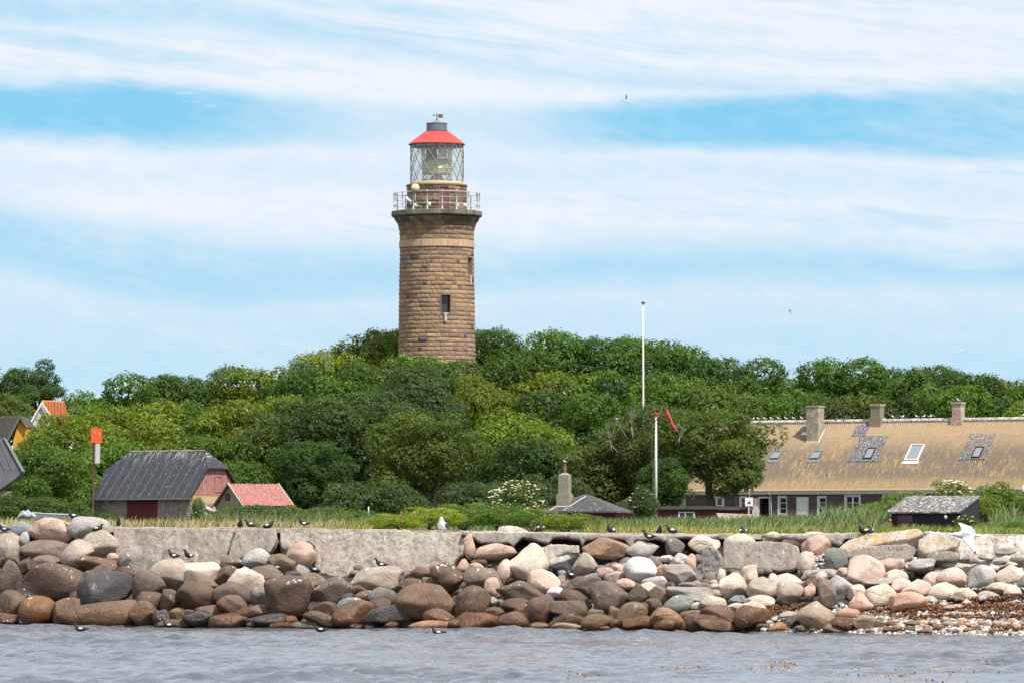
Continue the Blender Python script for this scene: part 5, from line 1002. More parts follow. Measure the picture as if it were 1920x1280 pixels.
p0, p1 = H6(1684, 983), H6(1712, 965); mb = MB(); fr_ = plain('red_frame', (.22, .03, .03), (.15, .02, .02), 9, .7)
mb.box(p0.x, p1.x, -.06, -.022, p1.z - .07, p1.z); mb.box(p0.x, p0.x + .06, -.06, -.022, p0.z, p1.z - .07); mb.box(p1.x - .06, p1.x, -.06, -.022, p0.z, p1.z - .07); mb.box(p0.x + .06, p1.x - .06, -.06, -.022, p0.z, p0.z + .06); wn = mb.build('window', fr_, tar)
mb = MB(); mb.box(p0.x + .03, p1.x - .03, -.035, -.025, p0.z + .03, p1.z - .03); mb.build('pane', GLASS, wn)
for px, py, c_, lb in ((1669, 975, (.55, .12, .05), 'orange fishing float hanging at the left corner of the black shed'), (1773, 969, (.55, .55, .38), 'pale yellow float hanging from green rope on the black shed')):
    p_ = P(px, py, D6 - (-1.0 if px < 1700 else .35)); mb = MB(); mb.ico((0, 0, 0), (.085, .085, .105), 2, 0); mb.tube([(0, 0, .1), (.01, .02, .22), (-.02, .05, .42)], .014, 5, 1); setp(mb.build('float', [plain('float_paint', c_, None, 9, .4), plain('green_rope', (.10, .30, .26), (.08, .2, .2), 9, .9)], None, True, p_), lb, 'float', 'fishing floats on the black shed')

# --- houses at the left edge
yh = empty('yellow_house', P(38, 830, 352), 0, 'yellow gabled house with a dark brown roof at the left edge', 'house'); k = 352 / F
mb = MB(); mb.prism([(-13.5 * k, 0, 0), (-13.5 * k, 0, 5 * k), (0, 0, 46 * k), (12 * k, 0, 30 * k), (12 * k, 0, -70 * k), (-13.5 * k, 0, -70 * k)], (0, 6, 0)); mb.build('wall', plain('yellow_limewash', (.62, .33, .035), (.55, .29, .03), 2, .85), yh)
mb = MB(); DBR = plain('brown_black_roof', (.07, .058, .055), (.045, .04, .04), 5, .8, streak=(.2, .17, .14)); th_ = 2.4
mb.prism([(1 * k, -.25, 48 * k), (-24 * k, -.25, 1 * k), (-84 * k, 2.0, 1 * k), (-60 * k, 2.0, 48.5 * k)], (0, .12, .12)); mb.prism([(0 * k, -.25, 48 * k), (13 * k, -.25, 29 * k), (13 * k, 6.2, 29 * k), (0, 6.2, 48 * k)], (0, 0, .12)); r1 = mb.build('roof', DBR, yh)
mb = MB(); mb.tube([(-25 * k, -.3, 0), (0, -.3, 48.5 * k), (14 * k, -.3, 28 * k)], .07, 4); mb.build('bargeboard', plain('grey_wood', (.2, .17, .14), (.14, .12, .1), 6, .9), r1)
oh = empty('orange_roofed_house', P(79, 820, 372), 0, 'white trimmed house with orange tiled roof peeking from the trees', 'house'); k = 372 / F
mb = MB(); mb.prism([(-38 * k, .1, -60 * k), (-36 * k, .1, 0), (0, .1, 64 * k), (36 * k, .1, 0), (36 * k, .1, -60 * k)], (0, 5, 0)); mb.build('wall', plain('white_limewash', (.6, .6, .6), (.5, .5, .5), 3, .8), oh)
m, t, b, out = newmat('orange_pantiles'); v = obc(t); x_ = t.xyz(v)[0]; n = t.noise(v, 5, 4); c = t.mix(t.ss(n, .35, .65), (.62, .20, .07), (.45, .13, .05)); t.put(b.inputs['Base Color'], c); b.inputs['Roughness'].default_value = .7; bump(t, b, t.m('SINE', t.m('MULTIPLY', x_, 26.)), .03)
mb = MB(); mb.prism([(0, 0, 68 * k), (40 * k, 0, 66.5 * k), (56 * k, 4, 2 * k), (38 * k, 0, -2 * k)], (0, .1, .1)); mb.prism([(0, 0, 68 * k), (-38 * k, 0, 0), (-38 * k, 5, 0), (0, 5, 68 * k)], (0, 0, .1)); r1 = mb.build('roof', m, oh)
mb = MB(); mb.prism([(0, -.2, 68.5 * k), (-40 * k, -.2, -2 * k), (-36.5 * k, -.2, -2 * k), (0, -.2, 62.5 * k), (14 * k, -.2, 42 * k), (17.5 * k, -.2, 42 * k)], (0, .12, 0)); mb.build('bargeboard', WHITE, r1)
gh = empty('grey_roofed_building', P(0, 920, 302), 0, 'building with a steep grey sheet roof cut by the left edge', 'building'); k = 302 / F
mb = MB(); mb.prism([(6 * k, 0, 99 * k), (41 * k, 0, 37 * k), (31 * k, 0, 25 * k), (0, .02, 3 * k), (-70 * k, .02, -30 * k), (-60 * k, 0, 100 * k)], (0, 2.2, 0)); r1 = mb.build('roof', plain('grey_fibre_cement', (.15, .155, .17), (.11, .115, .13), 2, .75, spots=(DROP, 9, .73)), gh)
mb = MB()
for i in range(4): mb.tube([(-30 * k + i * 14 * k, -.02, 97 * k), (-6 * k + i * 14 * k, -.02, 40 * k)], .02, 4)
mb.tube([(7 * k, -.05, 100 * k), (42 * k, -.05, 37 * k)], .06, 4); mb.build('roof_battens', plain('pale_battens', (.22, .225, .24), (.16, .165, .18), 9, .6), r1)
mb = MB(); mb.box(-70 * k, 26 * k, .3, 2, -60 * k, 0); mb.build('wall', STN, gh)

# --- red beacon, boat, poles
D7 = 296.; bc = empty('beacon', P(174, 985, D7), 0, 'tall rust-brown beacon post with a red square dayboard', 'beacon'); k = D7 / F
mb = MB(); mb.tube([(-.5 * k, 0, -.5), (.5 * k, 0, 60 * k), (2 * k, 0, 156 * k)], .07, 10); mb.build('post', plain('rusty_post', (.16, .05, .035), (.10, .035, .025), 7, .7), bc)
mb = MB(); mb.prism([(-3 * k, -.12, 156 * k), (17.5 * k, -.12, 155 * k), (17.5 * k, -.12, 182.5 * k), (-3 * k, -.12, 184 * k)], (0, .04, 0)); bo = mb.build('dayboard', plain('red_orange_paint', (.80, .105, .03), (.72, .09, .03), 4, .5), bc)
mb = MB(); mb.tube([(2.5 * k, -.13, 178 * k), (7 * k, -.13, 171 * k)], .012, 4)
mb.tube([(11 * k, -.13, 174 * k), (13 * k, -.13, 173 * k), (12.2 * k, -.13, 170.8 * k), (13.6 * k, -.13, 169 * k)], .014, 5); mb.build('white_scuffs', WHITE, bo)
mb = MB(); mb.prism([(4 * k, -.1, 117 * k), (13 * k, -.1, 117 * k), (14 * k, -.1, 154 * k), (5 * k, -.1, 154 * k)], (0, .14, 0)); lp = mb.build('light_panel', plain('grey_white_panel', (.48, .50, .47), (.55, .5, .6), 3, .4), bc)
mb = MB(); mb.prism([(3.2 * k, -.12, 116 * k), (5.2 * k, -.12, 116 * k), (6 * k, -.12, 154 * k), (4.2 * k, -.12, 154 * k)], (0, .17, 0)); mb.build('panel_edge', plain('mauve_edge', (.32, .22, .30), (.28, .2, .26), 3, .5), lp)
bt = empty('small_boat', P(95, 978.5, 205), R(4), 'pale grey dinghy with a blue stripe lying in the dry grass', 'boat'); k = 205 / F
def loft(sections, name, mat, parent, smooth=True):
    n = len(sections[0]); V = [p for s_ in sections for p in s_]; Fc = [(i * n + j, i * n + j + 1, (i + 1) * n + j + 1, (i + 1) * n + j) for i in range(len(sections) - 1) for j in range(n - 1)]; Fc += [tuple(range(n - 1, -1, -1)), tuple((len(sections) - 1) * n + j for j in range(n))]
    o = link(name, npmesh(name, V, Fc, mat, smooth), parent); sm = o.modifiers.new('s', 'SOLIDIFY'); sm.thickness = .02; bake(o); return o
secs = []
for i in range(9):
    u = i / 8; b_ = .48 * math.sin(math.pi * min(1, .35 + u * .65)) ** .6 if u < 1 else .42; b_ = .03 + .45 * min(1, u * 2.2) ** .7; x_ = -36 * k + 74 * k * u; sh = .34 + .08 * (1 - u) ** 2
    secs.append([(x_, -b_, sh), (x_, -b_ * .85, .12), (x_, -b_ * .3, .02), (x_, b_ * .3, .02), (x_, b_ * .85, .12), (x_, b_, sh)])
hull = loft(secs, 'hull', plain('grey_grp', (.50, .53, .55), (.42, .45, .47), 4, .4), bt)
mb = MB(); mb.tube([(s_[0][0], s_[0][1] - .01, s_[0][2]) for s_ in secs], .022, 6); mb.build('gunwale', WHITE, hull, True)
mb = MB(); mb.prism([(-6 * k, -.50, .18), (22 * k, -.52, .18), (22 * k, -.525, .24), (-6 * k, -.505, .24)], (0, .02, 0)); mb.build('stripe', plain('blue_stripe', (.10, .28, .5), (.08, .22, .42), 5, .4), hull)
mb = MB(); V_, F_ = ICO[4]; 
V2 = [(v_[0] * .36 * (1 - .3 * v_[2]), v_[1] * .3, max(-.1, v_[2] * .2 + .04 * math.sin(7 * v_[0] + 3 * v_[1]))) for v_ in V_]; mb.add(V2, [tuple(f) for f in F_]); o = mb.build('covered_engine', plain('grey_cover', (.36, .40, .46), (.26, .29, .34), 3, .5), None, True, P(50, 965, 200)); setp(o, 'grey-blue crumpled cover lying beside the dinghy', 'cover')
def pole(px, yt, yb, D, r_, label, capc, name='flagpole', cat='flagpole'):
    b_ = P(px, yb, D); h_ = P(px, yt, D).z - b_.z; e = empty(name, b_, 0, label, cat); mb = MB(); mb.tube([(0, 0, 0), (0, 0, h_ * .5), (0, 0, h_)], [r_, r_ * .85, r_ * .6], 10); mb.build('mast', WHITE, e, True)
    mb = MB(); mb.lathe([(0, h_), (r_ * 1.4, h_ + .01), (r_ * 1.9, h_ + .06), (r_ * 1.5, h_ + .13), (r_ * .4, h_ + .17), (0, h_ + .18)], 14); mb.build('finial', capc, e, True)
    return e, h_
REDK = plain('red_knob', (.38, .03, .05), (.3, .03, .04), 9, .5)
pole(1206, 570, 950, 352, .085, 'tall white flagpole without flag rising above the trees', plain('brown_knob', (.12, .04, .03), (.1, .03, .03), 9, .6))
e, h_ = pole(1230, 778, 975, 300, .095, 'white windsock mast with a red knob', REDK, 'windsock_mast', 'mast'); k = 300 / F
mb = MB(); mb.tube([(-8 * k, -.12, h_ - 26 * k), (14 * k, -.12, h_ + 20 * k)], .028, 6); arm = mb.build('arm', plain('rusty_arm', (.30, .17, .11), (.25, .13, .09), 9, .8), e)
mb = MB(); mb.tube([(-8 * k, -.12, h_ - 26 * k), (-7 * k, -.11, h_ * .5), (-4 * k, -.1, .3)], .010, 4); mb.tube([(-1 * k, -.12, h_ - 10 * k), (-5 * k, -.11, h_ * .4), (-3 * k, -.1, .3)], .010, 4); mb.tube([(14 * k, -.12, h_ + 20 * k), (17 * k, -.12, h_ + 11 * k)], .01, 4); mb.tube([(14 * k, -.12, h_ + 20 * k), (22 * k, -.12, h_ + 10 * k)], .01, 4); mb.build('halyard', plain('rope', (.2, .19, .15), (.15, .14, .12), 9, .9), arm)
mb = MB(); pts = [(19, 10), (21, 3), (26, -7), (30, -16), (34, -23), (39, -30)]; mb.tube([(x * k, -.12 + .02 * math.sin(x), h_ + y * k) for x, y in pts], [.125, .12, .12, .09, .085, .06], 10, 0, False)
mb.build('windsock', plain('faded_red_cloth', (.50, .07, .09), (.36, .05, .07), 5, .8), e, True)
mb = MB(); mb.lathe([(.0, -.2), (.035, -.2), (.035, .2), (.0, .24)], 10); setp(mb.build('marker_peg', WHITE, None, True, P(691, 958, 232)), 'small white peg standing in the grass left of the roses', 'peg')
mb = MB(); mb.lathe([(.0, -.2), (.022, -.2), (.022, .09), (.0, .09)], 10); setp(mb.build('iron_stub', RUST, None, True, P(545, 988, Dwall(545) + 1.)), 'short rusty iron stub on the wall top', 'iron post')
# ------------------------------------------------------------ lighthouse
DL = 409.; k = DL / F; LC = P(819, HOR, DL); lh = empty('lighthouse', (LC.x, DL, 0), 0, 'tall round granite lighthouse with glazed lantern and red conical roof', 'lighthouse')
zy = lambda y: EYE + (HOR - y) * k
m, t, b, out = newmat('rusticated_granite'); v = obc(t); at = t.n('ShaderNodeAttribute', attribute_name='col').outputs['Color']; n = t.noise(v, 3.5, 6, .7); n2 = t.noise(v, 14, 4, .7)
c = t.mix(t.ss(n, .3, .7, 0., .6), at, t.mix(1., at, (.62, .58, .56), 'MULTIPLY')); x_, y_, z_ = t.xyz(v)
dark_top = t.m('MULTIPLY', t.ss(z_, zy(470), zy(412)), t.ss(t.noise(v, .9, 4), .38, .6)); c = t.mix(t.m('MULTIPLY', dark_top, .6), c, (.055, .045, .04))  # stone darkens in patches up towards the gallery
t.put(b.inputs['Base Color'], c); b.inputs['Roughness'].default_value = .88; bump(t, b, t.m('ADD', n, t.m('MULTIPLY', n2, .5)), .06); ROCKF = m
def masonry(name, ybot, ytop, prof, seed, holes=(), rowh=8.15, nth=560, sub=7):
    r_ = np.random.default_rng(seed); nr = int(round((ybot - ytop) / rowh)); rh = (ybot - ytop) / nr
    zs = []; zi = []; zu = []
    for r in range(nr):
        for s_ in range(sub): zs.append(ybot - (r + s_ / sub) * rh); zi.append(r); zu.append(s_ / sub)
    zs.append(ytop); zi.append(nr - 1); zu.append(1.)
    zs = np.array(zs); th_ = np.linspace(-math.pi, math.pi, nth, endpoint=False)
    V = np.zeros((len(zs), nth, 3)); C_ = np.zeros((len(zs), nth, 3)); rad = np.interp(-zs, [-a for a, b_ in prof], [b_ for a, b_ in prof]) * k
    rows = []
    for r in range(nr):
        e_ = [0.]; R0 = rad[r * sub]
        while e_[-1] < 2 * math.pi * R0 - .5: e_.append(e_[-1] + r_.choice([.35, .5, .7, .95, 1.15]) * r_.uniform(.9, 1.1))
        e_[-1] = 2 * math.pi * R0; e_ = np.array(e_) / (2 * math.pi * R0) * 2 * math.pi - math.pi; m_ = len(e_) - 1
        pal = np.array([(0.352, 0.22, 0.138), (0.297, 0.193, 0.132), (0.396, 0.259, 0.149), (0.264, 0.176, 0.127), (0.418, 0.281, 0.154), (0.33, 0.22, 0.16)])
        cl = pal[r_.integers(0, 6, m_)] * r_.uniform(.88, 1.15, m_)[:, None]
        odd = r_.random(m_); cl[odd < .03] = (.09, .085, .085); cl[odd > .95] = (.36, .25, .14)
        rows.append((e_, cl, r_.uniform(.6, 1.25, m_), r_.uniform(0, 9, m_)))
    for j in range(len(zs)):
        e_, cl, dp, ph_ = rows[zi[j]]; bi = np.clip(np.searchsorted(e_, th_, side='right') - 1, 0, len(e_) - 2)
        R0 = rad[j]; dx = np.minimum(th_ - e_[bi], e_[bi + 1] - th_) * R0; dz = min(zu[j], 1 - zu[j]) * rh * k; ed = np.minimum(dx, dz)
        bul = np.clip(ed / .09, 0, 1) ** .7; s_ = th_ * R0
        rug = np.sin(s_ * 9 + ph_[bi] + zs[j] * 1.1) * np.sin(zs[j] * 1.9 + s_ * 5 + ph_[bi] * 2) * .5 + np.sin(s_ * 19 + zs[j] * 2.3 + ph_[bi]) * .3
        rr_ = R0 + bul * (.055 * dp[bi] + .03 * rug) - .02; V[j, :, 0] = np.sin(th_) * rr_; V[j, :, 1] = -np.cos(th_) * rr_; V[j, :, 2] = zy(zs[j])
        mort = np.clip(ed / .035, 0, 1)[:, None]; C_[j] = cl[bi] * mort + np.array((.25, .175, .12)) * (1 - mort)
    nj = len(zs); a = (np.arange(nj - 1)[:, None] * nth + np.arange(nth)[None]); a2 = (np.arange(nj - 1)[:, None] * nth + (np.arange(nth)[None] + 1) % nth)
    keep = np.ones(a.shape, bool); zc = (zs[:-1] + zs[1:]) / 2; tc_ = th_ + math.pi / nth
    for (t0, t1, y0, y1) in holes: keep &= ~((zc[:, None] > y0) & (zc[:, None] < y1) & (tc_[None] > t0) & (tc_[None] < t1))
    Fc = np.stack([a, a2, a2 + nth, a + nth], -1)[keep]
    return link(name, npmesh(name, V.reshape(-1, 3), Fc, ROCKF, True, None, [('col', 'POINT', C_.reshape(-1, 3))]), lh)
tw = math.asin((837 - 819) / 71.5); t2 = math.radians(64); HL = [(tw - .125, tw + .125, 556.5, 589.5), (t2 - .12, t2 + .12, 485, 517)]
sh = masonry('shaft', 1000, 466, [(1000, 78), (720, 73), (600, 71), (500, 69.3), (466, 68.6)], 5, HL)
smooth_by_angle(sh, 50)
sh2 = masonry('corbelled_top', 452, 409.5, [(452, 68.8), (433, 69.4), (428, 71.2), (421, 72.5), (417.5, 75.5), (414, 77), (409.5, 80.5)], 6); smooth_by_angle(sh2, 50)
def ringstones(name, prof, n, mat, seg=120, gap=.006):
    mb = MB(); r_ = random.Random(4); mb.lathe(prof, seg, closed=True); return mb.build(name, mat, lh)
TANB = blockwall('pale_band', (.58, .40, .24), (.50, .35, .22), (.2, .15, .12), .7, .7)
ringstones('pale_band', [(68 * k, zy(466)), (70.6 * k, zy(465.8)), (70.6 * k, zy(452.5)), (68 * k, zy(452))], 30, TANB)
m, t, b, out = newmat('deck_stone'); v = obc(t); n = t.noise(v, 2.5, 6, .7); c = t.mix(t.ss(n, .32, .68), (.25, .23, .17), (.13, .12, .095)); c = t.mix(t.ss(t.noise(t.scale(v, (1, 1, .3)), .7, 3), .48, .62, 0., .7), c, (.05, .045, .042))
x_, y_, z_ = t.xyz(v); an = t.m('FRACT', t.m('MULTIPLY', t.m('ARCTAN2', x_, y_), 44 / 6.2832)); c = t.mix(t.ss(t.m('ABSOLUTE', t.m('SUBTRACT', an, .5)), .46, .485, 0., .8), c, (.04, .035, .03)); t.put(b.inputs['Base Color'], c); b.inputs['Roughness'].default_value = .9; bump(t, b, n, .03); DK = m
ringstones('gallery_deck', [(50 * k, zy(409)), (79.5 * k, zy(409)), (82.5 * k, zy(407.8)), (84.8 * k, zy(406)), (85.2 * k, zy(405.6)), (85.2 * k, zy(398.2)), (84.6 * k, zy(397.4)), (50 * k, zy(397))], 44, DK)
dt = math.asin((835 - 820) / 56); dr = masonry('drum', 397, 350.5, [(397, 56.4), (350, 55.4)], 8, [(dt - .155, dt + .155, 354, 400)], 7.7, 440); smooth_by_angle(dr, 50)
mb = MB(); mb.lathe([(48 * k, zy(350.5)), (57.6 * k, zy(350.4)), (57.8 * k, zy(348)), (56 * k, zy(347)), (48 * k, zy(346.8))], 96, closed=True); mb.build('drum_cornice', plain('brown_cornice', (.27, .18, .12), (.2, .14, .09), 4, .8), lh)
mb = MB(); mb.lathe([(46 * k, zy(346.7)), (51.5 * k, zy(346.7)), (51.5 * k, zy(344)), (50 * k, zy(342.8)), (46 * k, zy(342.6))], 96, closed=True); mb.build('lantern_sill', plain('cream_sill', (.60, .50, .27), (.5, .42, .25), 6, .6), lh)
def recess(name, th_, r0, w_, z0, z1, dep, parts):
    """window or door recess: reveal walls around an opening in the round wall, frame and pane set back"""
    e = empty(name, (math.sin(th_) * r0, -math.cos(th_) * r0, 0), th_, parent=lh); h = w_ / 2
    mb = MB(); mb.box(-h - .06, -h, -.02, dep, z0, z1); mb.box(h, h + .06, -.02, dep, z0, z1); mb.box(-h, h, -.02, dep, z1, z1 + .06); mb.box(-h, h, -.04, dep, z0 - .06, z0); mb.build('reveal', plain('smooth_granite', (.29, .20, .15), (.24, .17, .12), 6, .85), e)
    return e, h
rw = 71.6 * k; e, h = recess('window', tw, rw, .80, zy(589.5), zy(556.5), .55, None)
mb = MB(); z0, z1 = zy(589.5), zy(556.5); DRF = plain('maroon_frame', (.12, .03, .03), (.08, .02, .02), 9, .7)
for a_ in ((-h, -h + .06, z0, z1), (h - .06, h, z0, z1)): mb.box(a_[0], a_[1], .36, .42, a_[2], a_[3])
mb.box(-h + .06, h - .06, .36, .42, z0, z0 + .08); mb.box(-h + .06, h - .06, .36, .42, z0 + .95, z0 + 1.0); mb.box(-h + .06, h - .06, .36, .42, z1 - .06, z1); mb.build('frame', DRF, e)
mb = MB(); mb.box(-h + .02, h - .02, .43, .44, z0, z1); mb.build('pane', GLASS, e)
mb = MB(); mb.box(-.14, .06, -.145, -.10, zy(606), zy(590.5)); mb.box(-.22, .22, -.15, -.10, zy(592), zy(590)); mb.build('white_droppings_streak', plain('chalky_streak', (.6, .57, .54), (.4, .33, .28), 14, .9), e)
e, h = recess('slit_window', t2, 69.4 * k, .74, zy(517), zy(485), .5, None)
mb = MB(); mb.box(-h, h, .45, .47, zy(517), zy(485)); mb.build('pane', GLASS, e)
mb = MB(); mb.box(-.12, .1, -.12, -.07, zy(536), zy(518.5)); mb.build('white_droppings_streak', bpy.data.materials['chalky_streak'], e)
e, h = recess('gallery_door', dt, 56 * k, .76, zy(397) + .02, zy(354), .18, None)
mb = MB(); mb.box(-h, h, .08, .12, zy(396.5), zy(354)); d_ = mb.build('door_leaf', plain('maroon_door', (.17, .065, .06), (.13, .05, .05), 4, .6), e); mb = MB(); mb.tube([(h - .1, .02, zy(377)), (h - .1, .08, zy(377))], .03, 6); mb.build('handle', WHITE, d_)
# lantern
LR = 49 * k; yt_, yb_ = 271, 343
gm, t, b, out = newmat('lantern_glass'); t.N.remove(b); g1 = t.n('ShaderNodeBsdfTransparent'); g1.inputs[0].default_value = (.93, .96, .97, 1); g2 = t.n('ShaderNodeBsdfGlossy'); g2.inputs['Roughness'].default_value = .04; mx = t.n('ShaderNodeMixShader')
mx.inputs[0].default_value = .08; t.L.new(g1.outputs[0], mx.inputs[1]); t.L.new(g2.outputs[0], mx.inputs[2]); df = t.n('ShaderNodeBsdfDiffuse'); df.inputs[0].default_value = (.72, .78, .70, 1); m2 = t.n('ShaderNodeMixShader'); m2.inputs[0].default_value = .06; t.L.new(mx.outputs[0], m2.inputs[1]); t.L.new(df.outputs[0], m2.inputs[2]); t.L.new(m2.outputs[0], out.inputs[0])
mb = MB(); mb.lathe([(LR, zy(yb_)), (LR, zy(yt_))], 96); gl = mb.build('lantern_glazing', gm, lh, True)
mb = MB(); NB = 13; BRZ = plain('bronze_bars', (.40, .34, .25), (.30, .25, .18), 9, .5, .3)
for s_ in (-1, 1):
    for i in range(NB):
        p_ = []
        for j in range(25):
            u = j / 24; a_ = 2 * math.pi / NB * (i + s_ * 2 * u) + .0; p_.append((math.sin(a_) * (LR + .01), -math.cos(a_) * (LR + .01), zy(yt_ + (yb_ - yt_) * u)))
        mb.tube(p_, .030, 5)
mb.build('glazing_bars', BRZ, gl, True)
mb = MB()
for i in range(NB * 2): a_ = 2 * math.pi / NB / 2 * i; mb.tube([(math.sin(a_) * (LR - .12), -math.cos(a_) * (LR - .12), zy(yt_)), (math.sin(a_) * (LR - .12), -math.cos(a_) * (LR - .12), zy(yt_ + 5))], .02, 4)
mb.lathe([(LR - .05, zy(yt_)), (LR - .05, zy(yt_ + 5.5)), (LR - .09, zy(yt_ + 5.5)), (LR - .09, zy(yt_))], 96, closed=True); mb.build('top_ring', plain('grey_lantern_ring', (.42, .40, .36), (.34, .32, .28), 5, .7), gl)
OPT, t, b, out = newmat('lens_glass'); b.inputs['Base Color'].default_value = (.50, .50, .33, 1); b.inputs['Roughness'].default_value = .12; b.inputs['Specular IOR Level'].default_value = .8
mb = MB(); pr = []
zz = np.linspace(zy(326), zy(300), 15)
for i, z_ in enumerate(zz): pr.append((25 * k + (.05 if i % 2 else 0) + .12 * math.sin(math.pi * i / 14), float(z_)))
mb.lathe([(0, zy(326))] + pr + [(0, zy(300))], 40); op = mb.build('lens', OPT, lh)
mb = MB()
for i in range(9): a_ = 2 * math.pi * i / 9 + .1; mb.tube([(math.sin(a_) * 27.5 * k, -math.cos(a_) * 27.5 * k, zy(337)), (math.sin(a_) * 27.5 * k, -math.cos(a_) * 27.5 * k, zy(300))], .03, 5)
for y_ in (300, 327, 336): mb.lathe([(26.5 * k, zy(y_)), (28.2 * k, zy(y_)), (28.2 * k, zy(y_ - 1)), (26.5 * k, zy(y_ - 1))], 40, closed=True)
mb.build('lens_cage', plain('cream_cage', (.52, .49, .36), (.45, .42, .3), 8, .5), op)
mb = MB(); mb.lathe([(0, zy(342)), (29 * k, zy(342)), (28 * k, zy(338)), (14 * k, zy(337)), (9 * k, zy(330)), (0, zy(330))], 40); mb.build('pedestal', plain('grey_pedestal', (.22, .23, .21), (.16, .16, .15), 6, .5), op)
def arc(a0, a1, r_, y0, y1, name, mat, par):
    V = []; n_ = 12
    for i in range(n_ + 1):
        a_ = a0 + (a1 - a0) * i / n_
        for rr_ in (r_, r_ - .04):
            for y_ in (y0, y1): V.append((math.sin(a_) * rr_, -math.cos(a_) * rr_, zy(y_)))
    Fc = []
    for i in range(n_):
        q_ = i * 4; Fc += [(q_, q_ + 1, q_ + 5, q_ + 4), (q_ + 2, q_ + 6, q_ + 7, q_ + 3), (q_, q_ + 4, q_ + 6, q_ + 2), (q_ + 1, q_ + 3, q_ + 7, q_ + 5)]
    Fc += [(0, 2, 3, 1), (n_ * 4, n_ * 4 + 1, n_ * 4 + 3, n_ * 4 + 2)]; return link(name, npmesh(name, V, Fc, mat), par)
RB_, t, b, out = newmat('translucent_blind'); t.N.remove(b); d1_ = t.n('ShaderNodeBsdfDiffuse'); d1_.inputs[0].default_value = (.72, .74, .70, 1); d2_ = t.n('ShaderNodeBsdfTranslucent'); d2_.inputs[0].default_value = (.8, .82, .78, 1); m3 = t.n('ShaderNodeMixShader'); m3.inputs[0].default_value = .5; t.L.new(d1_.outputs[0], m3.inputs[1]); t.L.new(d2_.outputs[0], m3.inputs[2]); t.L.new(m3.outputs[0], out.inputs[0])
MAR = plain('maroon_panel', (.115, .05, .06), (.09, .04, .05), 4, .6)
arc(-.72, .04, 30 * k, 281, 300, 'coloured_screen', MAR, op); arc(-.13, .12, 29 * k, 327, 336, 'coloured_screen', bpy.data.materials['red_trim'], op)
arc(-1.32, -.8, 30.5 * k, 279, 301, 'white_screen', WHITE, op); arc(.75, 1.25, 30.5 * k, 279, 301, 'white_screen', WHITE, op); arc(.1, .72, 29 * k, 282, 298, 'white_screen', plain('ivory_screen', (.5, .5, .44), (.42, .42, .36), 5, .6), op)
REDR = plain('red_roof_paint', (.60, .05, .035), (.46, .05, .04), 1.1, .5, streak=(.38, .07, .05), spots=((.6, .4, .36), 7, .70, .5))
mb = MB(); mb.lathe([(48 * k, zy(271.5)), (53 * k, zy(272.4)), (53.2 * k, zy(270.8)), (50 * k, zy(268.5)), (21.5 * k, zy(247.5)), (0, zy(247))], 72); rf = mb.build('roof', REDR, lh); smooth_by_angle(rf, 28)
mb = MB()
for i in range(18): a_ = 2 * math.pi * i / 18 + .1; mb.tube([(math.sin(a_) * 50.2 * k, -math.cos(a_) * 50.2 * k, zy(268.4)), (math.sin(a_) * 21.7 * k, -math.cos(a_) * 21.7 * k, zy(247.3))], .018, 4)
mb.build('roof_seam', REDR, rf)
mb = MB(); mb.lathe([(19 * k, zy(247.5)), (19 * k, zy(246)), (20.2 * k, zy(245.6)), (20.2 * k, zy(244.8)), (19.3 * k, zy(244.4)), (19.3 * k, zy(232.8)), (20 * k, zy(232.4)), (20 * k, zy(231.5)), (0, zy(231))], 48); cp = mb.build('ventilator', plain('blue_grey_ventilator', (.17, .19, .225), (.13, .145, .17), 5, .5, .2), lh); smooth_by_angle(cp, 30)
mb = MB(); mb.tube([(0, 0, zy(231)), (0, 0, zy(213))], .035, 6)
for a_ in (0, 1.57, 3.14, 4.71): mb.tube([(math.cos(a_) * 8 * k, math.sin(a_) * 8 * k, zy(231)), (0, 0, zy(223))], .018, 4)
mb.tube([(-5 * k, 0, zy(217)), (3 * k, 0, zy(217))], .02, 5); mb.ico((-5.5 * k, 0, zy(216.5)), (.09, .05, .08), 1); vn = mb.build('weather_vane', plain('dark_bronze', (.07, .06, .05), (.05, .04, .04), 9, .6), lh)
mb = MB(); mb.prism([(2 * k, -.01, zy(221.5)), (12 * k, -.01, zy(222)), (10.5 * k, -.01, zy(218.5)), (12.6 * k, -.01, zy(215)), (3 * k, -.01, zy(214.5))], (0, .02, 0)); mb.build('vane_flag', plain('copper_brown', (.22, .08, .06), (.16, .06, .05), 5, .6), vn)
mb = MB(); mb.tube([(-48.5 * k, -.2, zy(340)), (-48.5 * k, -.2, zy(300)), (-49.5 * k, -.2, zy(296))], .02, 4); mb.tube([(49.5 * k, 0, zy(340)), (50 * k, 0, zy(290)), (49 * k, 0, zy(276))], .03, 4); mb.build('lightning_cable', RUST, lh)
# gallery railing
GALV = plain('galvanised_rail', (.56, .57, .60), (.44, .45, .48), 9, .4, .2); rr_ = 80.5 * k; NP = 18
rl = empty('railing', parent=lh); th0 = math.asin((831.5 - 820) / 81)
for i in range(NP):
    a_ = th0 + 2 * math.pi * i / NP; mb = MB(); c_ = (math.sin(a_) * rr_, -math.cos(a_) * rr_); z0, z1 = zy(397.2), zy(361.5)
    mb.lathe([(.10, z0), (.10, z0 + .04), (.055, z0 + .08), (.05, z0 + .5), (.06, z0 + .52), (.06, z0 + .56), (.045, z0 + .58), (.04, z1 - .14), (.065, z1 - .12), (.065, z1 - .08), (.03, z1 - .06), (.05, z1 - .02), (.045, z1 + .03), (0, z1 + .05)], 8, c_); mb.build('baluster', GALV, rl, True)
mb = MB()
for y_, r_ in ((363.8, .028), (374.5, .02), (385.5, .02)): mb.tube([(math.sin(2 * math.pi * i / 72) * rr_, -math.cos(2 * math.pi * i / 72) * rr_, zy(y_)) for i in range(73)], r_, 6)
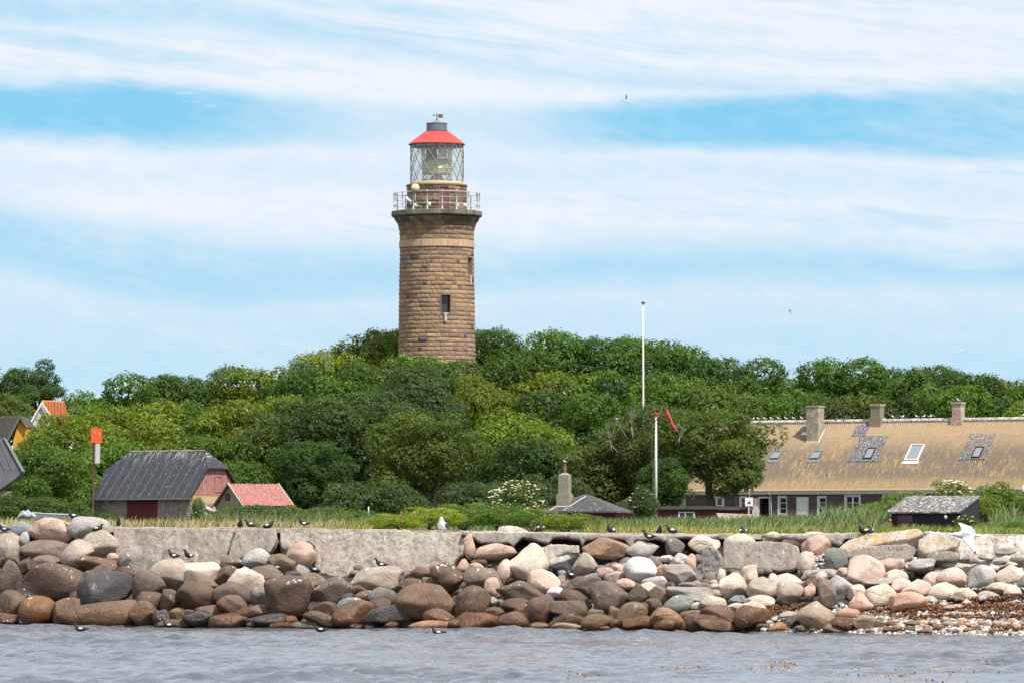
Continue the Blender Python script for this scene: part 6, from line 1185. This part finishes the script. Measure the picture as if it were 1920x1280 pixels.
for i in range(NP):
    a_ = th0 + 2 * math.pi * (i + .5) / NP
mb.build('rails', GALV, rl, True)
def inst(name, px, py, dep, f, mat, label=None):
    mb = MB(); f(mb); o = mb.build(name, mat, lh, True); o.location = ((px - 819) * k, -dep, zy(py)); return o
def dish(mb): mb.add(*[([(math.cos(a) * 8.2 * k, y, math.sin(a) * 8.2 * k) for y in (-.04, .04) for a in np.linspace(0, 2 * math.pi, 25)[:-1]] + [(0, -.09, 0)]), ([(i, (i + 1) % 24, 24 + (i + 1) % 24, 24 + i) for i in range(24)] + [(48, (i + 1) % 24, i) for i in range(24)] + [tuple(range(24, 48))])]); mb.tube([(-.0, .05, -.1), (-.0, .1, -1.0), (.2, .1, -1.45), (.6, .3, -1.6)], .04, 6)
inst('round_antenna', 780, 358.5, 74 * k, dish, plain('ivory_dish', (.60, .53, .36), (.55, .48, .33), 3, .5))
def lamp_(mb): mb.tube([(-.32, 0, .22), (.12, 0, -.18)], [.13, .18], 10); mb.tube([(.1, 0, -.2), (.15, .05, -.42)], .05, 6)
inst('spotlight', 769, 380, 66 * k, lamp_, WHITE)
for px in (780, 806, 858, 873): inst('equipment_box', px, 390 if px != 806 else 388.5, math.sqrt(max(0, 78 ** 2 - (px - 819) ** 2)) * k, lambda mb: mb.box(-.15, .15, 0, .12, -.16, .18), WHITE)
# ------------------------------------------------------------ birds
def bird_mat(name, fn):
    m, t, b, out = newmat(name); v = obc(t); t.put(b.inputs['Base Color'], fn(t, v)); b.inputs['Roughness'].default_value = .7; bump(t, b, t.noise(v, 60, 3), .003); return m
SOOT = bird_mat('sooty_plumage', lambda t, v: t.mix(t.noise(v, 20, 3), (.008, .007, .008), (.018, .014, .013)))
def gullcol(t, v):
    x_, y_, z_ = t.xyz(v); return t.mix(t.noise(v, 12, 3), (.74, .74, .74), (.66, .66, .67))
WFEA = bird_mat('white_plumage', gullcol); GFEA = plain('grey_wing', (.30, .32, .35), (.25, .27, .30), 10, .7); BFEA = plain('black_wing', (.04, .042, .05), (.03, .03, .035), 10, .7); BEAK = plain('yellow_beak', (.65, .38, .05), (.6, .33, .05), 9, .5); REDF = plain('red_feet', (.6, .05, .03), (.5, .04, .03), 9, .5)
def ring_loft(secs, seg=14):
    """secs: (x, z, half width, half height, slope angle): one continuous skin"""
    V = []; Fc = []
    for (x, z, a, b_, s_) in secs:
        for i in range(seg):
            q = 2 * math.pi * i / seg; u, w_ = math.cos(q) * a, math.sin(q) * b_; V.append((x - w_ * math.sin(s_), u, z + w_ * math.cos(s_)))
    for i in range(len(secs) - 1):
        for j in range(seg): Fc.append((i * seg + j, i * seg + (j + 1) % seg, (i + 1) * seg + (j + 1) % seg, (i + 1) * seg + j))
    Fc += [tuple(range(seg - 1, -1, -1)), tuple((len(secs) - 1) * seg + j for j in range(seg))]; return V, Fc
def body(name, secs, mat):
    V, Fc = ring_loft(secs); me = npmesh(name, V, Fc, mat, True); o = bpy.data.objects.new('tmp', me); COL.objects.link(o); s_ = o.modifiers.new('s', 'SUBSURF'); s_.levels = 1; bake(o); me = o.data; bpy.data.objects.remove(o); me.name = name; return me
G_ST = [(-.19, .105, .008, .006, 0), (-.14, .105, .03, .016, 0), (-.08, .105, .06, .045, 0), (0, .105, .072, .062, .1), (.06, .125, .066, .062, .5), (.095, .165, .04, .042, 1.1), (.105, .20, .027, .028, 1.4), (.118, .232, .026, .026, 1.0), (.145, .243, .022, .020, .2), (.17, .24, .009, .008, 0), (.205, .236, .003, .003, 0)]
G_SW = [(-.2, .05, .01, .006, 0), (-.14, .045, .04, .02, 0), (-.07, .03, .07, .045, 0), (0, .025, .078, .055, .0), (.07, .035, .062, .055, .3), (.105, .08, .034, .034, 1.1), (.115, .12, .026, .026, 1.3), (.128, .15, .026, .025, .8), (.152, .157, .020, .018, .1), (.18, .155, .008, .008, 0), (.21, .153, .003, .003, 0)]
G_RE = [(-.15, .045, .01, .006, 0), (-.11, .055, .045, .03, 0), (-.05, .07, .072, .06, 0), (.02, .08, .078, .07, .1), (.07, .10, .06, .062, .6), (.088, .14, .036, .036, 1.3), (.09, .165, .028, .026, 1.2), (.105, .18, .025, .022, .4), (.13, .178, .016, .014, 0), (.15, .175, .006, .006, 0), (.17, .173, .003, .003, 0)]
MG = {'stand': body('body', G_ST, SOOT), 'swim': body('body', G_SW, SOOT), 'rest': body('body', G_RE, SOOT)}
def patch_mesh(mz, off=0):
    mb = MB()
    for s_ in (-1, 1):
        mb.ico((-.015 + off, s_ * .056, mz), (.05, .022, .026), 2)
    return npmesh('wing_patch', mb.v, mb.f, WFEA, True)
MP = {'stand': patch_mesh(.112), 'swim': patch_mesh(.045), 'rest': patch_mesh(.095)}
mb = MB()
for s_ in (-.03, .03): mb.tube([(0, s_, .055), (.005, s_, .02), (.01, s_, .006)], .007, 5); mb.prism([(-.005, s_ - .006, .001), (.045, s_ - .022, .001), (.045, s_ + .022, .001)], (0, 0, .008))
FEET = npmesh('feet', mb.v, mb.f, REDF)
def guillemot(px, pb, D, face, pose, label, sc=1.05, group='black guillemots'):
    e = empty('guillemot', P(px, pb, D), {'l': R(180 - 12), 'r': R(-10), 'f': R(-80), 'b': R(100), 'fl': R(225)}[face], label, 'bird', group); e.scale = (sc,) * 3
    link('body', MG[pose], e); link('wing_patch', MP[pose], e)
    if pose == 'stand': link('feet', FEET, e)
    return e
def Dn(px, py): return min(Dwall(px) + .1, Dw(px) + KS * max(0, yw(px) - py) + .35)
WT = lambda px: Dwall(px) + .55
GUI = [(8, 999, Dwall(0) - .5, 'l', 'stand', 'black guillemot cut by the left edge of the photo'), (138, 972.5, Dwall(138) + .2, 'l', 'rest', 'black guillemot sitting on the big pale grey rock of the bank top'),
 (183, 996.5, Dwall(183) - .2, 'r', 'rest', 'black guillemot sitting hunched on a light taupe boulder by the wall end'), (197, 1060, Dn(197, 1064) , 'l', 'rest', 'black guillemot on the brown stone below the wall end'),
 (222, 989, WT(222), 'f', 'stand', 'black guillemot half hidden in grass at the wall end'), (326, 1049, Dn(326, 1050) - .3, 'l', 'stand', 'black guillemot on a boulder below the wall, leading one of the pair'),
 (354, 1049, Dn(354, 1050) - .3, 'fl', 'stand', 'black guillemot on a boulder below the wall, trailing one of the pair'), (450, 988.5, WT(450), 'f', 'rest', 'small-looking black guillemot on the wall at its first crack'),
 (470, 988.5, WT(470), 'l', 'rest', 'black guillemot lying on the wall just right of the first crack'), (503, 991, Dwall(503) + .2, 'r', 'rest', 'black guillemot facing right on the wall at the second crack'),
 (570, 988.5, WT(570), 'l', 'stand', 'black guillemot standing with raised neck on the wall past the cracks'), (520, 1070, Dn(520, 1074) - .3, 'l', 'rest', 'black guillemot on the khaki boulder below the second crack'),
 (590, 1074, Dn(590, 1076) - .5, 'l', 'rest', 'black guillemot in shade beneath the great slab'), (715, 1066, Dn(715, 1068) - .5, 'l', 'stand', 'black guillemot on the long grey boulder under the great slab'),
 (1014, 995.5, WT(1014), 'b', 'rest', 'black guillemot seen from behind on the wall by the roses'), (1071, 1084, Dn(1071, 1088) - .5, 'l', 'rest', 'black guillemot in the dark gap beside the cream boulders'),
 (1146, 1000, WT(1146), 'fl', 'rest', 'black guillemot sitting alone above the orange ellipsoid boulder'), (1217, 1013, Dwall(1217) - .75, 'l', 'stand', 'upright black guillemot with red feet on a grey boulder'),
 (1236, 1001, WT(1236), 'f', 'rest', 'all-dark black guillemot on the wall between two others'), (1260, 1000, WT(1260), 'l', 'rest', 'black guillemot with white wing bar, last of the three on the wall'),
 (1393, 1001.5, WT(1393), 'b', 'rest', 'lone hunched black guillemot above the clean square slab'), (1618, 1001, Dwall(1618) + .1, 'fl', 'rest', 'black guillemot with white patch, one of two huddled by the lichened slab'),
 (1631, 1000.5, Dwall(1631) + .25, 'b', 'rest', 'all-dark black guillemot, one of two huddled by the lichened slab')]
for g_ in GUI: guillemot(*g_, sc=1.15 if g_[4] == 'rest' else 1.1)
def wz_at(x, y): X1, Y1, Z1 = seaxy(np.array([x]), np.array([y])); return float(Z1[0])
for px, py, lb in ((151, 1187, 'black guillemot swimming below the long ochre boulder'), (317, 1183, 'black guillemot swimming close to the wet ochre stone, wings slightly raised'), (601, 1187, 'black guillemot swimming below the great slab'), (822, 1187, 'black guillemot swimming low, only head and white patch showing')):
    D = EYE * F / (py - HOR); x_ = (px - 960) / F * D; e = guillemot(px, py, D, 'l', 'swim', lb, 1.1); e.location.z = wz_at(x_, D) + (.10 if px != 822 else .05)
# gulls
def gull_body(L=.40): return [(x * L / .4, z * L / .4, a * L / .4, b_ * L / .4, s_) for x, z, a, b_, s_ in [(-.25, .0, .03, .006, 0), (-.17, .0, .035, .012, 0), (-.1, .0, .045, .04, 0), (0, .0, .06, .06, 0), (.09, .005, .052, .052, 0), (.14, .012, .036, .036, 0), (.175, .018, .034, .034, 0), (.20, .016, .022, .022, 0), (.222, .010, .006, .007, 0), (.225, .009, .002, .002, 0)]]
GB = body('body', gull_body(), WFEA); mb = MB(); mb.tube([(.215, 0, .010), (.245, 0, .008), (.262, 0, .0)], [.009, .008, .002], 6); GBK = npmesh('beak', mb.v, mb.f, BEAK, True)
def wing_mesh(up, sweep, span=.62, chord=.15, mats=(WFEA, BFEA), tip=.82):
    """gull wing with an arm, a wrist and a hand; up = lift angles of arm and hand"""
    V = []; Fc = []; mi = []; n_ = 10
    for i in range(n_ + 1):
        u = i / n_; a = span * min(u, .45); h_ = span * max(0, u - .45); y = a * math.cos(R(up[0])) + h_ * math.cos(R(up[1])) + .03; z = a * math.sin(R(up[0])) + h_ * math.sin(R(up[1])) + .02
        x = .06 + (.10 * min(1, u / .4)) - sweep * max(0, u - .42) * span * 1.1; ch = chord * (1 - .25 * u) * (1 if u < .6 else (1 - (u - .6) / .42)) + .004
        for q, t_ in ((0, 0.), (.3, .012), (1., 0.)): V.append((x - ch * q, y, z + t_ * (1 - u)))
        for q, t_ in ((1., -.004), (.3, -.004), (0, -.004)): V.append((x - ch * q, y, z + t_))
    for i in range(n_):
        for j in range(6): Fc.append((i * 6 + j, i * 6 + (j + 1) % 6, i * 6 + 6 + (j + 1) % 6, i * 6 + 6 + j)); mi.append(1 if i / n_ >= tip else 0)
    Fc += [(5, 4, 3, 2, 1, 0), tuple(n_ * 6 + j for j in range(6))]; mi += [0, 1]; V2 = [(x, -y, z) for x, y, z in V]
    return npmesh('wing', V, Fc, mats, True, mi), npmesh('wing', V2, [f[::-1] for f in Fc], mats, True, mi)
WG = {'glide': wing_mesh((12, -8), .5), 'up': wing_mesh((50, 25), .6), 'down': wing_mesh((-5, -40), .6), 'vee': wing_mesh((42, 38), .5)}
GWM = {k_: wing_mesh(u_, .5, .62, .15, (GFEA, BFEA)) for k_, u_ in (('glide', (12, -8)), ('vee', (42, 38)), ('up', (50, 25)))}
def flyer(px, py, D, yaw, pitch, roll, pose, label, sc=1., grey=True):
    e = empty('flying_gull', P(px, py, D), 0, label, 'bird', 'gulls in flight'); e.rotation_euler = (R(roll), R(pitch), R(yaw)); e.scale = (sc,) * 3
    link('body', GB, e); link('beak', GBK, e); w1, w2 = (GWM if grey and pose in GWM else WG)[pose]; link('wing', w1, e); link('wing', w2, e); return e
flyer(1172, 190, 300, 25, 5, -35, 'up', 'dark-looking gull high in the sky right of the lighthouse', .75)
flyer(1481, 582, 330, 150, 0, 30, 'down', 'small dark gull in the sky above the long roof trees', .62)
flyer(1802, 657, 330, 20, 0, 20, 'glide', 'pale gull gliding in the sky at the upper right treetops', .62)
flyer(1779, 691, 335, 60, 0, 30, 'vee', 'white gull against the right-hand treetops, wings in a V', .55)
flyer(1218, 695, 345, 160, 0, 15, 'glide', 'white gull just right of the tall flagpole', .55)
flyer(1370, 712, 345, 160, 0, 30, 'down', 'white gull over the trees between flagpole and big chimney', .55)
flyer(1437, 727, 340, 185, 0, 12, 'glide', 'white gull gliding above the left end of the long roof', .6)
flyer(1059, 737, 325, 200, -25, 10, 'up', 'white gull with lifted wings in front of the dark mid trees', .6)
flyer(1113, 768, 330, 180, 0, 10, 'glide', 'small white gull left of the tall flagpole', .5)
flyer(464, 770, 345, 30, 0, 5, 'vee', 'thin white gull over the yellow-green trees above the red-roofed shed', .55)
flyer(133, 839, 250, 205, -30, 45, 'vee', 'white gull flying left of the red square beacon', .55)
flyer(1553, 895, 330, 170, 15, 12, 'vee', 'white gull flying in front of the long yellow roof', .7)
# near gull, banking over the broken slope: wings raised towards the sky and towards the water
near = empty('herring_gull', P(1812, 1003, 104), 0, 'big white herring gull flying low in front of the concrete slope', 'bird', 'gulls in flight'); near.rotation_euler = (R(-62), R(8), R(172)); near.scale = (1.45,) * 3
near.rotation_euler = (R(0), R(0), R(0))
ng = body('body', gull_body(.40), WFEA); kn = 104 / F / 1.45
link('body', ng, near); near.scale = (-1.45, 1.45, 1.45)
link('beak', GBK, near)
def flatwing(pts, y0, y1, name):
    """wing outline in photo pixels round (1812, 1003); it leans from the shoulder y0 to the tip y1"""
    zs = [p[1] for p in pts]; zr = max(abs(z - 1003) for z in zs); V = []
    for s_ in (0, .012):
        for (x, y) in pts: u = abs(y - 1003) / zr; V.append((-(x - 1812) * kn, y0 + (y1 - y0) * u + s_ * (1.1 - u) + .03 * math.sin(u * 3), -(y - 1003) * kn))
    n_ = len(pts); Fc = [tuple(range(n_)), tuple(range(2 * n_ - 1, n_ - 1, -1))] + [(i, i + n_, (i + 1) % n_ + n_, (i + 1) % n_) for i in range(n_)]
    o = link(name, npmesh(name, V, Fc, plain('pale_grey_wing', (.43, .45, .49), (.52, .53, .56), 12, .7)), near); return o
flatwing([(1800, 998), (1806, 991), (1804, 984), (1801, 979), (1806, 979), (1816, 983), (1826, 987), (1830, 994), (1829, 1002), (1826, 1007), (1814, 1008), (1804, 1004)], -.05, .42, 'wing')
flatwing([(1800, 999), (1804, 1008), (1809, 1017), (1817, 1027), (1823, 1034), (1827, 1038), (1828, 1032), (1825, 1022), (1823, 1012), (1826, 1005), (1822, 1000), (1808, 997)], -.06, -.40, 'wing')
mb = MB(); mb.tube([(-(1824 - 1812) * kn, -.335, -(1034 - 1003) * kn), (-(1827.6 - 1812) * kn, -.385, -(1038.5 - 1003) * kn)], [.02, .006], 6); mb.build('wing_tip', BFEA, near)
# big gull resting on the wall, chest to the viewer
bgb = body('body', [(-.22, .09, .03, .01, 0), (-.15, .10, .09, .05, 0), (-.05, .12, .13, .11, 0), (.05, .14, .135, .13, .2), (.11, .19, .105, .11, .9), (.12, .25, .07, .075, 1.3), (.125, .30, .058, .058, 1.4), (.145, .335, .05, .045, .9), (.18, .335, .03, .026, 0), (.21, .32, .012, .012, -.2)], WFEA)
e = empty('great_gull', P(829, 994.5, WT(829)), R(-100), 'big white gull with dark back resting on the wall in front of the yellow roses', 'bird'); link('body', bgb, e); mb = MB(); mb.ico((-.07, .10, .15), (.19, .055, .085), 3); mb.ico((-.07, -.10, .15), (.19, .055, .085), 3); mb.ico((-.10, 0, .20), (.14, .10, .05), 3); mb.build('folded_wings', BFEA, e, True)
mb = MB(); mb.tube([(.20, 0, .325), (.25, 0, .315)], [.014, .006], 6); mb.build('beak', BEAK, e, True)
# ridge gulls
SG = body('body', [(-.17, .10, .015, .006, 0), (-.11, .105, .035, .02, 0), (-.05, .115, .055, .045, 0), (.02, .13, .058, .055, .2), (.06, .16, .042, .045, .9), (.07, .195, .03, .03, 1.3), (.08, .22, .032, .03, .8), (.105, .225, .022, .018, 0), (.135, .22, .004, .004, 0)], WFEA)
mb = MB(); mb.ico((-.045, .034, .125), (.11, .028, .035), 2); mb.ico((-.045, -.034, .125), (.11, .028, .035), 2); SGW = npmesh('folded_wings', mb.v, mb.f, GFEA, True)
mb = MB(); mb.tube([(0, -.02, .08), (0, -.02, 0)], .006, 4); mb.tube([(0, .02, .08), (0, .02, 0)], .006, 4); SGL = npmesh('legs', mb.v, mb.f, REDF)
RG_ = [1363, 1398, 1412, 1421.5, 1434, 1446, 1460, 1473.5, 1488, 1503, 1674, 1692, 1719, 1732, 1744, 1919]
ORD = ['first', 'second', 'third', 'fourth', 'fifth', 'sixth', 'seventh', 'eighth', 'ninth', 'tenth']
def ridge_gull(p, rz_, lab, sc=1.12):
    e = empty('perched_gull', p, rz_, lab, 'bird', 'gulls perched on roofs and chimneys'); e.scale = (sc,) * 3; link('body', SG, e); link('folded_wings', SGW, e); link('legs', SGL, e)
rq = random.Random(8)
for i, px in enumerate(RG_):
    x_ = PH(px, 786, hw := 5.6).x; p_ = Matrix.Rotation(-R(29), 3, 'Z') @ Vector((x_, 5.6, P(1920, 785.5, D2 + 4.4).z - loc_h.z + .22)) + loc_h
    if i < 10: lab = f"white gull on the ridge left of the biggest chimney, {ORD[9 - i]} from that chimney"
    elif i < 15: lab = f"white gull on the ridge between middle and brick chimney, {ORD[i - 10]} from the middle chimney"
    else: lab = 'white gull on the ridge at the right edge of the photo'
    ridge_gull(p_, R(rq.choice([180, 200, 160, 20, 190])), lab)
p_ = P(1798.6, 752.6, 0); 
pc = PH(1797, 753, 5.6); ridge_gull(Matrix.Rotation(-R(29), 3, 'Z') @ Vector((pc.x, 5.6, pc.z)) + loc_h, R(185), 'white gull standing on top of the brick chimney')
g3 = Matrix.Rotation(-R(20), 3, 'Z') @ Vector((hutpx[0], -.7, hutpx[1])) + hutloc; ridge_gull(g3, R(200), 'white gull standing on the clay pipe of the hut chimney', 1.0)
ridge_gull(P(1157, 788, 326), R(190), 'white gull sitting in the tree top left of the windsock mast', .9)
